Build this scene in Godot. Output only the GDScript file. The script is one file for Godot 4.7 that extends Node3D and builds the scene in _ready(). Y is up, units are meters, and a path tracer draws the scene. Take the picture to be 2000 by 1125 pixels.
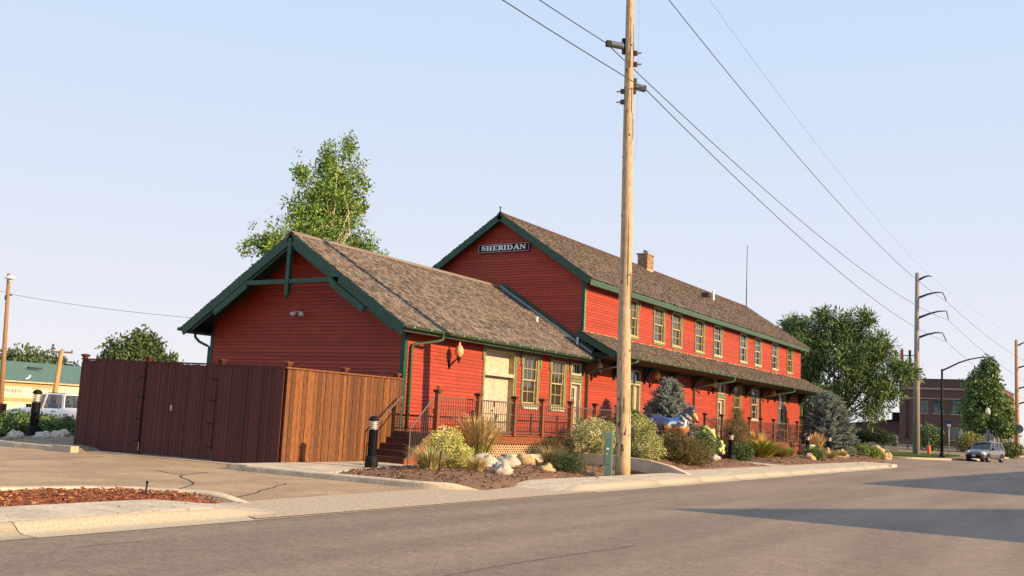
extends Node3D
# A red timber railway depot beside a wide street, low sun from across the road.
# World frame: +X runs along the depot away from the camera, +Z points from the depot to the street; metres.

var rng := RandomNumberGenerator.new()
var M := {}
var used := {}
var tex_cache := {}

# ---------------------------------------------------------------- small helpers
func V(x, y, z) -> Vector3:
	return Vector3(x, y, z)

func numbered(called: String) -> String:
	var n: int = used.get(called, 0)
	used[called] = n + 1
	return called if n == 0 else "%s_%03d" % [called, n]

func mb(smooth := false) -> SurfaceTool:
	var s := SurfaceTool.new()
	s.begin(Mesh.PRIMITIVE_TRIANGLES)
	s.set_smooth_group(0 if smooth else -1)
	return s

func tri(s: SurfaceTool, a: Vector3, b: Vector3, c: Vector3):
	s.add_vertex(a); s.add_vertex(b); s.add_vertex(c)

func quad(s: SurfaceTool, a: Vector3, b: Vector3, c: Vector3, d: Vector3):
	tri(s, a, b, c); tri(s, a, c, d)

func box(s: SurfaceTool, c: Vector3, size: Vector3, b := Basis()):
	var h := size * 0.5
	var p := []
	for i in 8:
		p.append(c + b * V(h.x * (1 if i & 1 else -1), h.y * (1 if i & 2 else -1), h.z * (1 if i & 4 else -1)))
	quad(s, p[4], p[6], p[7], p[5]); quad(s, p[1], p[3], p[2], p[0])
	quad(s, p[5], p[7], p[3], p[1]); quad(s, p[0], p[2], p[6], p[4])
	quad(s, p[6], p[2], p[3], p[7]); quad(s, p[0], p[4], p[5], p[1])

func span(s: SurfaceTool, lo: Vector3, hi: Vector3):
	box(s, (lo + hi) * 0.5, (hi - lo).abs())

func bar(s: SurfaceTool, a: Vector3, b: Vector3, w: float, h: float, up := Vector3.UP):
	var z := (b - a).normalized()
	var x := up.cross(z)
	if x.length() < 0.01:
		x = Vector3.RIGHT.cross(z)
	x = x.normalized()
	box(s, (a + b) * 0.5, V(w, h, a.distance_to(b)), Basis(x, z.cross(x), z))

func tube(s: SurfaceTool, pts: Array, r0: float, r1: float, n := 8, cap := true):
	var rings := []
	var last := Vector3.ZERO
	for i in pts.size():
		var d: Vector3 = (pts[min(i + 1, pts.size() - 1)] - pts[max(i - 1, 0)]).normalized()
		var u := d.cross(Vector3.UP if abs(d.y) < 0.95 else Vector3.RIGHT).normalized()
		if i > 0:
			u = (last - d * last.dot(d)).normalized()
		last = u
		var w := d.cross(u)
		var r := lerpf(r0, r1, float(i) / maxf(1, pts.size() - 1))
		var ring := []
		for k in n:
			var a := TAU * k / n
			ring.append(pts[i] + (u * cos(a) + w * sin(a)) * r)
		rings.append(ring)
	for i in pts.size() - 1:
		for k in n:
			var k2 := (k + 1) % n
			quad(s, rings[i][k], rings[i][k2], rings[i + 1][k2], rings[i + 1][k])
	if cap:
		for k in n:
			var k2 := (k + 1) % n
			tri(s, pts[0], rings[0][k2], rings[0][k])
			tri(s, pts[-1], rings[-1][k], rings[-1][k2])

func lathe(s: SurfaceTool, prof: Array, n: int, at := Vector3.ZERO, b := Basis()):
	for i in prof.size() - 1:
		for k in n:
			var a := TAU * k / n
			var c := TAU * (k + 1) / n
			var p: Vector2 = prof[i]
			var q: Vector2 = prof[i + 1]
			quad(s, at + b * V(p.x * cos(a), p.y, p.x * sin(a)), at + b * V(q.x * cos(a), q.y, q.x * sin(a)),
				at + b * V(q.x * cos(c), q.y, q.x * sin(c)), at + b * V(p.x * cos(c), p.y, p.x * sin(c)))

# a polygon in the local XY plane, thickened along local +Z by depth
func extrude(s: SurfaceTool, poly: Array, depth: float, at := Vector3.ZERO, b := Basis()):
	var pk := PackedVector2Array(poly)
	var ids := Geometry2D.triangulate_polygon(pk)
	for i in range(0, ids.size(), 3):
		var t := [pk[ids[i]], pk[ids[i + 1]], pk[ids[i + 2]]]
		tri(s, at + b * V(t[0].x, t[0].y, depth), at + b * V(t[1].x, t[1].y, depth), at + b * V(t[2].x, t[2].y, depth))
		tri(s, at + b * V(t[0].x, t[0].y, 0), at + b * V(t[2].x, t[2].y, 0), at + b * V(t[1].x, t[1].y, 0))
	for i in pk.size():
		var p := pk[i]
		var q := pk[(i + 1) % pk.size()]
		quad(s, at + b * V(p.x, p.y, 0), at + b * V(q.x, q.y, 0), at + b * V(q.x, q.y, depth), at + b * V(p.x, p.y, depth))

func put(called: String, s: SurfaceTool, m: Material, parent: Node = null) -> MeshInstance3D:
	s.generate_normals()
	return put_mesh(called, s.commit(), m, parent)

func put_mesh(called: String, mesh: Mesh, m: Material, parent: Node = null) -> MeshInstance3D:
	var o := MeshInstance3D.new()
	o.mesh = mesh
	o.material_override = m
	if parent == null:
		o.name = numbered(called)
		add_child(o)
	else:
		o.name = called
		parent.add_child(o, true)
	return o

func meshed(s: SurfaceTool) -> ArrayMesh:
	s.generate_normals()
	return s.commit()

func tag(o: Node, label: String, category: String, group := "", kind := "") -> Node:
	if label: o.set_meta("label", label)
	if category: o.set_meta("category", category)
	if group: o.set_meta("group", group)
	if kind: o.set_meta("kind", kind)
	return o

func thing(called: String, label: String, category: String, at := Vector3.ZERO, turn := 0.0, group := "") -> Node3D:
	var o := Node3D.new()
	o.name = numbered(called)
	add_child(o)
	o.position = at
	o.rotation.y = turn
	tag(o, label, category, group)
	return o

func node(called: String, parent: Node, at := Vector3.ZERO, turn := 0.0) -> Node3D:
	var o := Node3D.new()
	o.name = called
	parent.add_child(o, true)
	o.position = at
	o.rotation.y = turn
	return o

func copy(o: Node3D, at: Vector3, label: String, turn := 0.0) -> Node3D:
	var c: Node3D = o.duplicate()
	var base: String = String(o.name).rstrip("0123456789").rstrip("_")
	c.name = numbered(base)
	add_child(c)
	c.position = at
	c.rotation.y = turn
	c.set_meta("label", label)
	return c

func struct(called: String, s: SurfaceTool, m: Material) -> MeshInstance3D:
	var o := put(called, s, m)
	o.set_meta("kind", "structure")
	return o

# ---------------------------------------------------------------- materials
func C(r, g, b) -> Color:        # 0-255 picture values
	return Color(r / 255.0, g / 255.0, b / 255.0)

func noise_tex(seed_: int, freq: float, cols: Array, offs: Array, octaves := 4, type := FastNoiseLite.TYPE_SIMPLEX_SMOOTH, size := 512) -> Texture2D:
	var n := FastNoiseLite.new()
	n.seed = seed_
	n.frequency = freq
	n.noise_type = type
	n.fractal_octaves = octaves
	var t := NoiseTexture2D.new()
	t.width = size; t.height = size
	t.seamless = true
	t.noise = n
	var g := Gradient.new()
	g.offsets = PackedFloat32Array(offs)
	g.colors = PackedColorArray(cols)
	t.color_ramp = g
	return t

func bump_tex(seed_: int, freq: float, strength: float, octaves := 4, size := 512) -> Texture2D:
	var n := FastNoiseLite.new()
	n.seed = seed_
	n.frequency = freq
	n.fractal_octaves = octaves
	var t := NoiseTexture2D.new()
	t.width = size; t.height = size
	t.seamless = true
	t.as_normal_map = true
	t.bump_strength = strength
	t.noise = n
	return t

func plain(c: Color, rough := 0.7, metal := 0.0) -> StandardMaterial3D:
	var m := StandardMaterial3D.new()
	m.albedo_color = c
	m.roughness = rough
	m.metallic = metal
	return m

# patchy surface: three tones of one colour mixed by world-space noise
func patchy(a: Color, b: Color, c: Color, scale: Vector3, rough: float, seed_: int, freq := 0.02, bump := 0.0, octaves := 4, offs := [0.25, 0.5, 0.75], local := false) -> StandardMaterial3D:
	var m := StandardMaterial3D.new()
	m.albedo_texture = noise_tex(seed_, freq, [a, b, c], offs, octaves)
	m.uv1_triplanar = true
	m.uv1_world_triplanar = not local
	m.uv1_scale = scale
	m.roughness = rough
	if bump > 0:
		m.normal_enabled = true
		m.normal_texture = bump_tex(seed_ + 7, freq * 1.7, 6.0, octaves)
		m.normal_scale = bump
	return m

# aggregate, patches and pores of old asphalt; one tile covers eight metres
func paving_tex(c: Color, seed_: int) -> Texture2D:
	var size := 1024
	var layers := []
	for q in [[0.45, 2], [0.09, 3], [0.02, 3]]:
		var n := FastNoiseLite.new()
		n.seed = seed_ + layers.size()
		n.frequency = q[0]
		n.fractal_octaves = q[1]
		layers.append(n.get_seamless_image(size, size, false, false, 0.1, true).get_data())
	var r := RandomNumberGenerator.new()
	r.seed = seed_
	var out := PackedByteArray()
	out.resize(size * size * 3)
	for i in size * size:
		var v: float = 1.0 + 0.56 * (layers[0][i] / 255.0 - 0.5) + 0.26 * (layers[1][i] / 255.0 - 0.5) + 0.14 * (layers[2][i] / 255.0 - 0.5)
		var e := r.randf()
		if e > 0.985: v *= 1.22
		elif e < 0.02: v *= 0.72
		out[i * 3] = clampi(int(c.r * 255 * v), 0, 255)
		out[i * 3 + 1] = clampi(int(c.g * 255 * v), 0, 255)
		out[i * 3 + 2] = clampi(int(c.b * 255 * v), 0, 255)
	return ImageTexture.create_from_image(Image.create_from_data(size, size, false, Image.FORMAT_RGB8, out))

func vcol(rough := 0.8, backlight := 0.0) -> StandardMaterial3D:
	var m := StandardMaterial3D.new()
	m.vertex_color_use_as_albedo = true
	m.roughness = rough
	if backlight > 0:
		m.backlight_enabled = true
		m.backlight = Color(backlight, backlight, backlight * 0.5)
	return m

func detail(m: StandardMaterial3D, seed_: int, freq: float, scale: float, lo: float):
	m.detail_enabled = true
	m.detail_blend_mode = BaseMaterial3D.BLEND_MODE_MUL
	m.detail_albedo = noise_tex(seed_, freq, [Color(lo, lo, lo), Color(1, 1, 1)], [0.3, 0.7], 3)
	m.detail_uv_layer = BaseMaterial3D.DETAIL_UV_2
	m.uv2_triplanar = true
	m.uv2_world_triplanar = true
	m.uv2_scale = V(scale, scale, scale)

func glass(tint: Color, a: float) -> StandardMaterial3D:
	var m := plain(tint, 0.03)
	m.transparency = BaseMaterial3D.TRANSPARENCY_ALPHA
	m.albedo_color.a = a
	m.metallic_specular = 0.8
	return m

func make_materials():
	M.red = patchy(C(146, 47, 26), C(156, 52, 28), C(166, 59, 34), V(0.9, 3.0, 0.9), 0.62, 3, 0.012, 0.12)
	M.red2 = patchy(C(150, 49, 27), C(160, 55, 30), C(170, 63, 36), V(0.7, 4.0, 0.7), 0.66, 5, 0.012, 0.12)
	M.red3 = patchy(C(141, 44, 25), C(151, 49, 27), C(162, 56, 32), V(1.2, 3.0, 1.2), 0.6, 8, 0.012, 0.12)
	M.reds = [M.red, M.red2, M.red3]
	for i in 3:
		detail(M.reds[i], 80 + i, 0.01, 0.35, 0.93)
	for i in 3:
		var k: float = [0.92, 1.06, 1.0][i]
		M.reds.append(patchy(C(144 * k, 48 * k, 28 * k), C(155 * k, 53 * k, 30 * k), C(170 * k, 64 * k, 40 * k), V(0.5, 6.0, 0.5), 0.66, 90 + i, 0.014, 0.15))
	M.green = patchy(C(24, 62, 46), C(28, 69, 51), C(34, 77, 57), V(1, 1, 1), 0.5, 11, 0.01)
	M.sage = patchy(C(92, 112, 74), C(102, 122, 82), C(114, 131, 90), V(1, 1, 1), 0.5, 12, 0.01)
	M.gutter = patchy(C(52, 78, 56), C(60, 87, 63), C(70, 96, 70), V(1.3, 1.3, 1.3), 0.38, 13, 0.012)
	M.cream = patchy(C(176, 163, 146), C(186, 173, 156), C(194, 182, 166), V(1, 1, 1), 0.55, 14, 0.01)
	M.tan = patchy(C(158, 144, 106), C(170, 156, 116), C(182, 168, 128), V(1, 1, 1), 0.6, 15, 0.01)
	M.soffit = patchy(C(40, 52, 42), C(46, 60, 48), C(54, 68, 54), V(1, 1, 1), 0.8, 16, 0.01)
	M.shingle = vcol(0.92)
	M.metal = plain(C(170, 178, 186), 0.35, 0.8)
	M.white = patchy(C(215, 215, 212), C(225, 225, 222), C(232, 232, 230), V(1, 1, 1), 0.5, 18, 0.01)
	M.black = plain(C(20, 20, 22), 0.6)
	M.black.metallic_specular = 0.3
	M.iron = plain(C(70, 66, 68), 0.5, 0.3)
	M.bronze = plain(C(40, 36, 34), 0.5, 0.2)
	M.rail = plain(C(92, 78, 74), 0.5, 0.1)
	M.pane = glass(C(30, 34, 34), 0.55)
	M.storm = glass(C(60, 54, 45), 0.3)
	M.curtain = patchy(C(84, 72, 57), C(98, 85, 68), C(112, 98, 80), V(4, 0.6, 4), 0.9, 20, 0.02)
	M.room = patchy(C(136, 124, 108), C(150, 138, 120), C(162, 150, 132), V(0.8, 0.8, 0.8), 0.95, 87, 0.02)
	M.seat = patchy(C(82, 80, 80), C(92, 90, 89), C(102, 100, 98), V(3, 3, 3), 0.95, 88, 0.03)
	M.paper = plain(C(190, 186, 178), 0.9)
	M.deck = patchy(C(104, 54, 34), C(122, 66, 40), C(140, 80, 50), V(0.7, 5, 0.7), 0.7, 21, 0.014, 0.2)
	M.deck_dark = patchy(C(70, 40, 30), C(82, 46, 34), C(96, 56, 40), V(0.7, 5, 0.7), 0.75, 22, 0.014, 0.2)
	M.lattice = patchy(C(186, 150, 116), C(200, 166, 130), C(212, 180, 146), V(2, 2, 2), 0.8, 23, 0.012)
	M.fence = []
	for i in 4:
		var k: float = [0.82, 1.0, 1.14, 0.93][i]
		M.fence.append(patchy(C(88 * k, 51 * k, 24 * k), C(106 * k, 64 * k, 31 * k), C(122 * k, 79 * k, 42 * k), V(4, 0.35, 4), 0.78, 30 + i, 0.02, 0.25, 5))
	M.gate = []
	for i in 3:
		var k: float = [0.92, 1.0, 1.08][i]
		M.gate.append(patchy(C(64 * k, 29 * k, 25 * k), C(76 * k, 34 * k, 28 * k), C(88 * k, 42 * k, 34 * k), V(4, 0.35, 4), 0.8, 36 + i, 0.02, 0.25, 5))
	M.asphalt = StandardMaterial3D.new()
	M.asphalt.albedo_texture = paving_tex(C(136, 118, 102), 41)
	M.asphalt.uv1_triplanar = true
	M.asphalt.uv1_world_triplanar = true
	M.asphalt.uv1_scale = V(0.125, 0.125, 0.125)
	M.asphalt.roughness = 0.9
	detail(M.asphalt, 42, 0.012, 0.3, 0.9)
	M.asphalt.uv2_scale = V(0.012, 0.2, 0.1)
	M.lot = M.asphalt.duplicate()
	M.lot.albedo_texture = paving_tex(C(172, 145, 112), 43)
	detail(M.lot, 44, 0.012, 0.08, 0.9)
	M.concrete = patchy(C(188, 173, 148), C(201, 186, 161), C(212, 198, 174), V(0.7, 0.7, 0.7), 0.9, 45, 0.03, 0.25, 5)
	detail(M.concrete, 46, 0.012, 0.2, 0.9)
	M.apron = patchy(C(162, 144, 122), C(178, 160, 136), C(192, 174, 150), V(0.7, 0.7, 0.7), 0.9, 86, 0.03, 0.25, 5)
	M.kerb = patchy(C(154, 143, 122), C(176, 164, 141), C(192, 180, 158), V(1.5, 1.5, 1.5), 0.9, 47, 0.04, 0.4, 5)
	M.tar = plain(C(52, 46, 42), 0.6)
	M.mulch = patchy(C(96, 70, 54), C(126, 95, 74), C(152, 120, 96), V(1.6, 1.6, 1.6), 0.95, 48, 0.08, 0.8, 4)
	M.mulch_red = patchy(C(104, 52, 26), C(134, 72, 38), C(160, 94, 54), V(1.6, 1.6, 1.6), 0.95, 49, 0.08, 0.8, 4)
	M.dirt = patchy(C(108, 92, 72), C(130, 112, 90), C(150, 132, 108), V(0.25, 0.25, 0.25), 0.95, 50, 0.03, 0.5, 5)
	M.lawn = patchy(C(62, 84, 34), C(76, 98, 40), C(92, 112, 50), V(0.4, 0.4, 0.4), 0.95, 51, 0.05, 0.4, 5)
	M.leaf = vcol(0.6, 0.35)
	M.needle = vcol(0.7, 0.12)
	M.blade = vcol(0.75, 0.3)
	M.chip = vcol(0.95)
	M.bark = patchy(C(70, 60, 50), C(92, 80, 66), C(112, 98, 82), V(2, 0.6, 2), 0.9, 53, 0.03, 0.6)
	M.pale_bark = patchy(C(150, 140, 116), C(186, 176, 148), C(206, 198, 170), V(1.5, 2.5, 1.5), 0.85, 54, 0.03, 0.3)
	M.pole = patchy(C(142, 122, 96), C(178, 157, 126), C(202, 182, 152), V(3.2, 0.16, 3.2), 0.85, 55, 0.03, 0.5, 5)
	M.steel = patchy(C(120, 112, 104), C(136, 128, 120), C(150, 142, 134), V(1, 0.3, 1), 0.6, 56, 0.02)
	M.rock = patchy(C(146, 136, 120), C(182, 173, 158), C(204, 196, 184), V(1.4, 1.4, 1.4), 0.9, 57, 0.02, 0.7, 5)
	M.rock_tan = patchy(C(150, 122, 84), C(188, 160, 116), C(206, 182, 140), V(1.6, 1.6, 1.6), 0.9, 58, 0.02, 0.7, 5)
	M.brick = patchy(C(84, 63, 58), C(95, 71, 65), C(107, 81, 75), V(0.8, 2.2, 0.8), 0.9, 59, 0.05)
	M.stone = patchy(C(140, 122, 108), C(152, 134, 120), C(164, 146, 132), V(1, 1, 1), 0.85, 60, 0.02)
	M.rubber = plain(C(20, 20, 21), 0.85)

# ---------------------------------------------------------------- camera, sky, sun
func camera_and_light():
	var pitch := 0.1316633
	var roll := 0.0490038
	var yaw := 0.5513512
	var fw := V(cos(yaw) * cos(pitch), sin(pitch), -sin(yaw) * cos(pitch))
	var rt := V(sin(yaw), 0, cos(yaw))
	var up := rt.cross(fw)
	var r2 := rt * cos(roll) + up * sin(roll)
	var u2 := up * cos(roll) - rt * sin(roll)
	var cam := Camera3D.new()
	cam.name = "camera"
	add_child(cam)
	cam.transform = Transform3D(Basis(r2, u2, -fw), V(0, 1.45, 0))
	cam.fov = rad_to_deg(2 * atan(562.5 / 1942.0))
	cam.near = 0.1
	cam.far = 3000
	cam.current = true

	var env := Environment.new()
	env.background_mode = Environment.BG_SKY
	var sm := ProceduralSkyMaterial.new()
	sm.sky_top_color = C(185, 215, 250)
	sm.sky_horizon_color = C(244, 240, 243)
	sm.sky_curve = 0.22
	sm.sky_energy_multiplier = 1.0
	sm.ground_bottom_color = C(120, 112, 104)
	sm.ground_horizon_color = C(214, 208, 206)
	sm.ground_curve = 0.1
	sm.sun_angle_max = 0
	var sky := Sky.new()
	sky.sky_material = sm
	env.sky = sky
	env.background_energy_multiplier = 0.6
	env.tonemap_mode = Environment.TONE_MAPPER_LINEAR
	env.tonemap_exposure = 1.7
	env.sdfgi_enabled = true
	env.ssao_enabled = true
	env.ssil_enabled = true
	var we := WorldEnvironment.new()
	we.name = "world_environment"
	we.environment = env
	add_child(we)

	var sun := DirectionalLight3D.new()
	sun.name = "sun"
	var el := deg_to_rad(20.0)
	var az := deg_to_rad(4.0)
	var to_sun := V(sin(az) * cos(el), sin(el), cos(az) * cos(el))
	add_child(sun)
	sun.basis = Basis.looking_at(-to_sun)
	sun.light_color = C(255, 216, 164)
	sun.light_energy = 1.6
	sun.light_angular_distance = 0.5
	sun.shadow_enabled = true

# ---------------------------------------------------------------- the ground
func gh(x: float, z: float) -> float:
	var h := -0.03
	if z < -30:
		h -= clampf((-z - 30) / 30.0, 0, 1) * 0.47
	if x > 90 and z < -8:
		h += smoothstep(92.0, 130.0, x) * 0.85 * smoothstep(9.0, 14.0, -z)
	return h

func sheet(called: String, poly: Array, y: float, m: Material) -> MeshInstance3D:
	var s := mb()
	var pk := PackedVector2Array(poly)
	var ids := Geometry2D.triangulate_polygon(pk)
	for i in range(0, ids.size(), 3):
		var t := [pk[ids[i]], pk[ids[i + 1]], pk[ids[i + 2]]]
		if (t[1] - t[0]).cross(t[2] - t[0]) < 0:
			t.reverse()
		tri(s, V(t[0].x, y, t[0].y), V(t[1].x, y, t[1].y), V(t[2].x, y, t[2].y))
	return struct(called, s, m)

# ribbon along a path of (x, z) points, with a cross-section of (offset to the left, height)
func ribbon(s: SurfaceTool, path: Array, sec: Array, y0 := 0.0, taper := 0):
	var rows := []
	for i in path.size():
		var d: Vector2 = (path[min(i + 1, path.size() - 1)] - path[max(i - 1, 0)]).normalized()
		var nrm := Vector2(d.y, -d.x)
		var row := []
		var k := 1.0
		if taper > 0:
			k = smoothstep(-0.5, taper, path.size() - 1 - i)
		for q in sec:
			var p: Vector2 = path[i] + nrm * q.x
			row.append(V(p.x, q.y * k + y0 if q.y > 0 else q.y, p.y))
		rows.append(row)
	for i in rows.size() - 1:
		for k in sec.size() - 1:
			quad(s, rows[i][k], rows[i][k + 1], rows[i + 1][k + 1], rows[i + 1][k])
	for e in [0, rows.size() - 1]:
		for k in range(1, sec.size() - 1):
			tri(s, rows[e][0], rows[e][k], rows[e][k + 1])

func smooth_path(pts: Array, n := 6) -> Array:
	var out := []
	for i in pts.size() - 1:
		var p0: Vector2 = pts[max(i - 1, 0)]
		var p3: Vector2 = pts[min(i + 2, pts.size() - 1)]
		for k in n:
			out.append(pts[i].cubic_interpolate(pts[i + 1], p0, p3, float(k) / n))
	out.append(pts[-1])
	return out

func kerb_h(x: float) -> float:
	return 1.0 - smoothstep(9.2, 10.7, x) * (1.0 - smoothstep(18.7, 19.7, x))

func inside(p: Vector2, poly: Array) -> bool:
	return Geometry2D.is_point_in_polygon(p, PackedVector2Array(poly))

# a mounded planting bed clipped to a polygon
func bed(called: String, poly: Array, y: float, rise: float, m: Material, seed_: int) -> MeshInstance3D:
	var n := FastNoiseLite.new()
	n.seed = seed_
	n.frequency = 0.35
	var pk := PackedVector2Array(poly)
	var lo := pk[0]
	var hi := pk[0]
	for p in pk:
		lo = lo.min(p); hi = hi.max(p)
	var s := mb(true)
	var step := 0.4
	var hf := func(p: Vector2) -> float:
		var d := 99.0
		for i in pk.size():
			d = minf(d, p.distance_to(Geometry2D.get_closest_point_to_segment(p, pk[i], pk[(i + 1) % pk.size()])))
		return y - 0.085 * (1.0 - smoothstep(0.0, 0.22, d)) + rise * smoothstep(0.0, 1.6, d) * (0.75 + 0.5 * n.get_noise_2d(p.x, p.y)) + 0.05 * smoothstep(0.0, 0.3, d) * n.get_noise_2d(p.x * 4, p.y * 4)
	var x := lo.x
	while x < hi.x:
		var z := lo.y
		while z < hi.y:
			var cell := PackedVector2Array([Vector2(x, z), Vector2(x + step, z), Vector2(x + step, z + step), Vector2(x, z + step)])
			for piece in Geometry2D.intersect_polygons(cell, pk):
				var ids := Geometry2D.triangulate_polygon(piece)
				for i in range(0, ids.size(), 3):
					var t := [piece[ids[i]], piece[ids[i + 1]], piece[ids[i + 2]]]
					if (t[1] - t[0]).cross(t[2] - t[0]) < 0:
						t.reverse()
					for q in t:
						s.add_vertex(V(q.x, hf.call(q), q.y))
			z += step
		x += step
	s.index()
	var o := struct(called, s, m)
	o.set_meta("height", 0)
	o.remove_meta("height")
	return o

var BED_FRONT := [Vector2(16.62, -14.75), Vector2(16.62, -12.2), Vector2(16.9, -11.25), Vector2(17.3, -11.0), Vector2(18.6, -11.2), Vector2(21.4, -11.95), Vector2(24.0, -12.35), Vector2(27.6, -12.6), Vector2(28.6, -14.6), Vector2(29.6, -16.25), Vector2(22.0, -16.25), Vector2(21.5, -15.95), Vector2(18.8, -15.65)]
var BED_SIDE := [Vector2(27.95, -11.0), Vector2(29.2, -11.55), Vector2(31.5, -11.9), Vector2(39.6, -11.9), Vector2(42.6, -16.2), Vector2(30.2, -16.2), Vector2(29.0, -14.6)]
var BED_FAR := [Vector2(41.6, -11.9), Vector2(58.0, -11.75), Vector2(66.0, -12.6), Vector2(68.5, -15.5), Vector2(69.0, -18.0), Vector2(66.0, -20.0), Vector2(65.7, -16.3), Vector2(44.4, -16.2)]
var BED_ISLAND := [Vector2(-6.0, -11.4), Vector2(9.8, -11.4), Vector2(10.6, -11.35), Vector2(10.75, -11.6), Vector2(10.65, -12.4), Vector2(10.2, -13.2), Vector2(9.4, -13.6), Vector2(8.0, -13.75), Vector2(-6.0, -13.9)]
var BED_BACK := [Vector2(17.35, -24.6), Vector2(17.3, -27.0), Vector2(17.9, -29.0), Vector2(19.4, -31.4), Vector2(21.4, -34.4), Vector2(24.5, -36.5), Vector2(24.2, -33.0), Vector2(22.6, -29.0), Vector2(22.2, -24.6)]

func build_ground():
	var s := mb(true)
	var xs := [-500, -250, -120, -60, -30, -10, 5, 18, 23, 30, 40, 60, 80, 90, 95, 100, 105, 110, 115, 120, 125, 130, 140, 170, 220, 320, 500, 900]
	var zs := [-900, -500, -300, -200, -140, -110, -90, -75, -60, -52, -45, -38, -34, -30, -26, -20, -16, -14, -12.5, -11.5, -10.5, -9.5, -8, 0, 15, 40, 90, 200, 400]
	for i in xs.size() - 1:
		for k in zs.size() - 1:
			var a := V(xs[i], gh(xs[i], zs[k]), zs[k])
			var b := V(xs[i + 1], gh(xs[i + 1], zs[k]), zs[k])
			var c := V(xs[i + 1], gh(xs[i + 1], zs[k + 1]), zs[k + 1])
			var d := V(xs[i], gh(xs[i], zs[k + 1]), zs[k + 1])
			quad(s, a, b, c, d)
	s.index()
	struct("ground", s, M.dirt)

	sheet("road", [Vector2(-60, -9.6), Vector2(53.6, -9.6), Vector2(56.5, -10.6), Vector2(58.2, -13.0), Vector2(70.5, -17.0), Vector2(74.0, -21.0), Vector2(80.0, -21.0), Vector2(79.0, -15.0), Vector2(80.5, -12.4), Vector2(86.0, -10.6), Vector2(97.0, -9.9), Vector2(320, -9.6), Vector2(320, 9), Vector2(-60, 9)], 0.0, M.asphalt)
	sheet("parking_lot", [Vector2(-60, -11.45), Vector2(19.0, -11.45), Vector2(19.0, -16.4), Vector2(18.6, -18.0), Vector2(18.6, -24.3), Vector2(18.0, -29.4), Vector2(19.3, -31.5), Vector2(10.0, -34.0), Vector2(-60, -34.0)], 0.004, M.lot)

	# street-side pavement with its kerb and gutter pan, dipping at the driveway
	s = mb(true)
	var px := []
	var x := -40.0
	while x < 53.01:
		px.append(x)
		x += 0.35 if (x > 8.5 and x < 20.5) else 1.5
	px.append(53.6)
	var prof := [Vector2(-9.58, 0.006), Vector2(-9.86, 0.012), Vector2(-9.93, 0.03), Vector2(-10.0, 0.085), Vector2(-10.06, 0.118), Vector2(-10.14, 0.13)]
	var nz := FastNoiseLite.new()
	nz.seed = 4
	nz.frequency = 1.3
	var rows := []
	for xx in px:
		var k := kerb_h(xx)
		var row := []
		for p in prof:
			var wob := 0.012 * nz.get_noise_2d(xx * 2.0, p.x * 30.0) * (1.0 if p.y > 0.02 else 0.0)
			row.append(V(xx, 0.012 + (p.y - 0.012) * k + wob * k if p.y > 0.012 else p.y, p.x))
		rows.append(row)
	var kerb := Node3D.new()
	kerb.name = "kerb"
	add_child(kerb)
	kerb.set_meta("kind", "structure")
	for i in rows.size() - 1:
		var gap: float = 0.012 if (i % 2 == 0 and rows[i][0].x < 8.0) or (i % 2 == 0 and rows[i][0].x > 20.5) else 0.0
		for k in prof.size() - 1:
			quad(s, rows[i][k], rows[i + 1][k] - V(gap, 0, 0), rows[i + 1][k + 1] - V(gap, 0, 0), rows[i][k + 1])
		if gap > 0 or i == rows.size() - 2:
			for k in prof.size() - 1:
				var p0: Vector3 = rows[i + 1][k] - V(gap, 0, 0)
				var p1: Vector3 = rows[i + 1][k + 1] - V(gap, 0, 0)
				quad(s, p0, V(p0.x, -0.05, p0.z), V(p1.x, -0.05, p1.z), p1)
			s.index()
			put("kerb_stone", s, M.kerb, kerb)
			s = mb(true)

	# pavement slabs, each one a piece of its own between the joints
	var slab_edges := []
	x = -24.0
	while x < 52.0:
		slab_edges.append(x)
		x += 1.52
	slab_edges.append(53.3)
	var walk := Node3D.new()
	walk.name = "pavement"
	add_child(walk)
	walk.set_meta("kind", "structure")
	for i in slab_edges.size() - 1:
		var x0: float = slab_edges[i] + 0.006
		var x1: float = slab_edges[i + 1] - 0.006
		s = mb()
		var n := 4 if x0 > 7 and x0 < 21 else 1
		for k in n:
			var xa := lerpf(x0, x1, float(k) / n)
			var xb := lerpf(x0, x1, float(k + 1) / n)
			var ya := 0.012 + 0.118 * kerb_h(xa)
			var yb := 0.012 + 0.118 * kerb_h(xb)
			var back := -11.42
			if x0 > 28.5: back = -11.95
			quad(s, V(xa, ya, -10.145), V(xa, ya, back), V(xb, yb, back), V(xb, yb, -10.145))
			quad(s, V(xa, ya, back), V(xa, -0.1, back), V(xb, -0.1, back), V(xb, yb, back))
			quad(s, V(xa, ya, -10.145), V(xb, yb, -10.145), V(xb, -0.1, -10.145), V(xa, -0.1, -10.145))
		quad(s, V(x0, -0.1, -10.145), V(x0, -0.1, -11.42), V(x0, 0.012 + 0.118 * kerb_h(x0), -11.42), V(x0, 0.012 + 0.118 * kerb_h(x0), -10.145))
		quad(s, V(x1, -0.1, -11.42), V(x1, -0.1, -10.145), V(x1, 0.012 + 0.118 * kerb_h(x1), -10.145), V(x1, 0.012 + 0.118 * kerb_h(x1), -11.42))
		put("slab", s, M.concrete, walk)
	# rounded end of the pavement at the side street
	s = mb()
	var pts := [Vector2(53.3, -11.95), Vector2(53.3, -9.9)]
	for k in 9:
		var a := -PI / 2 + PI / 2 * k / 8.0
		pts.append(Vector2(54.6 + 1.9 * cos(a), -11.95 - 2.05 * sin(a) * 1.0))
	extrude(s, pts.map(func(p): return Vector2(p.x, -p.y)), 0.13, V(0, 0, 0), Basis(V(1, 0, 0), V(0, 0, -1), V(0, 1, 0)))
	put("slab", s, M.concrete, walk)
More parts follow.
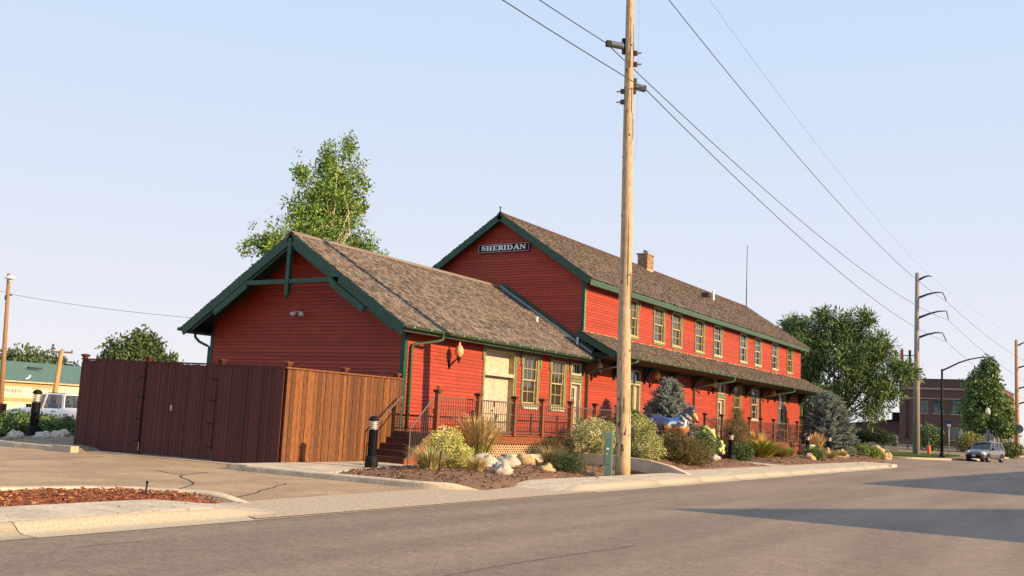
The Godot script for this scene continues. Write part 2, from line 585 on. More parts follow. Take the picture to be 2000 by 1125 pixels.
	# concrete behind the utility pole
	sheet("pole_apron", [Vector2(18.3, -11.3), Vector2(28.6, -11.3), Vector2(28.0, -11.0), Vector2(28.6, -12.4), Vector2(30.0, -16.0), Vector2(28.4, -14.4), Vector2(27.4, -13.0), Vector2(24.0, -12.75), Vector2(21.2, -12.25), Vector2(18.3, -11.5)], 0.122, M.concrete)
	# driveway apron
	sheet("driveway_apron", [Vector2(9.6, -9.62), Vector2(19.6, -9.62), Vector2(18.9, -11.4), Vector2(18.2, -11.62), Vector2(16.9, -11.75), Vector2(12.4, -11.55), Vector2(10.4, -11.4)], 0.02, M.apron)

	# kerb of the front bed, of the left island and of the bed behind the fence
	s = mb()
	ribbon(s, smooth_path([Vector2(16.55, -17.0), Vector2(16.5, -15.6), Vector2(16.5, -13.6), Vector2(16.52, -12.2), Vector2(16.8, -11.5), Vector2(17.25, -11.05)], 5), [Vector2(-0.09, -0.05), Vector2(-0.09, 0.1), Vector2(-0.07, 0.125), Vector2(0.07, 0.135), Vector2(0.09, 0.11), Vector2(0.09, -0.05)], 0.0, 6)
	struct("bed_kerb", s, M.concrete)
	s = mb()
	ribbon(s, smooth_path([Vector2(-7, -14.0), Vector2(4, -13.95), Vector2(8.0, -13.85), Vector2(9.5, -13.65), Vector2(10.35, -13.2), Vector2(10.8, -12.4), Vector2(10.95, -11.7), Vector2(11.0, -11.1)], 5), [Vector2(-0.09, -0.05), Vector2(-0.09, 0.1), Vector2(-0.07, 0.125), Vector2(0.07, 0.135), Vector2(0.09, 0.11), Vector2(0.09, -0.05)], 0.0, 7)
	struct("island_kerb", s, M.concrete)
	s = mb()
	ribbon(s, smooth_path([Vector2(17.2, -24.3), Vector2(17.1, -27.0), Vector2(17.75, -29.1), Vector2(19.3, -31.6), Vector2(21.3, -34.6), Vector2(24.6, -36.9)], 5), [Vector2(-0.09, -0.05), Vector2(-0.09, 0.12), Vector2(-0.07, 0.145), Vector2(0.07, 0.15), Vector2(0.09, 0.12), Vector2(0.09, -0.05)])
	struct("far_kerb", s, M.concrete)
	s = mb()
	span(s, V(17.0, -0.05, -24.9), V(17.25, 0.17, -24.1))
	var yb := put("kerb_block", s, M.kerb)
	tag(yb, "pale concrete kerb end at the foot of the dark gate", "kerb block")

	# landing at the foot of the steps
	s = mb()
	extrude(s, [Vector2(16.6, 17.74), Vector2(22.3, 17.74), Vector2(22.3, 16.0), Vector2(18.8, 15.55), Vector2(16.6, 14.6)], 0.18, V(0, -0.05, 0), Basis(V(1, 0, 0), V(0, 0, -1), V(0, 1, 0)))
	struct("landing", s, M.concrete)
	# strip of concrete under the gate
	sheet("gate_threshold", [Vector2(17.95, -17.9), Vector2(18.5, -17.9), Vector2(18.3, -26.2), Vector2(17.8, -26.2)], 0.014, M.concrete)
	# path between the two right-hand beds
	sheet("path", [Vector2(39.5, -11.8), Vector2(41.7, -11.8), Vector2(44.5, -16.0), Vector2(42.5, -16.0)], 0.138, M.concrete)

	bed("front_bed", BED_FRONT, 0.11, 0.16, M.mulch, 1)
	bed("side_bed", BED_SIDE, 0.13, 0.28, M.mulch, 2)
	bed("far_bed", BED_FAR, 0.13, 0.2, M.mulch, 3)
	bed("island_bed", BED_ISLAND, 0.1, 0.1, M.mulch_red, 4)
	bed("back_bed", BED_BACK, 0.08, 0.15, M.dirt, 5)

	# low concrete retaining walls at the bed
	s = mb()
	extrude(s, [Vector2(0, -0.1), Vector2(6.3, -0.1), Vector2(6.3, 0.13), Vector2(5.6, 0.3), Vector2(4.7, 0.42), Vector2(3.2, 0.47), Vector2(0, 0.5)], 0.2, V(30.3, 0.02, -16.6), Basis(V(-0.372, 0, 0.928).normalized(), V(0, 1, 0), V(-0.928, 0, -0.372).normalized()))
	var rw := put("retaining_wall", s, M.concrete)
	tag(rw, "low grey concrete retaining wall tapering down behind the utility pole", "low wall")
	s = mb()
	span(s, V(25.6, 0.0, -15.85), V(29.4, 0.42, -15.65))
	rw = put("retaining_wall", s, M.concrete)
	tag(rw, "short pale concrete wall below the lattice and behind the white boulders", "low wall")

	# tar-filled cracks on the parking lot
	for cr in [[Vector2(11.6, -13.6), Vector2(12.9, -14.6), Vector2(14.0, -16.2), Vector2(15.3, -16.9)], [Vector2(14.2, -16.4), Vector2(14.5, -17.6)], [Vector2(11.3, -11.9), Vector2(12.6, -12.7), Vector2(14.6, -13.9)], [Vector2(8.0, -18.9), Vector2(12.5, -21.0), Vector2(16.8, -22.4)], [Vector2(6.3, -8.75), Vector2(6.7, -8.8), Vector2(7.2, -8.78)], [Vector2(3.0, -5.2), Vector2(7.0, -5.35), Vector2(11.5, -5.1)], [Vector2(16.0, -7.9), Vector2(19.0, -8.0), Vector2(23.5, -7.85)]]:
		s = mb()
		var path := smooth_path(cr, 6)
		for i in path.size():
			path[i] += Vector2(rng.randf_range(-0.03, 0.03), rng.randf_range(-0.03, 0.03))
		for i in path.size() - 1:
			var d: Vector2 = (path[i + 1] - path[i]).normalized() * (0.018 if path[i].y < -10 else 0.006)
			var nn := Vector2(-d.y, d.x)
			quad(s, V(path[i].x - nn.x, 0.009, path[i].y - nn.y), V(path[i].x + nn.x, 0.009, path[i].y + nn.y), V(path[i + 1].x + nn.x, 0.009, path[i + 1].y + nn.y), V(path[i + 1].x - nn.x, 0.009, path[i + 1].y - nn.y))
		struct("crack_sealant", s, M.tar)

	# lawn beyond the side street, with its kerb and a brick-paved corner
	var lp := [Vector2(79.6, -15.2), Vector2(81.2, -13.2), Vector2(86.4, -11.9), Vector2(95.0, -11.4), Vector2(102, -11.4), Vector2(102, -26), Vector2(80.4, -26)]
	sheet("lawn", lp, 0.12, M.lawn)
	sheet("brick_corner", [Vector2(86.8, -10.9), Vector2(100, -10.2), Vector2(100, -11.8), Vector2(90, -11.9), Vector2(87, -12.6)], 0.135, patchy(C(140, 74, 58), C(158, 86, 68), C(170, 98, 80), V(3, 3, 3), 0.9, 62, 0.08))
	s = mb()
	ribbon(s, smooth_path([Vector2(79.4, -24), Vector2(79.4, -15.2), Vector2(81.0, -12.8), Vector2(86.2, -10.9), Vector2(97.0, -10.1), Vector2(200, -9.9)], 5), [Vector2(-0.1, -0.05), Vector2(-0.1, 0.12), Vector2(0.15, 0.14), Vector2(0.9, 0.13), Vector2(0.9, -0.05)])
	struct("far_pavement", s, M.kerb)

# ---------------------------------------------------------------- timber-building pieces
const COURSE := 0.115
var board_mesh: ArrayMesh

func make_board():
	var s := mb()
	extrude(s, [Vector2(0, 0), Vector2(0.028, 0), Vector2(0.028, 0.01), Vector2(0.005, COURSE + 0.004), Vector2(0, COURSE + 0.004)], 1.0, Vector3.ZERO, Basis(V(0, 0, 1), V(0, 1, 0), V(1, 0, 0)))
	board_mesh = meshed(s)

# lapped boards on a wall: spans(y_low, y_high) returns the [from, to] runs of one course
func siding(wall: Node, org: Vector3, u: Vector3, n: Vector3, y0: float, y1: float, spans: Callable, merged: SurfaceTool = null, joint := 99.0):
	var y := y0
	while y < y1 - 0.02:
		var list := []
		for sp in spans.call(y, y + COURSE):
			if sp[1] - sp[0] > joint:      # long courses are two boards with a butt joint
				var m: float = lerpf(sp[0], sp[1], rng.randf_range(0.3, 0.7))
				list.append([sp[0], m - 0.002]); list.append([m + 0.002, sp[1]])
			else:
				list.append(sp)
		for sp in list:
			var a: float = sp[0]
			var b: float = sp[1]
			if b - a < 0.05:
				continue
			var t := Transform3D(Basis(u * (b - a), Vector3.UP, n), org + u * a + V(0, y, 0))
			if merged:
				merged.append_from(board_mesh, 0, t)
			else:
				var o := MeshInstance3D.new()
				o.name = "siding_board"
				o.mesh = board_mesh
				o.material_override = M.reds[rng.randi() % 6]
				wall.add_child(o, true)
				t.origin.y += rng.randf_range(-0.003, 0.003)
				o.transform = t
		y += COURSE

func runs(x0: float, x1: float, ops: Array, ya: float, yb: float) -> Array:
	var out := []
	var cur := x0
	for o in ops:
		if yb > o[2] - 0.12 and ya < o[3] + 0.02:
			out.append([cur, o[0] - 0.1])
			cur = o[1] + 0.1
	out.append([cur, x1])
	return out

# a wall of thickness t behind z with rectangular openings [x0, x1, y0, y1] (openings one above the other share x0, x1)
func pierced(s: SurfaceTool, z: float, t: float, x0: float, x1: float, y0: float, y1: float, ops: Array):
	var cur := x0
	var i := 0
	while i < ops.size():
		var o: Array = ops[i]
		if o[0] > cur:
			span(s, V(cur, y0, z - t), V(o[0], y1, z))
		var yy := y0
		while i < ops.size() and is_equal_approx(ops[i][0], o[0]):
			if ops[i][2] > yy + 0.001:
				span(s, V(o[0], yy, z - t), V(o[1], ops[i][2], z))
			yy = ops[i][3]
			i += 1
		if yy < y1:
			span(s, V(o[0], yy, z - t), V(o[1], y1, z))
		cur = o[1]
	span(s, V(cur, y0, z - t), V(x1, y1, z))

func shingles(parent: Node, eave: Vector3, along: Vector3, up: Vector3, length: float, slope: float, expo: float, tone: float):
	var n := up.cross(along).normalized()
	if n.y < 0: n = -n
	var s := mb()
	var rows := int(ceil(slope / expo))
	var patch := FastNoiseLite.new()
	patch.seed = 77
	patch.frequency = 0.35
	for r in rows:
		var x := -rng.randf_range(0, 0.12)
		while x < length:
			var w := rng.randf_range(0.1, 0.24)
			var xa := maxf(x, 0.0)
			var xb := minf(x + w - 0.016, length)
			x += w
			if xb - xa < 0.02: continue
			var v0 := r * expo + rng.randf_range(-0.02, 0.02)
			var v1 := minf(r * expo + expo * 1.7, slope)
			var th := rng.randf_range(0.025, 0.06)
			var lift := rng.randf_range(0.0, 0.008)
			var k := tone * rng.randf_range(0.55, 1.45) * (1.0 + 0.16 * patch.get_noise_2d((eave + along * x).x * 2, r * expo * 2))
			var warm := rng.randf_range(-0.015, 0.02)
			s.set_color(Color(0.172 * k + warm, 0.142 * k, 0.121 * k - warm * 0.5))
			var a := eave + along * xa + up * v0
			var b := eave + along * xb + up * v0
			var c := eave + along * xb + up * v1
			var d := eave + along * xa + up * v1
			var o0 := n * (th + lift)
			var o1 := n * 0.004
			quad(s, a + o0, d + o1, c + o1, b + o0)
			quad(s, a, a + o0, b + o0, b)
			tri(s, a, d + o1, a + o0)
			tri(s, b, b + o0, c + o1)
	var o := put("shingles", s, M.shingle, parent)
	o.set_meta("kind", "stuff")
	return o

func merge_box(parent: Node, called: String, m: Material, list: Array):
	var s := mb()
	for b in list:
		span(s, b[0], b[1])
	return put(called, s, m, parent)

# double-hung window; origin at the lower left corner of the opening, facing +Z
func make_window(w: float, h: float, kind: String, parent: Node, at: Vector3) -> Node3D:
	var o := node("window", parent, at)
	# green casing with ears at the head and an apron below
	var s := mb()
	span(s, V(-0.085, -0.02, 0.0), V(0, h + 0.06, 0.045))
	span(s, V(w, -0.02, 0.0), V(w + 0.085, h + 0.06, 0.045))
	span(s, V(-0.085, -0.11, 0.0), V(w + 0.085, -0.03, 0.04))
	span(s, V(-0.1, h + 0.0605, 0), V(w + 0.1, h + 0.13, 0.06))
	for sx in [-0.16, w + 0.09]:
		span(s, V(sx, h - 0.32, 0.0), V(sx + 0.07, h + 0.06, 0.06))
		span(s, V(sx - 0.015, h - 0.4, 0.0), V(sx + 0.085, h - 0.325, 0.075))
	put("casing", s, M.sage, o)
	# frame lining the reveal
	s = mb()
	span(s, V(0.001, 0, -0.16), V(0.05, h, 0.03))
	span(s, V(w - 0.05, 0, -0.16), V(w - 0.001, h, 0.03))
	span(s, V(0.05, h - 0.05, -0.16), V(w - 0.05, h - 0.001, 0.03))
	span(s, V(-0.05, -0.03, -0.16), V(w + 0.05, 0.045, 0.065))
	put("frame", s, M.cream if kind == "new" else M.tan, o)
	var mid := h * 0.5
	var cream: Material = M.cream if kind == "new" else M.tan
	for k in 2:
		var y0 := 0.046 if k == 0 else mid - 0.02
		var y1 := mid + 0.02 if k == 0 else h - 0.05
		var z := -0.105 if k == 0 else -0.065
		s = mb()
		span(s, V(0.051, y0, z), V(0.095, y1, z + 0.035))
		span(s, V(w - 0.095, y0, z), V(w - 0.051, y1, z + 0.035))
		span(s, V(0.095, y0, z), V(w - 0.095, y0 + 0.05, z + 0.035))
		span(s, V(0.095, y1 - 0.045, z), V(w - 0.095, y1, z + 0.035))
		var cols := 2 if k == 0 else 3
		for c in range(1, cols):
			var x := lerpf(0.095, w - 0.095, float(c) / cols)
			span(s, V(x - 0.011, y0 + 0.05, z + 0.006), V(x + 0.011, y1 - 0.045, z + 0.03))
		span(s, V(0.095, (y0 + y1) / 2 - 0.011, z + 0.008), V(w - 0.095, (y0 + y1) / 2 + 0.011, z + 0.028))
		put("sash", s, cream, o)
		s = mb()
		span(s, V(0.09, y0 + 0.045, z + 0.012), V(w - 0.09, y1 - 0.04, z + 0.018))
		put("pane", s, M.pane if kind == "new" else M.storm, o)
	s = mb()
	if kind == "old" or kind == "blind":
		for i in 9:      # gathered curtain behind the glass
			var xa := lerpf(0.02, w - 0.02, i / 9.0)
			var xb := lerpf(0.02, w - 0.02, (i + 1) / 9.0)
			var za := -0.14 - 0.025 * (i % 2)
			var zb := -0.14 - 0.025 * ((i + 1) % 2)
			quad(s, V(xa, 0.02, za), V(xa, h - 0.02, za), V(xb, h - 0.02, zb), V(xb, 0.02, zb))
		put("curtain", s, M.curtain, o)
	span_room(o, w, h)
	return o

func span_room(o: Node, w: float, h: float):
	# the plastered room behind the opening
	var s := mb()
	span(s, V(-0.4, -0.3, -2.02), V(w + 0.4, h + 0.15, -2.0))
	span(s, V(-0.42, -0.3, -2.0), V(-0.4, h + 0.15, -0.205)); span(s, V(w + 0.4, -0.3, -2.0), V(w + 0.42, h + 0.15, -0.205))
	span(s, V(-0.4, -0.32, -2.0), V(w + 0.4, -0.3, -0.205)); span(s, V(-0.4, h + 0.15, -2.0), V(w + 0.4, h + 0.17, -0.205))
	put("room", s, M.room, o)

func make_transom(w: float, h: float, parent: Node, at: Vector3, sage := true):
	var o := node("window", parent, at)
	var s := mb()
	if sage:
		span(s, V(-0.085, -0.13, 0.0), V(w + 0.085, -0.03, 0.04))
		span(s, V(-0.085, -0.03, 0.0), V(0, h + 0.06, 0.04)); span(s, V(w, -0.03, 0.0), V(w + 0.085, h + 0.06, 0.04))
		for sx in [-0.16, w + 0.09]:
			span(s, V(sx, h - 0.25, 0.0), V(sx + 0.07, h + 0.06, 0.06))
			span(s, V(sx - 0.015, h - 0.33, 0.0), V(sx + 0.085, h - 0.255, 0.075))
		put("casing", s, M.sage, o)
	s = mb()
	span(s, V(0.001, 0, -0.12), V(0.07, h, 0.03)); span(s, V(w - 0.07, 0, -0.12), V(w - 0.001, h, 0.03))
	span(s, V(0.07, 0, -0.12), V(w - 0.07, 0.07, 0.03)); span(s, V(0.07, h - 0.06, -0.12), V(w - 0.07, h - 0.001, 0.03))
	for c in range(1, 3):
		var x := lerpf(0.07, w - 0.07, c / 3.0)
		span(s, V(x - 0.015, 0.07, -0.06), V(x + 0.015, h - 0.06, -0.02))
	put("frame", s, M.cream, o)
	s = mb()
	span(s, V(0.06, 0.06, -0.05), V(w - 0.06, h - 0.05, -0.044))
	put("pane", s, M.pane, o)
	s = mb()
	span(s, V(0.02, 0.02, -0.25), V(w - 0.02, h * 0.55, -0.24))
	put("blind", s, M.paper, o)
	span_room(o, w, h)

func make_door(w: float, h: float, parent: Node, at: Vector3):
	var o := node("door", parent, at)
	var s := mb()
	span(s, V(-0.09, 0, 0.0), V(0, h + 0.02, 0.04)); span(s, V(w, 0, 0.0), V(w + 0.09, h + 0.02, 0.04))
	span(s, V(-0.09, h + 0.022, 0.0), V(w + 0.09, h + 0.12, 0.045))
	put("casing", s, M.sage, o)
	s = mb()
	span(s, V(0.001, 0, -0.2), V(0.06, h, 0.03)); span(s, V(w - 0.06, 0, -0.2), V(w - 0.001, h, 0.03)); span(s, V(0.06, h - 0.06, -0.2), V(w - 0.06, h - 0.001, 0.03))
	put("frame", s, M.cream, o)
	s = mb()
	var gl := [0.2, w - 0.26, h * 0.32, h - 0.2]
	span(s, V(0.061, 0.01, -0.16), V(gl[0], h - 0.061, -0.115)); span(s, V(gl[1], 0.01, -0.16), V(w - 0.061, h - 0.061, -0.115))
	span(s, V(gl[0], 0.01, -0.16), V(gl[1], gl[2], -0.115)); span(s, V(gl[0], gl[3], -0.16), V(gl[1], h - 0.061, -0.115))
	for c in range(1, 3):
		var x := lerpf(gl[0], gl[1], c / 3.0)
		span(s, V(x - 0.012, gl[2], -0.15), V(x + 0.012, gl[3], -0.12))
	for c in range(1, 3):
		var y := lerpf(gl[2], gl[3], c / 3.0)
		span(s, V(gl[0], y - 0.012, -0.148), V(gl[1], y + 0.012, -0.122))
	put("leaf", s, M.cream, o)
	s = mb()
	span(s, V(gl[0], gl[2], -0.14), V(gl[1], gl[3], -0.134))
	put("pane", s, M.pane, o)
	s = mb()
	lathe(s, [Vector2(0, 0.07), Vector2(0.025, 0.06), Vector2(0.03, 0.04), Vector2(0.015, 0.02), Vector2(0.02, 0)], 8, V(w - 0.14, h * 0.47, -0.115), Basis(V(1, 0, 0), V(0, 0, 1), V(0, -1, 0)))
	put("handle", s, M.iron, o)
	span_room(o, w, h)

func gutter_run(parent: Node, a: Vector3, b: Vector3, r := 0.08):
	var s := mb(true)
	var d := (b - a).normalized()
	var sd := V(0, 0, 1)
	var n := 7
	for k in n:
		var t0 := PI + PI * k / n
		var t1 := PI + PI * (k + 1) / n
		var p0 := sd * cos(t0) * r + V(0, sin(t0) * r, 0)
		var p1 := sd * cos(t1) * r + V(0, sin(t1) * r, 0)
		quad(s, a + p0, a + p1, b + p1, b + p0)
		quad(s, a + p0 * 0.93, b + p0 * 0.93, b + p1 * 0.93, a + p1 * 0.93)
	tube(s, [a + sd * r, b + sd * r], 0.012, 0.012, 6)
	put("gutter", s, M.gutter, parent)
	var x := 0.35
	while x < a.distance_to(b):
		var t := mb()
		var p := a + d * x
		bar(t, p + V(0, 0.03, -r * 0.9), p + V(0, 0.012, r * 1.08), 0.02, 0.006)
		bar(t, p + V(0, 0.012, r * 1.08), p + V(0, -0.05, r * 0.95), 0.02, 0.006, V(0, 0, 1))
		put("gutter_hanger", t, M.white, parent)
		x += rng.randf_range(0.75, 0.95)

func downspout(parent: Node, pts: Array):
	var s := mb(true)
	tube(s, pts, 0.045, 0.045, 8)
	put("downspout", s, M.gutter, parent)

# ---------------------------------------------------------------- the single-storey freight house
const XA := 23.18
const ZF := -17.84
const XB := 34.47

func freight_house():
	var t := thing("freight_house", "single-storey red clapboard freight house with a weathered shingle gable roof", "building")
	var ridge := V(0, 6.9, -21.87)
	var slope := 0.628
	var ze := -17.22
	var zb := -26.52
	var x0 := XA - 0.85
	# openings of the long wall: freight door, two windows, transom + door
	var ops := [[27.5, 29.44, 0.98, 3.76], [29.98, 31.06, 2.0, 3.74], [32.02, 33.08, 1.98, 3.72], [33.58, 34.4, 0.99, 2.98], [33.58, 34.4, 3.26, 3.72]]
	var s := mb()
	pierced(s, ZF, 0.2, XA + 0.02, XB, 0.0, 4.0, ops)
	var wall := put("front_wall", s, M.red, t)
	siding(wall, V(0, 0, ZF + 0.001), V(1, 0, 0), V(0, 0, 1), 0.98, 3.98, func(a, b): return runs(XA + 0.13, XB, ops, a, b), null, 3.9)
	s = mb()
	var zw := -25.96
	extrude(s, [Vector2(ZF - 0.2, 0), Vector2(ZF - 0.2, 4.2), Vector2(ridge.z, 6.72), Vector2(zw, 4.2), Vector2(zw, 0)], 0.2, V(XA, 0, 0), Basis(V(0, 0, 1), V(0, 1, 0), V(1, 0, 0)))
	wall = put("gable_wall", s, M.red, t)
	siding(wall, V(XA - 0.001, 0, 0), V(0, 0, 1), V(-1, 0, 0), 2.07, 6.55, func(_a, b):
		var half: float = min(4.0, (6.68 - b) / slope)
		return [[maxf(ridge.z - half, zw + 0.12), minf(ridge.z + half, ZF - 0.12)]], null, 3.5)
	s = mb()
	span(s, V(XA + 0.2, 0, zw), V(XB, 4.1, zw + 0.2))
	put("rear_wall", s, M.red2, t)
	# corner boards
	for c in [[V(XA - 0.035, 0.1, ZF - 0.115), V(XA - 0.003, 4.15, ZF + 0.03)], [V(XA - 0.03, 0.1, ZF + 0.003), V(XA + 0.12, 3.95, ZF + 0.034)], [V(XA - 0.035, 0.1, zw - 0.02), V(XA - 0.003, 4.15, zw + 0.11)]]:
		merge_box(t, "corner_board", M.green, [c])
	# roof slabs with their shingles
	for k in 2:
		var e := V(x0, ridge.y - slope * absf((ze if k == 0 else zb) - ridge.z) - 0.03, ze if k == 0 else zb)
		var top := V(x0, ridge.y - 0.03, ridge.z)
		var up := (top - e).normalized()
		var len := e.distance_to(top)
		var nrm := up.cross(V(1, 0, 0)).normalized()
		if nrm.y < 0: nrm = -nrm
		s = mb()
		var xe := XB - 0.002
		box(s, (e + top) * 0.5 + V((xe - x0) / 2, 0, 0) - nrm * 0.055, V(xe - x0 - 0.04, 0.1, len), Basis(V(1, 0, 0), V(1, 0, 0).cross(up) * -1, up) if k == 0 else Basis(V(1, 0, 0), up.cross(V(1, 0, 0)), up))
		var rf := put("roof", s, M.soffit, t)
		shingles(rf, e - up * 0.05, V(1, 0, 0), up, xe - x0, len + 0.05, 0.135, 1.0 if k == 0 else 0.95)
		# barge boards on the street gable
		for q in [[0.14, 0.29, -0.0, 0.0], [0.3, 0.12, 0.05, 0.35]]:
			s = mb()
			var off: Vector3 = -nrm * q[0]
			bar(s, e + off + V(q[2], 0, 0) + up * q[3], top + off + V(q[2], 0, 0), 0.06 if q[2] == 0 else 0.05, q[1], V(1, 0, 0).cross(up))
			put("barge_board", s, M.green, t)
		# heavier lower piece beside the tie beam
		s = mb()
		bar(s, e + up * 1.55 - nrm * 0.42 + V(-0.005, 0, 0), e + up * 3.15 - nrm * 0.42 + V(-0.005, 0, 0), 0.08, 0.2, V(1, 0, 0).cross(up))
		put("knee_board", s, M.green, t)
	# tie beam and king post of the gable ornament
	merge_box(t, "tie_beam", M.green, [[V(x0 - 0.03, 5.28, -23.75), V(x0 + 0.07, 5.42, -19.8)]])
	s = mb()
	span(s, V(x0 - 0.05, 4.96, ridge.z - 0.07), V(x0 + 0.09, 6.7, ridge.z + 0.07))
	lathe(s, [Vector2(0, -0.2), Vector2(0.04, -0.17), Vector2(0.045, -0.12), Vector2(0.025, -0.09), Vector2(0.07, -0.06), Vector2(0.07, 0)], 8, V(x0 + 0.02, 4.965, ridge.z))
	put("king_post", s, M.green, t)
	# ridge board
	s = mb()
	extrude(s, [Vector2(-0.16, -0.085), Vector2(0, 0.015), Vector2(0.16, -0.085), Vector2(0.16, -0.06), Vector2(0, 0.045), Vector2(-0.16, -0.06)], XB - x0 + 0.02, V(x0 - 0.03, 6.905, ridge.z), Basis(V(0, 0, 1), V(0, 1, 0), V(1, 0, 0)))
	put("ridge_board", s, patchy(C(112, 98, 86), C(128, 114, 100), C(142, 128, 114), V(1, 3, 3), 0.9, 63, 0.03), t)
	# eaves: fascia, soffit, gutters
	merge_box(t, "fascia", M.gutter, [[V(x0 + 0.05, 3.8, ze - 0.16), V(34.3, 3.91, ze - 0.08)]])
	merge_box(t, "soffit", M.soffit, [[V(x0 + 0.06, 3.86, ZF + 0.03), V(XB, 3.885, ze - 0.165)]])
	merge_box(t, "fascia", M.green, [[V(x0 + 0.05, 3.78, zb + 0.04), V(XB, 3.93, zb + 0.08)]])
	merge_box(t, "soffit", M.soffit, [[V(x0 + 0.06, 3.8, zb + 0.09), V(XB, 3.825, zw - 0.02)]])
	gutter_run(t, V(x0 - 0.05, 3.95, ze + 0.045), V(34.62, 3.93, ze + 0.045))
	s = mb(true)
	tube(s, [V(x0 - 0.06, 3.9, zb - 0.06), V(XB, 3.9, zb - 0.06)], 0.06, 0.06, 8)
	put("gutter", s, M.gutter, t)
	downspout(t, [V(24.15, 3.9, ze + 0.05), V(24.15, 3.72, ze + 0.05), V(24.05, 3.66, ze - 0.03), V(23.5, 3.52, ZF + 0.12), V(23.42, 3.46, ZF + 0.1), V(23.42, 3.3, ZF + 0.09), V(23.42, 1.0, ZF + 0.09)])
	downspout(t, [V(23.0, 3.86, zb - 0.06), V(23.0, 3.7, zb - 0.05), V(23.05, 3.55, zb + 0.1), V(23.12, 3.42, zw - 0.15), V(23.16, 3.38, zw - 0.07), V(23.16, 0.2, zw - 0.07)])
	downspout(t, [V(34.58, 3.88, ze + 0.04), V(34.58, 3.7, ze + 0.03), V(34.62, 3.6, ze - 0.1), V(34.78, 3.42, ZF + 0.14), V(34.8, 3.35, ZF + 0.1), V(34.8, 1.0, ZF + 0.1)])
	# freight door: panel above, two leaves below
	var d := node("freight_door", t, V(27.5, 0.98, ZF))
	var w := 1.94
	var h := 2.78
	merge_box(d, "casing", M.sage, [[V(-0.1, 0, 0), V(0, h + 0.02, 0.045)], [V(w, 0, 0), V(w + 0.1, h + 0.02, 0.045)], [V(-0.1, h + 0.022, 0), V(w + 0.1, h + 0.1, 0.05)], [V(-0.17, h - 0.3, 0), V(-0.101, h + 0.02, 0.06)], [V(w + 0.101, h - 0.3, 0), V(w + 0.17, h + 0.02, 0.06)], [V(-0.185, h - 0.38, 0), V(-0.1015, h - 0.301, 0.075)], [V(w + 0.1015, h - 0.38, 0), V(w + 0.185, h - 0.301, 0.075)]])
	merge_box(d, "frame", M.tan, [[V(0.001, 0, -0.3), V(0.05, h, 0.02)], [V(w - 0.05, 0, -0.3), V(w - 0.001, h, 0.02)], [V(0.05, h - 0.05, -0.3), V(w - 0.05, h - 0.001, 0.02)]])
	merge_box(d, "transom_bar", M.cream, [[V(0.05, 1.9, -0.28), V(w - 0.05, 2.01, 0.035)]])
	merge_box(d, "transom_panel", M.cream, [[V(0.051, 2.011, -0.24), V(w - 0.051, h - 0.051, -0.2)]])
	merge_box(d, "leaf", M.cream, [[V(0.051, 0.01, -0.26), V(w / 2 - 0.008, 1.899, -0.2)]])
	merge_box(d, "leaf", M.cream, [[V(w / 2 + 0.008, 0.01, -0.26), V(w - 0.051, 1.899, -0.2)]])
	merge_box(d, "handle", M.iron, [[V(w / 2 + 0.05, 0.88, -0.2), V(w / 2 + 0.08, 1.05, -0.15)], [V(w / 2 - 0.08, 0.72, -0.2), V(w / 2 - 0.03, 0.77, -0.16)]])
	make_window(1.08, 1.74, "blind", t, V(29.98, 2.0, ZF))
	make_window(1.06, 1.74, "blind", t, V(32.02, 1.98, ZF))
	make_transom(0.82, 0.46, t, V(33.58, 3.26, ZF))
	make_door(0.82, 1.99, t, V(33.58, 0.99, ZF))
	# row of bottles on the sills is a row of sill blocks under both front windows
	for wx in [[30.0, 1.04, 1.86], [32.04, 1.02, 1.84]]:
		for i in 8:
			merge_box(t, "sill_block", M.white, [[V(wx[0] + wx[1] * (i + 0.15) / 8.0, wx[2], ZF + 0.045), V(wx[0] + wx[1] * (i + 0.8) / 8.0, wx[2] + 0.07, ZF + 0.08)]])
	# soil-pipe vents on the roof
	for p in [V(33.35, 5.05, -19.3), V(34.35, 4.35, -18.0)]:
		s = mb(true)
		lathe(s, [Vector2(0.0, 0.42), Vector2(0.05, 0.42), Vector2(0.05, -0.12)], 8, p)
		put("vent_pipe", s, M.white, t)
	# flashing where the roof meets the taller gable
	for k in [[0.0, 0.1, M.metal, -0.03], [0.12, 0.16, M.green, -0.02]]:
		s = mb()
		var up := V(0, 0.628, -1).normalized()
		var nn := V(0, 1, 0.628).normalized()
		var e := V(XB - 0.04, 3.98, ze) + up * 0.25
		bar(s, e + nn * (0.06 + k[0]) + V(k[3] + 0.03, 0, 0), e + up * 5.1 + nn * (0.06 + k[0]) + V(k[3] + 0.03, 0, 0), 0.05, k[1], nn)
		put("flashing" if k[0] == 0 else "gable_trim", s, k[2], t)
	return t

# ---------------------------------------------------------------- the two-storey depot
const XE := 65.5

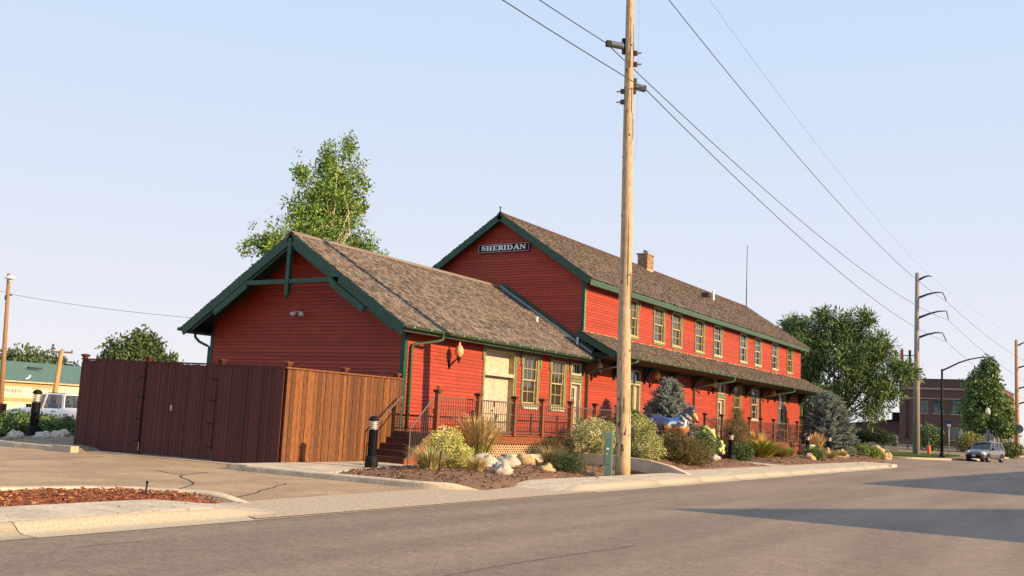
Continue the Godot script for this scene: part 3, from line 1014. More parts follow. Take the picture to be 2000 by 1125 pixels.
func depot():
	var t := thing("depot_building", "two-storey red clapboard depot with long shingle roof and platform canopy", "building")
	var ridge := V(0, 9.92, -21.7)
	var slope := 0.655
	var ze := -17.38
	var zb := -26.02
	var x0 := XB - 0.42
	var x1 := XE + 0.6
	var up_x := [38.36, 41.32, 43.46, 46.46, 49.12, 53.25, 55.87, 59.2, 62.4]
	var ops := []
	for x in up_x:
		ops.append([x, x + 1.18, 5.24, 6.86])
	var lops := [[38.6, 40.0, 0.99, 3.25], [38.6, 40.0, 3.3, 3.82], [49.85, 50.9, 0.99, 3.08], [49.85, 50.9, 3.34, 3.84], [52.4, 53.5, 1.6, 3.82], [55.4, 56.55, 2.1, 3.84], [60.7, 61.95, 2.05, 3.84]]
	var s := mb()
	pierced(s, ZF, 0.2, XB + 0.02, XE, 4.3, 7.2, ops)
	var wall := put("upper_wall", s, M.red, t)
	siding(wall, V(0, 0, ZF + 0.001), V(1, 0, 0), V(0, 0, 1), 5.0, 7.05, func(a, b): return runs(XB + 0.12, XE - 0.1, ops, a, b))
	s = mb()
	pierced(s, ZF, 0.2, XB + 0.02, XE, 0.0, 4.298, lops)
	wall = put("lower_wall", s, M.red, t)
	siding(wall, V(0, 0, ZF + 0.001), V(1, 0, 0), V(0, 0, 1), 0.98, 4.25, func(a, b): return runs(XB, 49.0, lops.slice(0, 2), a, b), null, 6.0)
	s = mb()
	siding(wall, V(0, 0, ZF + 0.001), V(1, 0, 0), V(0, 0, 1), 0.98, 4.25, func(a, b): return runs(49.01, XE - 0.1, lops.slice(2), a, b), s)
	s.generate_normals()
	var far := put_mesh("siding", s.commit(), M.red2, wall)
	far.set_meta("kind", "stuff")
	s = mb()
	var zw := -25.56
	extrude(s, [Vector2(ZF - 0.2, 0), Vector2(ZF - 0.2, 7.25), Vector2(ridge.z, 9.72), Vector2(zw, 7.25), Vector2(zw, 0)], 0.2, V(XB, 0, 0), Basis(V(0, 0, 1), V(0, 1, 0), V(1, 0, 0)))
	wall = put("gable_wall", s, M.red, t)
	siding(wall, V(XB - 0.001, 0, 0), V(0, 0, 1), V(-1, 0, 0), 4.6, 9.6, func(_a, b):
		var half: float = (9.68 - b) / slope
		return [[maxf(ridge.z - half, zw + 0.1), minf(ridge.z + half, ZF - 0.12)]])
	s = mb()
	extrude(s, [Vector2(ZF - 0.2, 0), Vector2(ZF - 0.2, 7.25), Vector2(ridge.z, 9.72), Vector2(zw, 7.25), Vector2(zw, 0)], 0.2, V(XE - 0.2, 0, 0), Basis(V(0, 0, 1), V(0, 1, 0), V(1, 0, 0)))
	span(s, V(XB + 0.2, 0, zw), V(XE - 0.2, 7.2, zw + 0.2))
	put("rear_wall", s, M.red2, t)
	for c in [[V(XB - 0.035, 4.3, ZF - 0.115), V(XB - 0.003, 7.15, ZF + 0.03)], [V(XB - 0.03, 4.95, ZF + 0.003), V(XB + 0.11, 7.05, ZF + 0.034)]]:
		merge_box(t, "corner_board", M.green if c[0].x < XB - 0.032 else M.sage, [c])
	merge_box(t, "corner_board", M.red3, [[V(XE - 0.1, 0.98, ZF + 0.002), V(XE + 0.02, 7.05, ZF + 0.03)]])
	for k in 2:
		var e := V(x0, ridge.y - slope * absf((ze if k == 0 else zb) - ridge.z) - 0.03, ze if k == 0 else zb)
		var top := V(x0, ridge.y - 0.03, ridge.z)
		var up := (top - e).normalized()
		var len := e.distance_to(top)
		var nrm := up.cross(V(1, 0, 0)).normalized()
		if nrm.y < 0: nrm = -nrm
		s = mb()
		box(s, (e + top) * 0.5 + V((x1 - x0) / 2, 0, 0) - nrm * 0.055, V(x1 - x0 - 0.04, 0.1, len), Basis(V(1, 0, 0), V(1, 0, 0).cross(up) * -1, up) if k == 0 else Basis(V(1, 0, 0), up.cross(V(1, 0, 0)), up))
		var rf := put("roof", s, M.soffit, t)
		shingles(rf, e - up * 0.05, V(1, 0, 0), up, x1 - x0, len + 0.05, 0.15, 0.86)
		for xx in [x0, x1]:
			s = mb()
			bar(s, e - nrm * 0.13 + V(xx - x0, 0, 0), top - nrm * 0.13 + V(xx - x0, 0, 0), 0.06, 0.26, V(1, 0, 0).cross(up))
			put("barge_board", s, M.green, t)
	s = mb()
	extrude(s, [Vector2(-0.14, -0.085), Vector2(0, 0.01), Vector2(0.14, -0.085), Vector2(0.14, -0.06), Vector2(0, 0.035), Vector2(-0.14, -0.06)], x1 - x0, V(x0, 9.925, ridge.z), Basis(V(0, 0, 1), V(0, 1, 0), V(1, 0, 0)))
	put("ridge_board", s, M.deck_dark, t)
	s = mb(true)
	lathe(s, [Vector2(0, 0.26), Vector2(0.03, 0.24), Vector2(0.05, 0.2), Vector2(0.02, 0.16), Vector2(0.03, 0.05), Vector2(0.07, 0)], 8, V(x0 + 0.02, 9.93, ridge.z))
	put("finial", s, M.green, t)
	# eave: fascia board with a scalloped fringe
	var ey := ridge.y - slope * absf(ze - ridge.z)
	merge_box(t, "fascia", M.gutter, [[V(x0 + 0.04, ey - 0.19, ze - 0.05), V(x1 - 0.04, ey - 0.065, ze - 0.01)]])
	s = mb()
	var x := x0 + 0.04
	while x < x1 - 0.2:
		var pts := [Vector2(0, 0)]
		for q in 6:
			pts.append(Vector2(0.2 * q / 5.0, -0.06 - 0.07 * sin(PI * q / 5.0)))
		pts.append(Vector2(0.2, 0))
		extrude(s, pts, 0.02, V(x, ey - 0.192, ze - 0.045))
		x += 0.2
	put("scalloped_fringe", s, M.gutter, t)
	merge_box(t, "soffit", M.soffit, [[V(x0 + 0.05, ey - 0.17, ZF + 0.03), V(x1, ey - 0.15, ze - 0.055)]])
	for o in ops:
		make_window(o[1] - o[0], o[3] - o[2], "new" if o[0] > 48.5 and o[0] < 61 else "blind", t, V(o[0], o[2], ZF))
	for i in [4, 5, 6]:
		var o: Array = lops[i]
		make_window(o[1] - o[0], o[3] - o[2], "old" if i == 4 else "new", t, V(o[0], o[2], ZF))
	make_door(1.05, 2.09, t, V(49.85, 0.99, ZF))
	make_transom(1.05, 0.5, t, V(49.85, 3.34, ZF))
	make_door(0.7, 2.26, t, V(38.6, 0.99, ZF))
	make_door(0.7, 2.26, t, V(39.3, 0.99, ZF))
	make_transom(1.4, 0.52, t, V(38.6, 3.3, ZF), false)

	# platform canopy: sloping roof on brackets
	var zc := ZF + 1.7
	var e := V(x0 - 0.0, 4.14, zc)
	var top := V(x0, 5.02, ZF + 0.02)
	var up := (top - e).normalized()
	var nrm := up.cross(V(1, 0, 0)).normalized()
	if nrm.y < 0: nrm = -nrm
	var len := e.distance_to(top)
	s = mb()
	box(s, (e + top) * 0.5 + V((x1 - x0) / 2 + 0.02, 0, 0) - nrm * 0.055, V(x1 - x0 - 0.04, 0.09, len - 0.02), Basis(V(1, 0, 0), V(1, 0, 0).cross(up) * -1, up))
	var cf := put("canopy", s, M.soffit, t)
	shingles(cf, e - up * 0.05 + V(-0.02, 0, 0), V(1, 0, 0), up, x1 - x0 + 0.2, len, 0.13, 0.74)
	for xx in [x0 - 0.02, x1 + 0.15]:
		s = mb()
		bar(s, e - nrm * 0.14 + V(xx - x0, 0, 0), top - nrm * 0.14 + V(xx - x0, 0, 0), 0.06, 0.22, V(1, 0, 0).cross(up))
		put("barge_board", s, M.green, t)
	merge_box(t, "fascia", M.soffit, [[V(x0 + 0.03, 3.98, zc - 0.07), V(x1 + 0.1, 4.06, zc - 0.02)]])
	gutter_run(t, V(x0 - 0.05, 4.08, zc + 0.06), V(x1 + 0.15, 4.1, zc + 0.06))
	merge_box(t, "canopy_flashing", M.lattice, [[V(XB + 0.12, 5.0, ZF + 0.024), V(XE, 5.035, ZF + 0.05)]])
	merge_box(t, "frieze", M.soffit, [[V(XB + 0.1, 3.86, ZF + 0.026), V(XE, 4.9, ZF + 0.06)]])
	merge_box(t, "ceiling", M.soffit, [[V(XB - 0.3, 4.0, ZF + 0.07), V(x1, 4.03, zc - 0.08)]])
	for bx in [34.6, 37.4, 40.5, 43.4, 46.3, 49.2, 51.75, 54.4, 57.2, 59.9, 62.6, 65.3]:
		s = mb()
		var curve := [Vector2(0, 0.9), Vector2(0, 0.0), Vector2(0.08, -0.02), Vector2(0.1, 0.1)]
		for q in 7:
			var a := PI + PI / 2 - (PI / 2) * q / 6.0
			curve.append(Vector2(1.15 + 1.02 * cos(a) * -1.0 - 1.02, 0.72 + 0.6 * sin(a)) if false else Vector2(0.12 + 1.0 * (1.0 - cos(PI / 2 * q / 6.0)), 0.12 + 0.62 * sin(PI / 2 * q / 6.0)))
		curve.append(Vector2(1.45, 0.76)); curve.append(Vector2(1.45, 0.88))
		extrude(s, curve, 0.12, V(bx - 0.06, 3.3, ZF + 0.025), Basis(V(0, 0, 1), V(0, 1, 0), V(-1, 0, 0)))
		bar(s, V(bx, 4.9, ZF + 0.03), V(bx, 4.12, zc - 0.1), 0.1, 0.14, V(0, 1, 0.5))
		put("bracket", s, M.soffit, t)
	for dx in [46.35, 56.9]:
		downspout(t, [V(dx + 1.0, 4.03, zc + 0.06), V(dx + 1.0, 3.86, zc + 0.05), V(dx + 0.9, 3.8, zc - 0.1), V(dx + 0.1, 3.5, ZF + 0.2), V(dx, 3.42, ZF + 0.1), V(dx, 3.2, ZF + 0.09), V(dx, 1.0, ZF + 0.09)])
	downspout(t, [V(35.9, 4.0, zc + 0.05), V(35.8, 3.9, zc - 0.05), V(35.0, 3.5, ZF + 0.2), V(34.92, 3.42, ZF + 0.1)])
	downspout(t, [V(XE + 0.07, 3.9, ZF + 0.1), V(XE + 0.07, 1.0, ZF + 0.1)])
	downspout(t, [V(XB - 0.12, 4.95, ZF + 0.16), V(XB - 0.12, 4.5, ZF + 0.16)])
	# chimney of brick with a concrete base and metal cap, each brick of its own
	var ch := node("chimney", t, V(48.9, 9.28, -21.7))
	s = mb()
	span(s, V(-0.42, -0.3, -0.3), V(0.42, 0.52, 0.3))
	put("chimney_base", s, M.concrete, ch)
	s = mb()
	span(s, V(-0.4, 0.521, -0.28), V(0.4, 1.3, 0.28))
	put("mortar_core", s, M.stone, ch)
	var bm: Array = [patchy(C(150, 118, 92), C(166, 134, 106), C(180, 150, 122), V(3, 3, 3), 0.9, 64, 0.04), patchy(C(124, 98, 80), C(140, 112, 92), C(156, 128, 108), V(3, 3, 3), 0.9, 65, 0.04)]
	for r in 9:
		var y := 0.53 + r * 0.085
		for i in 4:
			var xa := -0.42 + i * 0.21
			merge_box(ch, "brick", bm[rng.randi() % 2], [[V(xa + 0.005, y, 0.28), V(xa + 0.205, y + 0.072, 0.295)]])
		for i in 3:
			var za := -0.28 + i * 0.187
			merge_box(ch, "brick", bm[rng.randi() % 2], [[V(-0.415, y, za + 0.005), V(-0.4, y + 0.072, za + 0.18)]])
	merge_box(ch, "chimney_cap", M.stone, [[V(-0.46, 1.301, -0.34), V(0.46, 1.38, 0.34)]])
	s = mb(true)
	lathe(s, [Vector2(0, 0.22), Vector2(0.16, 0.22), Vector2(0.16, 0.17), Vector2(0.11, 0.17), Vector2(0.11, 0.0)], 12, V(0, 1.38, 0))
	put("flue", s, M.metal, ch)
	# roof vents and the lightning mast
	s = mb(true)
	lathe(s, [Vector2(0.0, 0.4), Vector2(0.07, 0.4), Vector2(0.07, -0.2)], 8, V(54.6, 9.05, -19.9))
	put("vent_pipe", s, M.white, t)
	s = mb()
	extrude(s, [Vector2(0, 0), Vector2(0.5, 0), Vector2(0.5, 0.06), Vector2(0.1, 0.24)], 0.4, V(52.2, 8.75, -19.75))
	put("roof_vent", s, M.bronze, t)
	s = mb(true)
	tube(s, [V(66.0, 9.9, -21.7), V(66.0, 14.2, -21.7)], 0.035, 0.02, 6)
	put("mast", s, M.iron, t)
	return t

func sheridan_sign():
	var o := thing("name_sign", "black SHERIDAN sign with white letters in the depot gable", "sign", V(XB - 0.075, 8.3, -21.65))
	var s := mb()
	span(s, V(-0.02, 0, -1.25), V(0.05, 0.38, 1.25))
	put("board", s, M.black, o)
	s = mb()
	for b in [[V(-0.035, 0.015, -1.235), V(-0.021, 0.04, 1.235)], [V(-0.035, 0.34, -1.235), V(-0.021, 0.365, 1.235)], [V(-0.035, 0.04, -1.235), V(-0.021, 0.34, -1.21)], [V(-0.035, 0.04, 1.21), V(-0.021, 0.34, 1.235)]]:
		span(s, b[0], b[1])
	put("border", s, plain(C(176, 158, 154), 0.8), o)
	var f := SystemFont.new()
	f.font_names = PackedStringArray(["Droid Serif"])
	f.font_weight = 700
	var tm := TextMesh.new()
	tm.text = "SHERIDAN"
	tm.font = f
	tm.font_size = 32
	tm.pixel_size = 0.0083
	tm.depth = 0.02
	var l := put_mesh("lettering", tm, plain(C(246, 248, 250), 0.8), o)
	l.transform = Transform3D(Basis(V(0, 0, 1.5), V(0, 1, 0), V(-1, 0, 0)), V(-0.034, 0.19, 0))

# ---------------------------------------------------------------- platform deck, steps and railing
const ZD := -16.32

func deck_post(t: Node, at: Vector3, h := 1.12):
	var p := node("post", t, at)
	merge_box(p, "shaft", M.deck, [[V(-0.06, -0.02, -0.06), V(0.06, h, 0.06)]])
	var s := mb()
	extrude(s, [Vector2(-0.06, 0), Vector2(0.06, 0), Vector2(0.11, 0.05), Vector2(0.11, 0.07), Vector2(0, 0.1), Vector2(-0.11, 0.07), Vector2(-0.11, 0.05)], 0.2, V(0, h + 0.002, -0.1))
	put("cap", s, M.deck_dark, p)
	return p

func railing(t: Node, a: Vector3, b: Vector3, grid := true):
	var s := mb()
	var d := b - a
	for hh in [0.08, 0.62, 1.0]:
		bar(s, a + V(0, hh, 0), b + V(0, hh, 0), 0.035, 0.03 if hh < 0.9 else 0.045)
	var n := int(d.length() / 0.115)
	for i in range(0, n + 1):
		var p := a + d * (i / float(n))
		box(s, p + V(0, 0.54, 0), V(0.016, 0.9, 0.016))
	if grid:
		for k in 5:
			bar(s, a + V(0, 0.17 + 0.09 * k, 0), b + V(0, 0.17 + 0.09 * k, 0), 0.008, 0.008)
		for k in 3:
			bar(s, a + V(0, 0.71 + 0.09 * k, 0), b + V(0, 0.71 + 0.09 * k, 0), 0.008, 0.008)
	put("railing_panel", s, M.rail, t)

func build_deck():
	var t := thing("platform_deck", "brown timber platform deck with railing and steps along the red depot", "deck")
	merge_box(t, "joists", M.deck_dark, [[V(22.95, 0.72, ZF + 0.02), V(64.5, 0.94, ZD - 0.12)]])
	# deck planks run along the wall
	for k in 10:
		var z0 := ZF + 0.045 + k * 0.148
		var x := 22.82
		while x < 64.4:
			var x1: float = min(x + rng.randf_range(4.2, 5.4), 64.5)
			merge_box(t, "plank", M.deck if rng.randf() < 0.6 else M.deck_dark, [[V(x + 0.003, 0.942, z0), V(x1 - 0.003, 0.978, z0 + 0.14)]])
			x = x1
	for r in 2:
		var x := 22.8
		var y0 := 0.965 - (r + 1) * 0.135
		while x < 46.0:
			var x1: float = min(x + 4.88, 46.0)
			merge_box(t, "fascia_board", M.deck, [[V(x + 0.003, y0 + 0.004, ZD - 0.1 - 0.012 * r), V(x1 - 0.003, y0 + 0.135, ZD - 0.06 - 0.012 * r)]])
			x = x1
	merge_box(t, "fascia_board", M.deck, [[V(46.01, 0.7, ZD - 0.1), V(64.5, 0.965, ZD - 0.06)]])
	# support posts and lattice skirt
	for x in [23.2, 26.6, 30.0, 33.4, 37.0]:
		merge_box(t, "pier", M.deck_dark, [[V(x - 0.07, 0, ZD - 0.3), V(x + 0.07, 0.72, ZD - 0.16)]])
	var s := mb()
	var lx0 := 25.2
	var lx1 := 32.0
	for dirn in [1, -1]:
		var x := lx0 - 0.6
		while x < lx1 + 0.6:
			var p0 := Vector2(x, 0.1)
			var p1 := Vector2(x + 0.6 * dirn, 0.7)
			if dirn < 0:
				p0.x += 0.3; p1.x += 0.3
			# clip to the panel
			var t0 := 0.0
			var t1 := 1.0
			for c in 2:
				var lim: float = lx0 if c == 0 else lx1
				var dx := p1.x - p0.x
				var tt := (lim - p0.x) / dx
				if (c == 0) == (dx > 0): t0 = maxf(t0, tt)
				else: t1 = minf(t1, tt)
			if t1 - t0 > 0.05:
				var q0 := p0.lerp(p1, t0)
				var q1 := p0.lerp(p1, t1)
				bar(s, V(q0.x, q0.y, ZD - 0.13 - 0.012 * (1 if dirn > 0 else 2)), V(q1.x, q1.y, ZD - 0.13 - 0.012 * (1 if dirn > 0 else 2)), 0.035, 0.009, V(0, 0, 1))
			x += 0.14
	var lat := put("lattice", s, M.lattice, t)
	lat.set_meta("kind", "stuff")
	# railing posts and panels
	var px := [22.86, 24.95, 27.05, 28.82, 30.8, 32.72, 34.63, 37.3, 39.6, 41.9]
	for x in px:
		deck_post(t, V(x, 0.98, ZD))
	for i in px.size() - 1:
		railing(t, V(px[i] + 0.08, 0.98, ZD), V(px[i + 1] - 0.08, 0.98, ZD), i != 1)
	var px2 := [44.02, 46.3, 48.4, 50.5, 52.4, 54.7, 57.15, 59.4, 62.0, 64.3]
	for x in px2:
		deck_post(t, V(x, 0.98, ZD))
	for i in px2.size() - 1:
		railing(t, V(px2[i] + 0.08, 0.98, ZD), V(px2[i + 1] - 0.08, 0.98, ZD), false)
	s = mb(true)
	lathe(s, [Vector2(0, 0.11), Vector2(0.04, 0.09), Vector2(0.045, 0.055), Vector2(0.02, 0.02), Vector2(0.03, 0)], 8, V(22.86, 2.2, ZD))
	put("finial", s, M.deck_dark, t)
	# end steps running down towards the gate
	var zs0 := ZF + 0.06
	var zs1 := ZD - 0.1
	for i in 5:
		var x := 22.82 - i * 0.26
		var y := 0.978 - i * 0.17
		if i > 0:
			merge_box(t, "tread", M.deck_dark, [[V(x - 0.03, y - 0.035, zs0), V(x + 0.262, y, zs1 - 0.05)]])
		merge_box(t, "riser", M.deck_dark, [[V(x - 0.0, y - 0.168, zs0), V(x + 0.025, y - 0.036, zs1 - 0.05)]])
	s = mb()
	extrude(s, [Vector2(21.62, 0.1), Vector2(22.12, 0.1), Vector2(23.0, 0.7), Vector2(23.0, 0.965), Vector2(22.72, 0.965), Vector2(21.62, 0.24)], 0.05, V(0, 0, zs1 - 0.045))
	put("stringer", s, M.deck, t)
	# near handrail of the steps
	s = mb()
	var a := V(21.78, 0.15, zs1 + 0.02)
	var a2 := a + V(0, 0.93, 0)
	var b := V(22.8, 1.04, zs1 + 0.02)
	var b2 := V(22.8, 1.98, zs1 + 0.02)
	tube(s, [a, a2], 0.022, 0.022, 6); tube(s, [a2, b2], 0.022, 0.022, 6)
	tube(s, [a + V(0, 0.12, 0), b], 0.016, 0.016, 6)
	for i in range(1, 11):
		var k := i / 11.0
		tube(s, [(a + V(0, 0.12, 0)).lerp(b, k), a2.lerp(b2, k)], 0.009, 0.009, 5)
	put("stair_railing", s, M.rail, t)
	s = mb()
	tube(s, [V(21.6, 1.0, ZF + 0.25), V(22.9, 1.98, ZF + 0.25)], 0.025, 0.025, 6)
	tube(s, [V(21.6, 1.0, ZF + 0.25), V(21.6, 0.14, ZF + 0.25)], 0.02, 0.02, 6)
	tube(s, [V(22.88, 1.97, ZF + 0.25), V(22.88, 0.98, ZF + 0.25)], 0.02, 0.02, 6)
	put("handrail", s, M.rail, t)
	# street steps from the path
	for st in [[43.0, 1.7], [58.4, 0.0]]:
		if st[1] > 0:
			for i in 5:
				var y := 0.978 - i * 0.17
				var z := ZD - 0.02 + i * 0.27
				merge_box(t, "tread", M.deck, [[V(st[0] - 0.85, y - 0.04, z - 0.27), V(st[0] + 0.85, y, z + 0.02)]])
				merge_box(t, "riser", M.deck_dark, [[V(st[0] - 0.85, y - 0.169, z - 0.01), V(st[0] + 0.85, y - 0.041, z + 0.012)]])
			for sx in [-0.9, 0.9]:
				s = mb()
				bar(s, V(st[0] + sx, 0.82, ZD), V(st[0] + sx, 0.12, ZD + 1.2), 0.05, 0.26)
				put("stringer", s, M.deck, t)
				s = mb()
				tube(s, [V(st[0] + sx, 1.98, ZD + 0.05), V(st[0] + sx, 1.1, ZD + 1.35), V(st[0] + sx, 0.15, ZD + 1.35)], 0.02, 0.02, 6)
				tube(s, [V(st[0] + sx, 1.5, ZD + 0.05), V(st[0] + sx, 0.65, ZD + 1.35)], 0.015, 0.015, 6)
				put("stair_railing", s, M.rail, t)
	# long stair rails at the far end, running down along the platform
	s = mb()
	var f0 := V(52.4, 1.95, ZD + 0.55)
	var f1 := V(60.6, 0.75, ZD + 0.55)
	for off in [0.0, -0.45]:
		tube(s, [f0 + V(0, off, 0), f1 + V(0, off, 0)], 0.022, 0.022, 6)
	for i in 11:
		var p := f0.lerp(f1, i / 10.0)
		tube(s, [p, p - V(0, 0.9 if i % 5 else minf(1.75, p.y - 0.1), 0)], 0.013, 0.013, 5)
	put("stair_railing", s, M.rail, t)
	s = mb()
	extrude(s, [Vector2(52.4, 0.1), Vector2(60.6, 0.1), Vector2(60.6, 0.2), Vector2(53.2, 0.95), Vector2(52.4, 0.95)], 0.06, V(0, 0, ZD + 0.56))
	put("stringer", s, M.deck, t)
	return t

# ---------------------------------------------------------------- board enclosure in front of the gable
func build_fence():
	var xg := 18.4
	var t := thing("fence_enclosure", "tall brown board fence enclosure with a double gate, before the red gable", "fence")
	var zs := [-17.84, -20.22, -23.12, -25.95]
	var tops := [2.5, 2.54, 2.58, 2.63]
	var top_at := func(z: float) -> float: return 2.5 + (-17.84 - z) * 0.016
	# posts with flared caps
	var spots := []
	for i in 4:
		spots.append(V(xg + 0.08, tops[i], zs[i] + (-0.02 if i == 0 else 0.0)))
	spots.append(V(20.68, 2.5, ZF - 0.05)); spots.append(V(22.98, 2.5, ZF - 0.05))
	spots.append(V(20.7, 2.6, -25.95)); spots.append(V(22.95, 2.58, -25.95))
	for p in spots:
		var po := node("post", t, V(p.x, 0, p.z))
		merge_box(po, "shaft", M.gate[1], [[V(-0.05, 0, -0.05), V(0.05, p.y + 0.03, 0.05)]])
		var s := mb()
		for k in 4:
			var a := PI / 4 + PI / 2 * k
			var c := a + PI / 2
			var q := func(r: float, y: float, an: float) -> Vector3: return V(cos(an) * r * 1.414, p.y + y, sin(an) * r * 1.414)
			quad(s, q.call(0.055, 0.03, a), q.call(0.1, 0.1, a), q.call(0.1, 0.1, c), q.call(0.055, 0.03, c))
			quad(s, q.call(0.1, 0.1, a), q.call(0.1, 0.115, a), q.call(0.1, 0.115, c), q.call(0.1, 0.1, c))
			tri(s, q.call(0.1, 0.115, a), V(0, p.y + 0.14, 0), q.call(0.1, 0.115, c))
		put("cap", s, M.gate[2] if p.x < 18.6 and p.z < -18 else M.fence[1], po)
	# side planks, facing the street
	var x := xg + 0.02
	while x < 23.08:
		var w := rng.randf_range(0.135, 0.15)
		var tp := 2.43 + rng.randf_range(-0.008, 0.008)
		merge_box(t, "plank", M.fence[rng.randi() % 4], [[V(x, 0.13 if x > 18.42 else 0.02, ZF + 0.03 + rng.randf_range(0, 0.008)), V(min(x + w - 0.011, 23.1), tp, ZF + 0.052 + rng.randf_range(0, 0.014))]])
		x += w
	merge_box(t, "cap_rail", M.fence[2], [[V(xg - 0.05, 2.45, ZF - 0.07), V(23.1, 2.49, ZF + 0.08)]])
	merge_box(t, "rail", M.fence[0], [[V(xg + 0.1, 2.1, ZF - 0.03), V(23.1, 2.19, ZF + 0.028)]])
	merge_box(t, "rail", M.fence[0], [[V(xg + 0.1, 0.4, ZF - 0.03), V(23.1, 0.49, ZF + 0.028)]])
	# gate side: two fixed end panels and two leaves
	var panels := [["", -17.86, -20.2], ["gate_leaf", -20.26, -21.86], ["gate_leaf", -21.89, -23.06], ["", -23.14, -25.93]]
	for p in panels:
		var par: Node = t
		if p[0]:
			par = node(p[0], t)
		var z: float = p[1]
		while z > p[2] + 0.03:
			var w := rng.randf_range(0.135, 0.15)
			var z1: float = maxf(z - w + 0.011, p[2])
			var tp: float = top_at.call(z) - 0.05 + rng.randf_range(-0.008, 0.008)
			var dx := rng.randf_range(0, 0.014)
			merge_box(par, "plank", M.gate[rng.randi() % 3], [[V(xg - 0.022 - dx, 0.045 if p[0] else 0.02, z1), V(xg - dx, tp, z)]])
			z -= w
	for i in 3:
		var s := mb()
		bar(s, V(xg + 0.02, tops[i] - 0.02, zs[i] + 0.02), V(xg + 0.02, tops[i + 1] - 0.02, zs[i + 1]), 0.15, 0.04)
		put("cap_rail", s, M.gate[1], t)
	for zz in [-20.23, -23.1]:
		for yy in [0.35, 0.95, 1.55, 2.1]:
			var s := mb()
			span(s, V(xg - 0.045, yy, zz - 0.02), V(xg - 0.024, yy + 0.05, zz + 0.02))
			span(s, V(xg - 0.04, yy + 0.008, zz - 0.22 if zz < -22 else zz - 0.25), V(xg - 0.031, yy + 0.042, zz))
			put("hinge", s, M.black, t)
	var s := mb()
	span(s, V(xg - 0.06, 1.25, -21.92), V(xg - 0.032, 1.4, -21.86))
	put("latch", s, M.metal, t)
	# rear side of the enclosure
	x = xg + 0.02
	while x < 23.08:
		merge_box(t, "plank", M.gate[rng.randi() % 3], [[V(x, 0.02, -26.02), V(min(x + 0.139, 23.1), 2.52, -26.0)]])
		x += 0.145
	return t

# ---------------------------------------------------------------- lamps
func wall_lamp() -> Node3D:
	var o := thing("wall_lamp", "", "wall lamp", Vector3.ZERO, 0.0, "globe lamps along the depot wall")
	var s := mb()
	span(s, V(-0.04, -0.16, 0.0), V(0.04, 0.14, 0.03))
	put("back_plate", s, M.bronze, o)
	s = mb(true)
	tube(s, [V(0, -0.06, 0.02), V(0, 0.0, 0.1), V(0, 0.1, 0.2), V(0, 0.15, 0.3), V(0, 0.15, 0.36)], 0.024, 0.02, 8)
	tube(s, [V(0, -0.12, 0.02), V(0, -0.02, 0.09), V(0, 0.06, 0.2)], 0.014, 0.012, 6)
	lathe(s, [Vector2(0, -0.13), Vector2(0.012, -0.1), Vector2(0.02, -0.05), Vector2(0.045, -0.02), Vector2(0.05, 0.06), Vector2(0.09, 0.08), Vector2(0.09, 0.1), Vector2(0, 0.1)], 12, V(0, 0.12, 0.36))
	put("arm", s, M.bronze, o)
	s = mb(true)
	lathe(s, [Vector2(0.06, 0.22), Vector2(0.1, 0.26), Vector2(0.135, 0.33), Vector2(0.142, 0.4), Vector2(0.125, 0.48), Vector2(0.085, 0.55), Vector2(0.045, 0.6), Vector2(0.03, 0.62), Vector2(0.04, 0.645), Vector2(0.032, 0.68), Vector2(0, 0.69)], 16, V(0, 0.0, 0.36))
	var g := plain(C(216, 172, 128), 0.2)
	g.subsurf_scatter_enabled = true
	g.subsurf_scatter_strength = 0.3
	put("globe", s, g, o)
	return o

func bollard() -> Node3D:
	var o := thing("bollard_light", "", "bollard light", Vector3.ZERO, 0.0, "black bollard lights along the beds")
	var s := mb(true)
	lathe(s, [Vector2(0.16, 0), Vector2(0.165, 0.18), Vector2(0.15, 0.24), Vector2(0.115, 0.29)], 16)
	put("base", s, M.black, o)
	s = mb()
	for k in 16:      # fluted shaft
		var a := TAU * k / 16
		box(s, V(cos(a) * 0.1, 0.6, sin(a) * 0.1), V(0.02, 0.62, 0.022), Basis(Vector3.UP, -a))
	lathe(s, [Vector2(0.095, 0.29), Vector2(0.095, 0.92), Vector2(0.0, 0.92)], 16)
	put("shaft", s, M.black, o)
	s = mb(true)
	lathe(s, [Vector2(0.07, 0.92), Vector2(0.07, 1.14)], 12)
	put("lamp_glass", s, plain(C(214, 212, 206), 0.2), o)
	s = mb(true)
	for k in 4:
		lathe(s, [Vector2(0.075, 0.93 + 0.055 * k), Vector2(0.112, 0.945 + 0.055 * k), Vector2(0.112, 0.96 + 0.055 * k), Vector2(0.075, 0.965 + 0.055 * k)], 16)
	put("louvre", s, plain(C(176, 176, 176), 0.4, 0.4), o)
	s = mb(true)
	lathe(s, [Vector2(0.07, 1.13), Vector2(0.13, 1.14), Vector2(0.128, 1.17), Vector2(0.1, 1.22), Vector2(0.05, 1.25), Vector2(0, 1.255)], 16)
	put("cap", s, M.black, o)
	return o

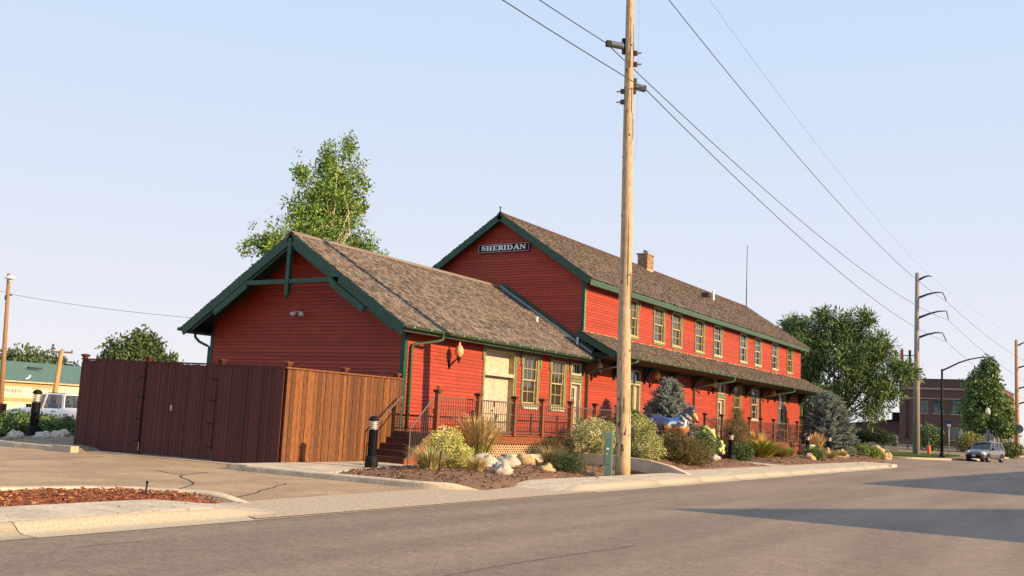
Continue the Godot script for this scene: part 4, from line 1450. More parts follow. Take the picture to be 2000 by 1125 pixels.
func lamps():
	var spots := [[25.45, 3.08, "globe lamp lit by the sun beside the corner of the freight house"], [35.24, 3.28, "globe lamp under the canopy beside the green downspout joint"], [41.0, 3.3, "globe lamp under the canopy just above the near blue spruce"], [48.4, 3.32, "globe lamp under the canopy just left of the cream door's transom"], [58.4, 3.34, "farthest globe lamp under the canopy beside the last window"]]
	var first := wall_lamp()
	for i in spots.size():
		var p := V(spots[i][0], spots[i][1], ZF + 0.025)
		if i == 0:
			first.position = p
			first.set_meta("label", spots[0][2])
		else:
			copy(first, p, spots[i][2])
	var b := bollard()
	var bs := [[V(19.3, 0.13, -15.65), "large black bollard light in front of the timber steps"], [V(41.5, 0.14, -14.2), "black bollard light beside the white hydrangeas on the path"], [V(56.2, 0.2, -14.85), "black bollard light left of the orange plumed grass, by the metal tub"], [V(58.0, 0.2, -14.1), "black bollard light between orange grass and far blue spruce"], [V(20.45, 0.12, -31.07), "black bollard light in the shrub by the white pickup"]]
	for i in bs.size():
		if i == 0:
			b.position = bs[0][0]
			b.set_meta("label", bs[0][1])
		else:
			var c := copy(b, bs[i][0], bs[i][1])
			if i == 4: c.scale = V(1.25, 1.25, 1.25)
	# twin floodlight on the gable
	var f := thing("floodlight", "small twin-head floodlight on the shaded red gable", "floodlight", V(XA - 0.022, 4.5, -21.95))
	var s := mb()
	lathe(s, [Vector2(0, 0.05), Vector2(0.07, 0.045), Vector2(0.07, 0)], 10, Vector3.ZERO, Basis(V(0, 1, 0), V(-1, 0, 0), V(0, 0, 1)))
	put("mount", s, M.bronze, f)
	for dz in [-0.16, 0.14]:
		s = mb(true)
		tube(s, [V(-0.04, 0, 0), V(-0.14, -0.02, dz * 0.7)], 0.012, 0.012, 6)
		var dirv := V(-0.6, -0.6, dz * 2.0).normalized()
		var bx := dirv.cross(V(0, 1, 0)).normalized()
		lathe(s, [Vector2(0.0, -0.02), Vector2(0.045, 0.0), Vector2(0.085, 0.14), Vector2(0.09, 0.15), Vector2(0, 0.135)], 10, V(-0.15, -0.03, dz), Basis(bx, dirv, bx.cross(dirv)))
		put("lamp_head", s, M.white, f)

# ---------------------------------------------------------------- poles and wires
func insulator(parent: Node, root: Vector3, tip: Vector3):
	var o := node("insulator", parent)
	var d := (tip - root)
	var n := d.normalized()
	var bx := n.cross(V(0, 1, 0.01)).normalized()
	var b := Basis(bx, n, bx.cross(n))
	var s := mb(true)
	var prof := [Vector2(0.0, 0.0)]
	var L := d.length() - 0.2
	for k in 9:
		var y := 0.1 + L * k / 9.0
		prof.append(Vector2(0.1, y)); prof.append(Vector2(0.1, y + L * 0.025)); prof.append(Vector2(0.055, y + L * 0.06))
	prof.append(Vector2(0.05, 0.1 + L)); prof.append(Vector2(0, 0.12 + L))
	lathe(s, prof, 12, root, b)
	put("sheds", s, plain(C(112, 122, 138), 0.35), o)
	s = mb()
	box(s, root + n * 0.03, V(0.09, 0.09, 0.45), Basis(bx, n, bx.cross(n)).rotated(n, PI / 2) if absf(bx.y) > 2 else Basis(V(1, 0, 0).cross(V(0, 1, 0)).normalized(), n, V(0, 1, 0)) if false else Basis(bx, n, bx.cross(n)))
	box(s, tip - n * 0.06, V(0.12, 0.12, 0.16), b)
	put("clamp", s, M.black, o)

func wire(pts: Array, sag: float, r: float, label: String, group := "power lines from the tall pole"):
	var s := mb(true)
	for i in pts.size() - 1:
		var a: Vector3 = pts[i]
		var b: Vector3 = pts[i + 1]
		var run := []
		var sg: float = sag * pow(a.distance_to(b) / 66.0, 2)
		for k in 25:
			var t := k / 24.0
			run.append(a.lerp(b, t) - V(0, sg * 4 * t * (1 - t), 0))
		tube(s, run, r, r, 5, false)
	tag(put("power_line", s, plain(C(62, 62, 64), 0.6), null), label, "power line", group)

func steel_arm(t: Node, a: Vector3, b: Vector3):
	var s := mb(true)
	var m1 := a.lerp(b, 0.35) + V(0, 0.12, 0)
	var m2 := a.lerp(b, 0.7) + V(0, 0.14, 0)
	tube(s, [a, m1, m2, b], 0.11, 0.045, 7)
	put("arm", s, plain(C(78, 80, 86), 0.5, 0.3), t)

func poles():
	# near timber pole
	var base := V(25.0, 0.1, -11.58)
	var t := thing("utility_pole", "tall weathered timber utility pole standing on the pavement", "utility pole", base)
	var s := mb(true)
	var pts := []
	for k in 34:
		var y := 16.5 * k / 33.0
		pts.append(V(-0.052 * y + 0.012 * sin(y * 1.3), y, 0.006 * y + 0.008 * sin(y * 0.9 + 1)))
	tube(s, pts, 0.208, 0.09, 18)
	put("shaft", s, M.pole, t)
	# knots and drying checks
	for i in 28:
		var y := rng.randf_range(0.4, 14.5)
		var r := lerpf(0.208, 0.09, y / 16.5)
		var an := rng.randf_range(PI * 0.35, PI * 1.25)
		var c := V(-0.052 * y + cos(an) * r, y, 0.006 * y + sin(an) * r)
		var k := mb(true)
		var sz := rng.randf_range(0.01, 0.034)
		var nrm := V(cos(an), 0, sin(an))
		lathe(k, [Vector2(0, 0.014), Vector2(sz * 0.6, 0.01), Vector2(sz, -0.004)], 7, c, Basis(V(0, 1, 0) * 1.6, nrm, V(0, 1, 0).cross(nrm)))
		put("knot", k, plain(C(92, 62, 38), 0.9), t)
	for i in 26:
		var y := rng.randf_range(0.3, 12.0)
		var L := rng.randf_range(0.4, 1.6)
		var an := rng.randf_range(PI * 0.35, PI * 1.25)
		var k := mb()
		for q in 2:
			var ya := y + L * q / 2.0
			var yb := y + L * (q + 1) / 2.0
			var ra := lerpf(0.208, 0.09, ya / 16.5)
			var rb := lerpf(0.208, 0.09, yb / 16.5)
			bar(k, V(-0.052 * ya + cos(an) * ra, ya, 0.006 * ya + sin(an) * ra), V(-0.052 * yb + cos(an) * rb, yb, 0.006 * yb + sin(an) * rb), 0.009, 0.012, V(cos(an), 0, sin(an)))
		put("check", k, plain(C(96, 72, 48), 0.95), t)
	var lean := func(y: float) -> Vector3: return V(-0.052 * y, y, 0.006 * y)
	var i1_root: Vector3 = lean.call(11.9) + V(-0.05, 0, -0.12)
	var i1_tip := V(23.85, 11.98, -11.97) - base
	var i2_root: Vector3 = lean.call(10.78) + V(0.08, 0, 0.1)
	var i2_tip := V(24.85, 10.87, -11.2) - base
	insulator(t, i1_root, i1_tip)
	insulator(t, i2_root, i2_tip)
	for hw in [[11.4, 1], [11.72, 1], [10.3, -1], [10.6, -1]]:
		s = mb()
		var c: Vector3 = lean.call(hw[0]) + V(0.1, 0, 0.14) * hw[1]
		span(s, c - V(0.05, 0.06, 0.05), c + V(0.05, 0.06, 0.05))
		bar(s, c, c + V(0.1, 0.02, 0.14) * hw[1], 0.03, 0.03)
		put("bolt", s, M.iron, t)
	s = mb(true)
	tube(s, [lean.call(15.8) + V(0.12, 0, 0.2), lean.call(11.0) + V(0.14, 0, 0.22), lean.call(9.1) + V(0.14, 0, 0.2), lean.call(8.6) + V(0.06, 0, 0.14)], 0.0035, 0.0035, 5)
	put("ground_wire", s, plain(C(150, 140, 140), 0.7), t)
	merge_box(t, "tag", M.iron, [[V(-0.2, 1.15, 0.135), V(-0.16, 1.28, 0.16)], [V(-0.12, 1.05, 0.19), V(-0.06, 1.14, 0.205)], [V(-0.235, 0.75, 0.06), V(-0.2, 0.84, 0.1)]])

	# steel transmission pole by the lawn
	var sb := V(91, 0.1, -14.9)
	var st := thing("steel_pole", "tall grey steel transmission pole with four curved arms", "transmission pole", sb)
	s = mb(true)
	tube(s, [V(0, 0, 0), V(0, 15.7, 0.15)], 0.3, 0.17, 12)
	put("shaft", s, M.steel, st)
	steel_arm(st, V(0, 15.1, 0.3), V(0, 15.35, 1.32))
	steel_arm(st, V(0, 13.55, 0.3), V(0, 13.93, 2.2))
	steel_arm(st, V(0, 11.8, 0.3), V(0, 12.34, 2.48))
	steel_arm(st, V(0, 10.1, 0.3), V(0, 10.46, 2.18))
	for q in [[V(0, 13.9, 2.2), V(0, 13.14, 2.5)], [V(0, 12.3, 2.48), V(0, 11.52, 2.64)], [V(0, 10.42, 2.18), V(0, 9.68, 2.46)]]:
		s = mb(true)
		var prof := [Vector2(0.02, 0)]
		for k in 8:
			prof.append(Vector2(0.075, 0.08 + k * 0.08)); prof.append(Vector2(0.025, 0.13 + k * 0.08))
		prof.append(Vector2(0.02, 0.8))
		var d: Vector3 = (q[1] - q[0]).normalized()
		lathe(s, prof, 8, q[0], Basis(V(1, 0, 0), d, V(1, 0, 0).cross(d)))
		put("insulator", s, plain(C(96, 100, 108), 0.4), st)
	# farther pole of the same line
	var fb := V(140, 0.15, -11.1)
	var ft := thing("steel_pole", "distant brown transmission pole at the right edge beside the brick building", "transmission pole", fb)
	s = mb(true)
	tube(s, [V(0, 0, 0), V(0, 14.4, 0.1)], 0.3, 0.18, 10)
	put("shaft", s, patchy(C(150, 112, 74), C(170, 130, 90), C(182, 144, 104), V(1, 0.3, 1), 0.7, 66, 0.02), ft)
	for q in [[13.7, 1.2], [10.9, 2.2], [8.3, 2.3], [6.4, 2.2]]:
		steel_arm(ft, V(0, q[0], 0.3), V(0, q[0] + 0.4, 0.3 + q[1]))
	# conductors
	var prev := V(-45, 11.4, -11.2)
	wire([prev + V(0, 0.6, -0.9), base + i1_tip, sb + V(0, 11.52, 2.64), fb + V(0, 8.3, 2.6)], 1.05, 0.014, "power line clamped to the upper left insulator of the timber pole")
	wire([prev + V(0, -0.4, 0.3), base + i2_tip, sb + V(0, 9.68, 2.46), fb + V(0, 6.2, 2.5)], 1.05, 0.014, "power line clamped to the lower right insulator of the timber pole")
	wire([V(24.65, 14.15, -11.1), sb + V(0, 13.14, 2.5), fb + V(0, 10.9, 2.5)], 1.05, 0.014, "power line crossing the sky to the topmost curved arm's insulator")
	wire([V(24.45, 16.5, -11.5), sb + V(0, 15.25, 1.35), fb + V(0, 13.9, 1.5)], 0.8, 0.005, "thin pale shield wire running to the top of the steel pole")

	# left poles
	var lp := thing("yard_pole", "leaning timber pole with a yard light at the left edge", "utility pole", V(38.4, -0.5, -62))
	s = mb(true)
	tube(s, [V(0, 0, 0), V(-0.28, 5, 0.0), V(-0.55, 9.85, 0)], 0.17, 0.11, 10)
	put("shaft", s, patchy(C(122, 92, 62), C(144, 112, 78), C(160, 128, 94), V(2, 0.2, 2), 0.85, 67, 0.03, 0.4), lp)
	s = mb(true)
	tube(s, [V(-0.55, 9.5, 0.1), V(-0.7, 9.6, 0.4)], 0.03, 0.03, 6)
	lathe(s, [Vector2(0, 0.25), Vector2(0.1, 0.2), Vector2(0.32, 0.05), Vector2(0.3, 0), Vector2(0.12, 0), Vector2(0.1, -0.2), Vector2(0, -0.22)], 12, V(-0.75, 9.45, 0.5))
	put("yard_light", s, M.white, lp)
	s = mb()
	span(s, V(-0.4, 8.4, 0.05), V(-0.26, 8.52, 0.15)); span(s, V(-0.7, 8.1, 0.05), V(-0.6, 8.4, 0.2))
	put("bracket", s, M.iron, lp)
	wire([lp.position + V(-0.3, 8.5, 0.1), V(46, 6.6, -30.0)], 3.0, 0.012, "thin service wire sagging from the yard pole towards the gable", "service wires at the left")
	wire([lp.position + V(-0.5, 8.6, 0.1), V(20, 9.8, -68)], 0.8, 0.012, "short wire leaving the yard pole at the picture edge", "service wires at the left")
	var lq := thing("crossarm_pole", "small distant timber pole with a crossarm above the green roof", "utility pole", V(47.4, -0.5, -70))
	s = mb(true)
	tube(s, [V(0, 0, 0), V(0.3, 5.6, 0)], 0.2, 0.16, 8)
	put("shaft", s, patchy(C(150, 118, 70), C(170, 138, 88), C(186, 154, 104), V(2, 0.2, 2), 0.85, 68, 0.03), lq)
	s = mb()
	bar(s, V(-0.85, 5.4, 0.4), V(1.5, 5.5, -0.4), 0.1, 0.14)
	for k in 3:
		box(s, V(-0.75 + k * 1.1, 5.6, 0.35 - k * 0.36), V(0.08, 0.2, 0.08))
	put("crossarm", s, M.bark, lq)

# ---------------------------------------------------------------- signs, street lights and small street things
func street_things():
	var o := thing("street_light", "tall black cobra-head street light arching over the junction", "street light", V(88, 0.08, -12.45))
	var s := mb(true)
	tube(s, [V(0, 0.5, 0), V(0, 7.2, 0.05)], 0.12, 0.08, 10)
	lathe(s, [Vector2(0.24, 0), Vector2(0.22, 0.25), Vector2(0.15, 0.4), Vector2(0.13, 0.55)], 10)
	put("column", s, M.black, o)
	s = mb(true)
	tube(s, [V(0, 7.05, 0), V(0, 7.35, 0.6), V(0, 7.75, 1.35), V(0, 8.02, 2.1), V(0, 8.16, 2.8), V(0, 8.2, 3.2)], 0.07, 0.045, 8)
	put("arm", s, M.black, o)
	s = mb(true)
	tube(s, [V(0, 8.2, 3.1), V(0, 8.22, 3.45), V(0, 8.22, 3.75), V(0, 8.2, 3.95)], 0.06, 0.1, 8)
	put("lamp_head", s, M.metal, o)

	o = thing("post_lamp", "white acorn globe lamp on a black post with signs, before the maple", "street lamp", V(118, 0.7, -12.1))
	s = mb(true)
	tube(s, [V(0, 0, 0), V(0, 3.75, 0)], 0.08, 0.06, 8)
	put("column", s, M.black, o)
	s = mb(true)
	lathe(s, [Vector2(0.12, 3.72), Vector2(0.25, 3.9), Vector2(0.27, 4.15), Vector2(0.2, 4.38), Vector2(0.08, 4.48), Vector2(0.03, 4.6), Vector2(0, 4.62)], 10)
	put("globe", s, plain(C(224, 220, 208), 0.3), o)
	s = mb()
	span(s, V(-0.06, 1.05, -0.46), V(-0.03, 1.78, 0.46))
	span(s, V(-0.06, 1.8, -0.17), V(-0.03, 2.2, 0.17))
	put("sign_panel", s, plain(C(138, 138, 138), 0.5, 0.5), o)
	s = mb()
	span(s, V(0.1, 1.2, -0.12), V(0.2, 1.65, 0.12))
	put("signal_box", s, M.black, o)

	o = thing("street_name_sign", "grey sign post with blue street-name blades and the back of a stop sign", "street sign", V(93, 0.1, -12.6))
	s = mb(true)
	tube(s, [V(0, 0, 0), V(0, 2.75, 0)], 0.04, 0.04, 6)
	put("post", s, plain(C(150, 146, 136), 0.5, 0.4), o)
	s = mb()
	span(s, V(-0.012, 2.85, -0.36), V(0.012, 3.05, 0.3))
	put("name_blade", s, plain(C(44, 62, 120), 0.45), o)
	s = mb()
	span(s, V(-0.06, 2.6, -0.12), V(0.06, 2.8, 0.12))
	put("clamp", s, M.white, o)
	s = mb()
	var oct := []
	for k in 8:
		var a := TAU * (k + 0.5) / 8
		oct.append(Vector2(cos(a) * 0.42, 2.15 + sin(a) * 0.42))
	extrude(s, oct, 0.02, V(0.06, 0, 0.22), Basis(V(0, 0, 1), V(0, 1, 0), V(1, 0, 0)))
	put("stop_sign_back", s, plain(C(124, 124, 124), 0.5, 0.5), o)

	o = thing("road_sign", "small pale sign back on a thin grey post beside the moving car", "street sign", V(115, 0.1, -14.4))
	s = mb(true)
	tube(s, [V(0, 0, 0), V(0, 2.7, 0)], 0.05, 0.05, 6)
	put("post", s, plain(C(150, 146, 136), 0.5, 0.4), o)
	s = mb()
	span(s, V(-0.07, 1.85, -0.22), V(-0.05, 2.45, -0.03)); span(s, V(-0.07, 1.85, 0.03), V(-0.05, 2.45, 0.22))
	put("sign_panel", s, plain(C(176, 174, 166), 0.5, 0.3), o)

	o = thing("stop_sign", "stop sign seen from behind at the right picture edge", "street sign", V(126, 0.1, -9.9))
	s = mb(true)
	tube(s, [V(0, 0, 0), V(0, 2.6, 0)], 0.05, 0.05, 6)
	put("post", s, plain(C(150, 146, 136), 0.5, 0.4), o)
	s = mb()
	oct = []
	for k in 8:
		var a := TAU * (k + 0.5) / 8
		oct.append(Vector2(cos(a) * 0.5, 3.1 + sin(a) * 0.5))
	extrude(s, oct, 0.02, V(-0.08, 0, 0.1), Basis(V(0, 0, 1), V(0, 1, 0), V(1, 0, 0)))
	put("panel", s, plain(C(124, 124, 124), 0.5, 0.5), o)

	o = thing("traffic_cone", "orange traffic cone standing on the lawn near the brick building", "traffic cone", V(100.5, 0.12, -15.35))
	s = mb(true)
	lathe(s, [Vector2(0.19, 0.04), Vector2(0.17, 0.3), Vector2(0.14, 0.75), Vector2(0.1, 0.85), Vector2(0, 0.86)], 10)
	put("cone", s, plain(C(222, 84, 34), 0.5), o)
	s = mb()
	span(s, V(-0.24, 0, -0.24), V(0.24, 0.04, 0.24))
	put("base", s, M.rubber, o)

	# stone monument on the lawn
	o = thing("stone_monument", "upright red granite monument slab on the lawn by the street tree", "monument", V(96, 0.1, -17.6), 0.25)
	s = mb()
	extrude(s, [Vector2(-0.32, 0), Vector2(0.32, 0), Vector2(0.32, 1.55), Vector2(0.2, 1.68), Vector2(-0.2, 1.68), Vector2(-0.32, 1.55)], 0.9, V(-0.45, 0, 0), Basis(V(0, 0, 1), V(0, 1, 0), V(1, 0, 0)))
	put("slab", s, M.stone, o)
	s = mb()
	span(s, V(-0.475, 0.7, -0.2), V(-0.452, 1.0, 0.2))
	put("plaque", s, M.bronze, o)

	# green utility pedestal beside the pole
	o = thing("utility_pedestal", "grey-green metal utility pedestal beside the foot of the timber pole", "utility box", V(24.6, 0.1, -11.82), 0.3)
	s = mb()
	extrude(s, [Vector2(-0.085, 0), Vector2(0.085, 0), Vector2(0.1, 0.3), Vector2(0.1, 1.12), Vector2(0.08, 1.17), Vector2(-0.08, 1.17), Vector2(-0.1, 1.12), Vector2(-0.1, 0.3)], 0.2, V(0, 0, -0.1))
	put("body", s, plain(C(104, 132, 118), 0.45, 0.2), o)
	s = mb()
	span(s, V(-0.112, 0.3, -0.075), V(-0.101, 0.98, 0.075))
	put("door", s, plain(C(98, 126, 112), 0.45, 0.2), o)
	s = mb()
	span(s, V(-0.118, 0.68, -0.05), V(-0.113, 0.73, 0.03)); span(s, V(-0.118, 0.55, -0.04), V(-0.113, 0.58, -0.01))
	put("decal", s, M.white, o)

	# galvanized tub with papers near the end stairs
	o = thing("metal_tub", "galvanized metal tub beside the end stairs of the platform", "tub", V(57.6, 0.2, -15.3))
	s = mb(true)
	lathe(s, [Vector2(0.0, 0.1), Vector2(0.38, 0.1), Vector2(0.46, 0.66), Vector2(0.5, 0.68), Vector2(0.48, 0.64), Vector2(0.44, 0.5), Vector2(0, 0.48)], 18)
	put("body", s, plain(C(196, 200, 202), 0.5, 0.2), o)

	# black irrigation stakes in the two nearest beds
	for q in [[V(18.05, 0.12, -12.75), V(0.05, 0.55, 0.0), "upright black stake in the mulch before the pale grass clump"], [V(9.75, 0.12, -12.0), V(0.25, 0.16, -0.3), "tilted black stake lying at the tip of the red mulch island"]]:
		o = thing("irrigation_stake", q[2], "stake", q[0], 0.0, "black irrigation stakes")
		s = mb(true)
		tube(s, [Vector3.ZERO, q[1]], 0.013, 0.013, 6)
		lathe(s, [Vector2(0, 0.02), Vector2(0.02, 0.015), Vector2(0.02, -0.03)], 6, q[1])
		put("tube", s, M.black, o)

# ---------------------------------------------------------------- plants
func lin(r, g, b) -> Color:
	return C(r, g, b).srgb_to_linear()

# a spray of leaves in a ball of radius 1; colours stay white so that each instance gives its own
func leaf_clump(n: int, len: float, wid: float, seed_: int, droop := 0.0) -> ArrayMesh:
	var r := RandomNumberGenerator.new()
	r.seed = seed_
	var s := mb()
	for i in n:
		var p := V(r.randfn(), r.randfn(), r.randfn()).normalized() * pow(r.randf(), 0.45)
		var d := (p.normalized() + V(r.randfn(), r.randfn() - droop, r.randfn()) * 0.7).normalized()
		var side := d.cross(V(r.randfn(), r.randfn(), r.randfn())).normalized()
		var nn := d.cross(side)
		var L := len * r.randf_range(0.7, 1.25)
		var W := wid * r.randf_range(0.7, 1.2)
		var tone := r.randf_range(0.75, 1.2)
		s.set_color(Color(tone, tone, tone))
		var a := p
		var b := p + d * L * 0.5 + side * W * 0.5 + nn * L * 0.06
		var c := p + d * L
		var e := p + d * L * 0.5 - side * W * 0.5 + nn * L * 0.06
		tri(s, a, b, c); tri(s, a, c, e)
	return meshed(s)

func scatter(parent: Node, called: String, mesh: Mesh, m: Material, xf: Array, cols: Array) -> MultiMeshInstance3D:
	var mm := MultiMesh.new()
	mm.transform_format = MultiMesh.TRANSFORM_3D
	mm.use_colors = true
	mm.mesh = mesh
	mm.instance_count = xf.size()
	for i in xf.size():
		mm.set_instance_transform(i, xf[i])
		mm.set_instance_color(i, cols[i])
	var o := MultiMeshInstance3D.new()
	o.name = called
	o.multimesh = mm
	o.material_override = m
	if parent == self:
		o.name = numbered(called)
	parent.add_child(o, true)
	return o

# the same sprays joined into one mesh, so that a crown is one object
func baked(parent: Node, called: String, mesh: ArrayMesh, m: Material, xf: Array, cols: Array) -> MeshInstance3D:
	var src := mesh.surface_get_arrays(0)
	var v0: PackedVector3Array = src[Mesh.ARRAY_VERTEX]
	var n0: PackedVector3Array = src[Mesh.ARRAY_NORMAL]
	var c0: PackedColorArray = src[Mesh.ARRAY_COLOR]
	var i0 = src[Mesh.ARRAY_INDEX]
	if i0 != null and i0.size() > 0:
		var v1 := PackedVector3Array()
		var n1 := PackedVector3Array()
		var c1 := PackedColorArray()
		for i in i0:
			v1.append(v0[i]); n1.append(n0[i]); c1.append(c0[i])
		v0 = v1; n0 = n1; c0 = c1
	var vv := PackedVector3Array()
	var nn := PackedVector3Array()
	var cc := PackedColorArray()
	var tinted := {}
	for i in xf.size():
		var x: Transform3D = xf[i]
		vv.append_array(x * v0)
		nn.append_array(Transform3D(x.basis.orthonormalized(), Vector3.ZERO) * n0)
		var k: Color = cols[i]
		var key := Vector3i(roundi(k.r * 60), roundi(k.g * 60), roundi(k.b * 60))
		if not tinted.has(key):
			var tc := PackedColorArray()
			for c in c0:
				tc.append(Color(c.r * k.r, c.g * k.g, c.b * k.b))
			tinted[key] = tc
		cc.append_array(tinted[key])
	var arr := []
	arr.resize(Mesh.ARRAY_MAX)
	arr[Mesh.ARRAY_VERTEX] = vv
	arr[Mesh.ARRAY_NORMAL] = nn
	arr[Mesh.ARRAY_COLOR] = cc
	var am := ArrayMesh.new()
	am.add_surface_from_arrays(Mesh.PRIMITIVE_TRIANGLES, arr)
	return put_mesh(called, am, m, parent)

func rand_basis(r: RandomNumberGenerator, sc: float) -> Basis:
	return Basis.from_euler(V(r.randf() * TAU, r.randf() * TAU, r.randf() * TAU)).scaled(V(sc, sc, sc))

var clumps := {}

# crown lobes: [centre, radii, clump count]; gaps come from a noise field
func crown(t: Node, lobes: Array, clump: ArrayMesh, size: float, tones: Array, seed_: int, gap := -0.08, shell := 0.5, nfreq := 0.5):
	var r := RandomNumberGenerator.new()
	r.seed = seed_
	var n := FastNoiseLite.new()
	n.seed = seed_
	n.frequency = nfreq
	var xf := []
	var cols := []
	for lb in lobes:
		var k := 0
		var tries := 0
		while k < lb[2] and tries < lb[2] * 12:
			tries += 1
			var d := V(r.randfn(), r.randfn(), r.randfn()).normalized()
			var q := pow(r.randf(), shell)
			var wob: float = 1.0 + 0.42 * n.get_noise_3dv((lb[0] + d * lb[1].x) * 1.6)
			var p: Vector3 = lb[0] + d * lb[1] * q * wob
			if n.get_noise_3dv(p) < gap and q > 0.35:
				continue
			var sc := size * r.randf_range(0.5, 1.45)
			xf.append(Transform3D(rand_basis(r, sc), p))
			var c: Color = tones[r.randi() % tones.size()]
			var v := r.randf_range(0.82, 1.18)
			cols.append(Color(c.r * v, c.g * v, c.b * v))
			k += 1
	return baked(t, "crown", clump, M.leaf, xf, cols)

func limbs(t: Node, base: Vector3, fork: Vector3, lobes: Array, r0: float, bark: Material, seed_: int, per := 3):
	var r := RandomNumberGenerator.new()
	r.seed = seed_
	var s := mb(true)
	tube(s, [base - V(0, 0.15, 0), base.lerp(fork, 0.5) + V(r.randfn(), 0, r.randfn()) * r0 * 0.5, fork], r0, r0 * 0.7, 10)
	for lb in lobes:
		for k in per:
			var d := V(r.randfn(), r.randfn() * 0.6 + 0.3, r.randfn()).normalized()
			var e: Vector3 = lb[0] + d * lb[1] * r.randf_range(0.5, 0.95)
			var m := fork.lerp(e, 0.45) + V(r.randfn(), r.randf(), r.randfn()) * 0.12 * fork.distance_to(e)
			tube(s, [fork - (fork - base).normalized() * r0, m, e], r0 * 0.42, r0 * 0.05, 6)
			for j in 2:
				var st := m.lerp(e, r.randf_range(0.1, 0.6))
				tube(s, [st, st + V(r.randfn(), r.randf() * 0.8, r.randfn()).normalized() * lb[1].x * 0.5], r0 * 0.16, r0 * 0.03, 5)
	put("trunk", s, bark, t)

func tree(called: String, label: String, at: Vector3, fork: float, lobes: Array, clump: String, size: float, tones: Array, bark: Material, r0: float, seed_: int, gap := -0.08, group := "", shell := 0.5, nfreq := 0.5):
	var t := thing(called, label, "tree", at, 0.0, group)
	limbs(t, Vector3.ZERO, V(0, fork, 0), lobes, r0, bark, seed_)
	crown(t, lobes, clumps[clump], size, tones, seed_, gap, shell, nfreq)
	return t

# needle spray pointing along +Y
func needle_spray() -> ArrayMesh:
	var r := RandomNumberGenerator.new()
	r.seed = 5
	var s := mb()
	for k in 46:
		var y := r.randf_range(0.0, 0.95)
		var a := r.randf() * TAU
		var d := (V(cos(a), 0.75 + 0.5 * y, sin(a))).normalized()
		var side := d.cross(V(0, 1, 0)).normalized() * 0.05
		var p := V(0, y, 0)
		var tone := r.randf_range(0.8, 1.25)
		s.set_color(Color(tone, tone, tone))
		tri(s, p - side, p + side, p + d * 0.36 * (1.15 - y * 0.5))
	return meshed(s)

func spruce(label: String, at: Vector3, h: float, rad: float, seed_: int):
	var t := thing("blue_spruce", label, "spruce tree", at, 0.0, "blue spruces in the beds")
	var r := RandomNumberGenerator.new()
	r.seed = seed_
	var s := mb(true)
	tube(s, [V(0, -0.1, 0), V(0, h * 0.96, 0)], 0.08, 0.012, 7)
	var xf := []
	var cols := []
	var y := 0.12
	while y < h - 0.05:
		var k := y / h
		var L := rad * pow(1.0 - k, 0.7) * (1.0 if k > 0.12 else 0.85)
		var nb := int(lerpf(13, 5, k))
		for b in nb:
			var a := TAU * (b + r.randf() * 0.8) / nb + y * 5
			var ll := L * r.randf_range(0.78, 1.14)
			var d := V(cos(a), lerpf(0.05, 0.75, k) + r.randf_range(-0.1, 0.14), sin(a))
			var tip := V(0, y, 0) + d * ll
			tube(s, [V(0, y, 0), tip], 0.016, 0.004, 5)
			var m := int(maxf(3, ll / 0.075))
			for j in m:
				var f := 0.22 + 0.8 * j / m
				var p := V(0, y, 0).lerp(tip, f)
				for w in 3:
					var sd := (d.normalized() + V(r.randfn(), r.randfn() * 0.5 + 0.12, r.randfn()) * 0.55).normalized()
					var bx := sd.cross(V(0.3, 1, 0.2)).normalized()
					var sc := r.randf_range(0.15, 0.24)
					xf.append(Transform3D(Basis(bx * sc, sd * sc * 1.2, bx.cross(sd) * sc), p))
					var v := r.randf_range(0.75, 1.25)
					cols.append(Color(0.3 * v, 0.35 * v, 0.31 * v))
		y += lerpf(0.17, 0.11, k)
	for j in 8:
		xf.append(Transform3D(Basis.from_euler(V(r.randfn() * 0.2, r.randf() * 6, r.randfn() * 0.2)).scaled(V(0.16, 0.22, 0.16)), V(0, h * (0.9 + 0.012 * j), 0)))
		cols.append(Color(0.3, 0.35, 0.31))
	put("trunk", s, M.bark, t)
	baked(t, "crown", clumps.needles, M.needle, xf, cols)
	return t

func shrub(called: String, label: String, at: Vector3, lobes: Array, clump: String, size: float, tones: Array, seed_: int, gap := -0.25, group := "", cat := "shrub"):
	var t := thing(called, label, cat, at, 0.0, group)
	var s := mb(true)
	var r := RandomNumberGenerator.new()
	r.seed = seed_ + 3
	for lb in lobes:
		for k in 6:
			var d := V(r.randfn(), r.randf() + 0.4, r.randfn()).normalized()
			tube(s, [V(lb[0].x * 0.5, -0.05, lb[0].z * 0.5), lb[0] * 0.6, lb[0] + d * lb[1] * 0.8], 0.02, 0.005, 5)
	put("stems", s, M.bark, t)
	var c = crown(t, lobes, clumps[clump], size, tones, seed_, gap, 0.42, 1.6)
	c.name = "foliage"
	return t

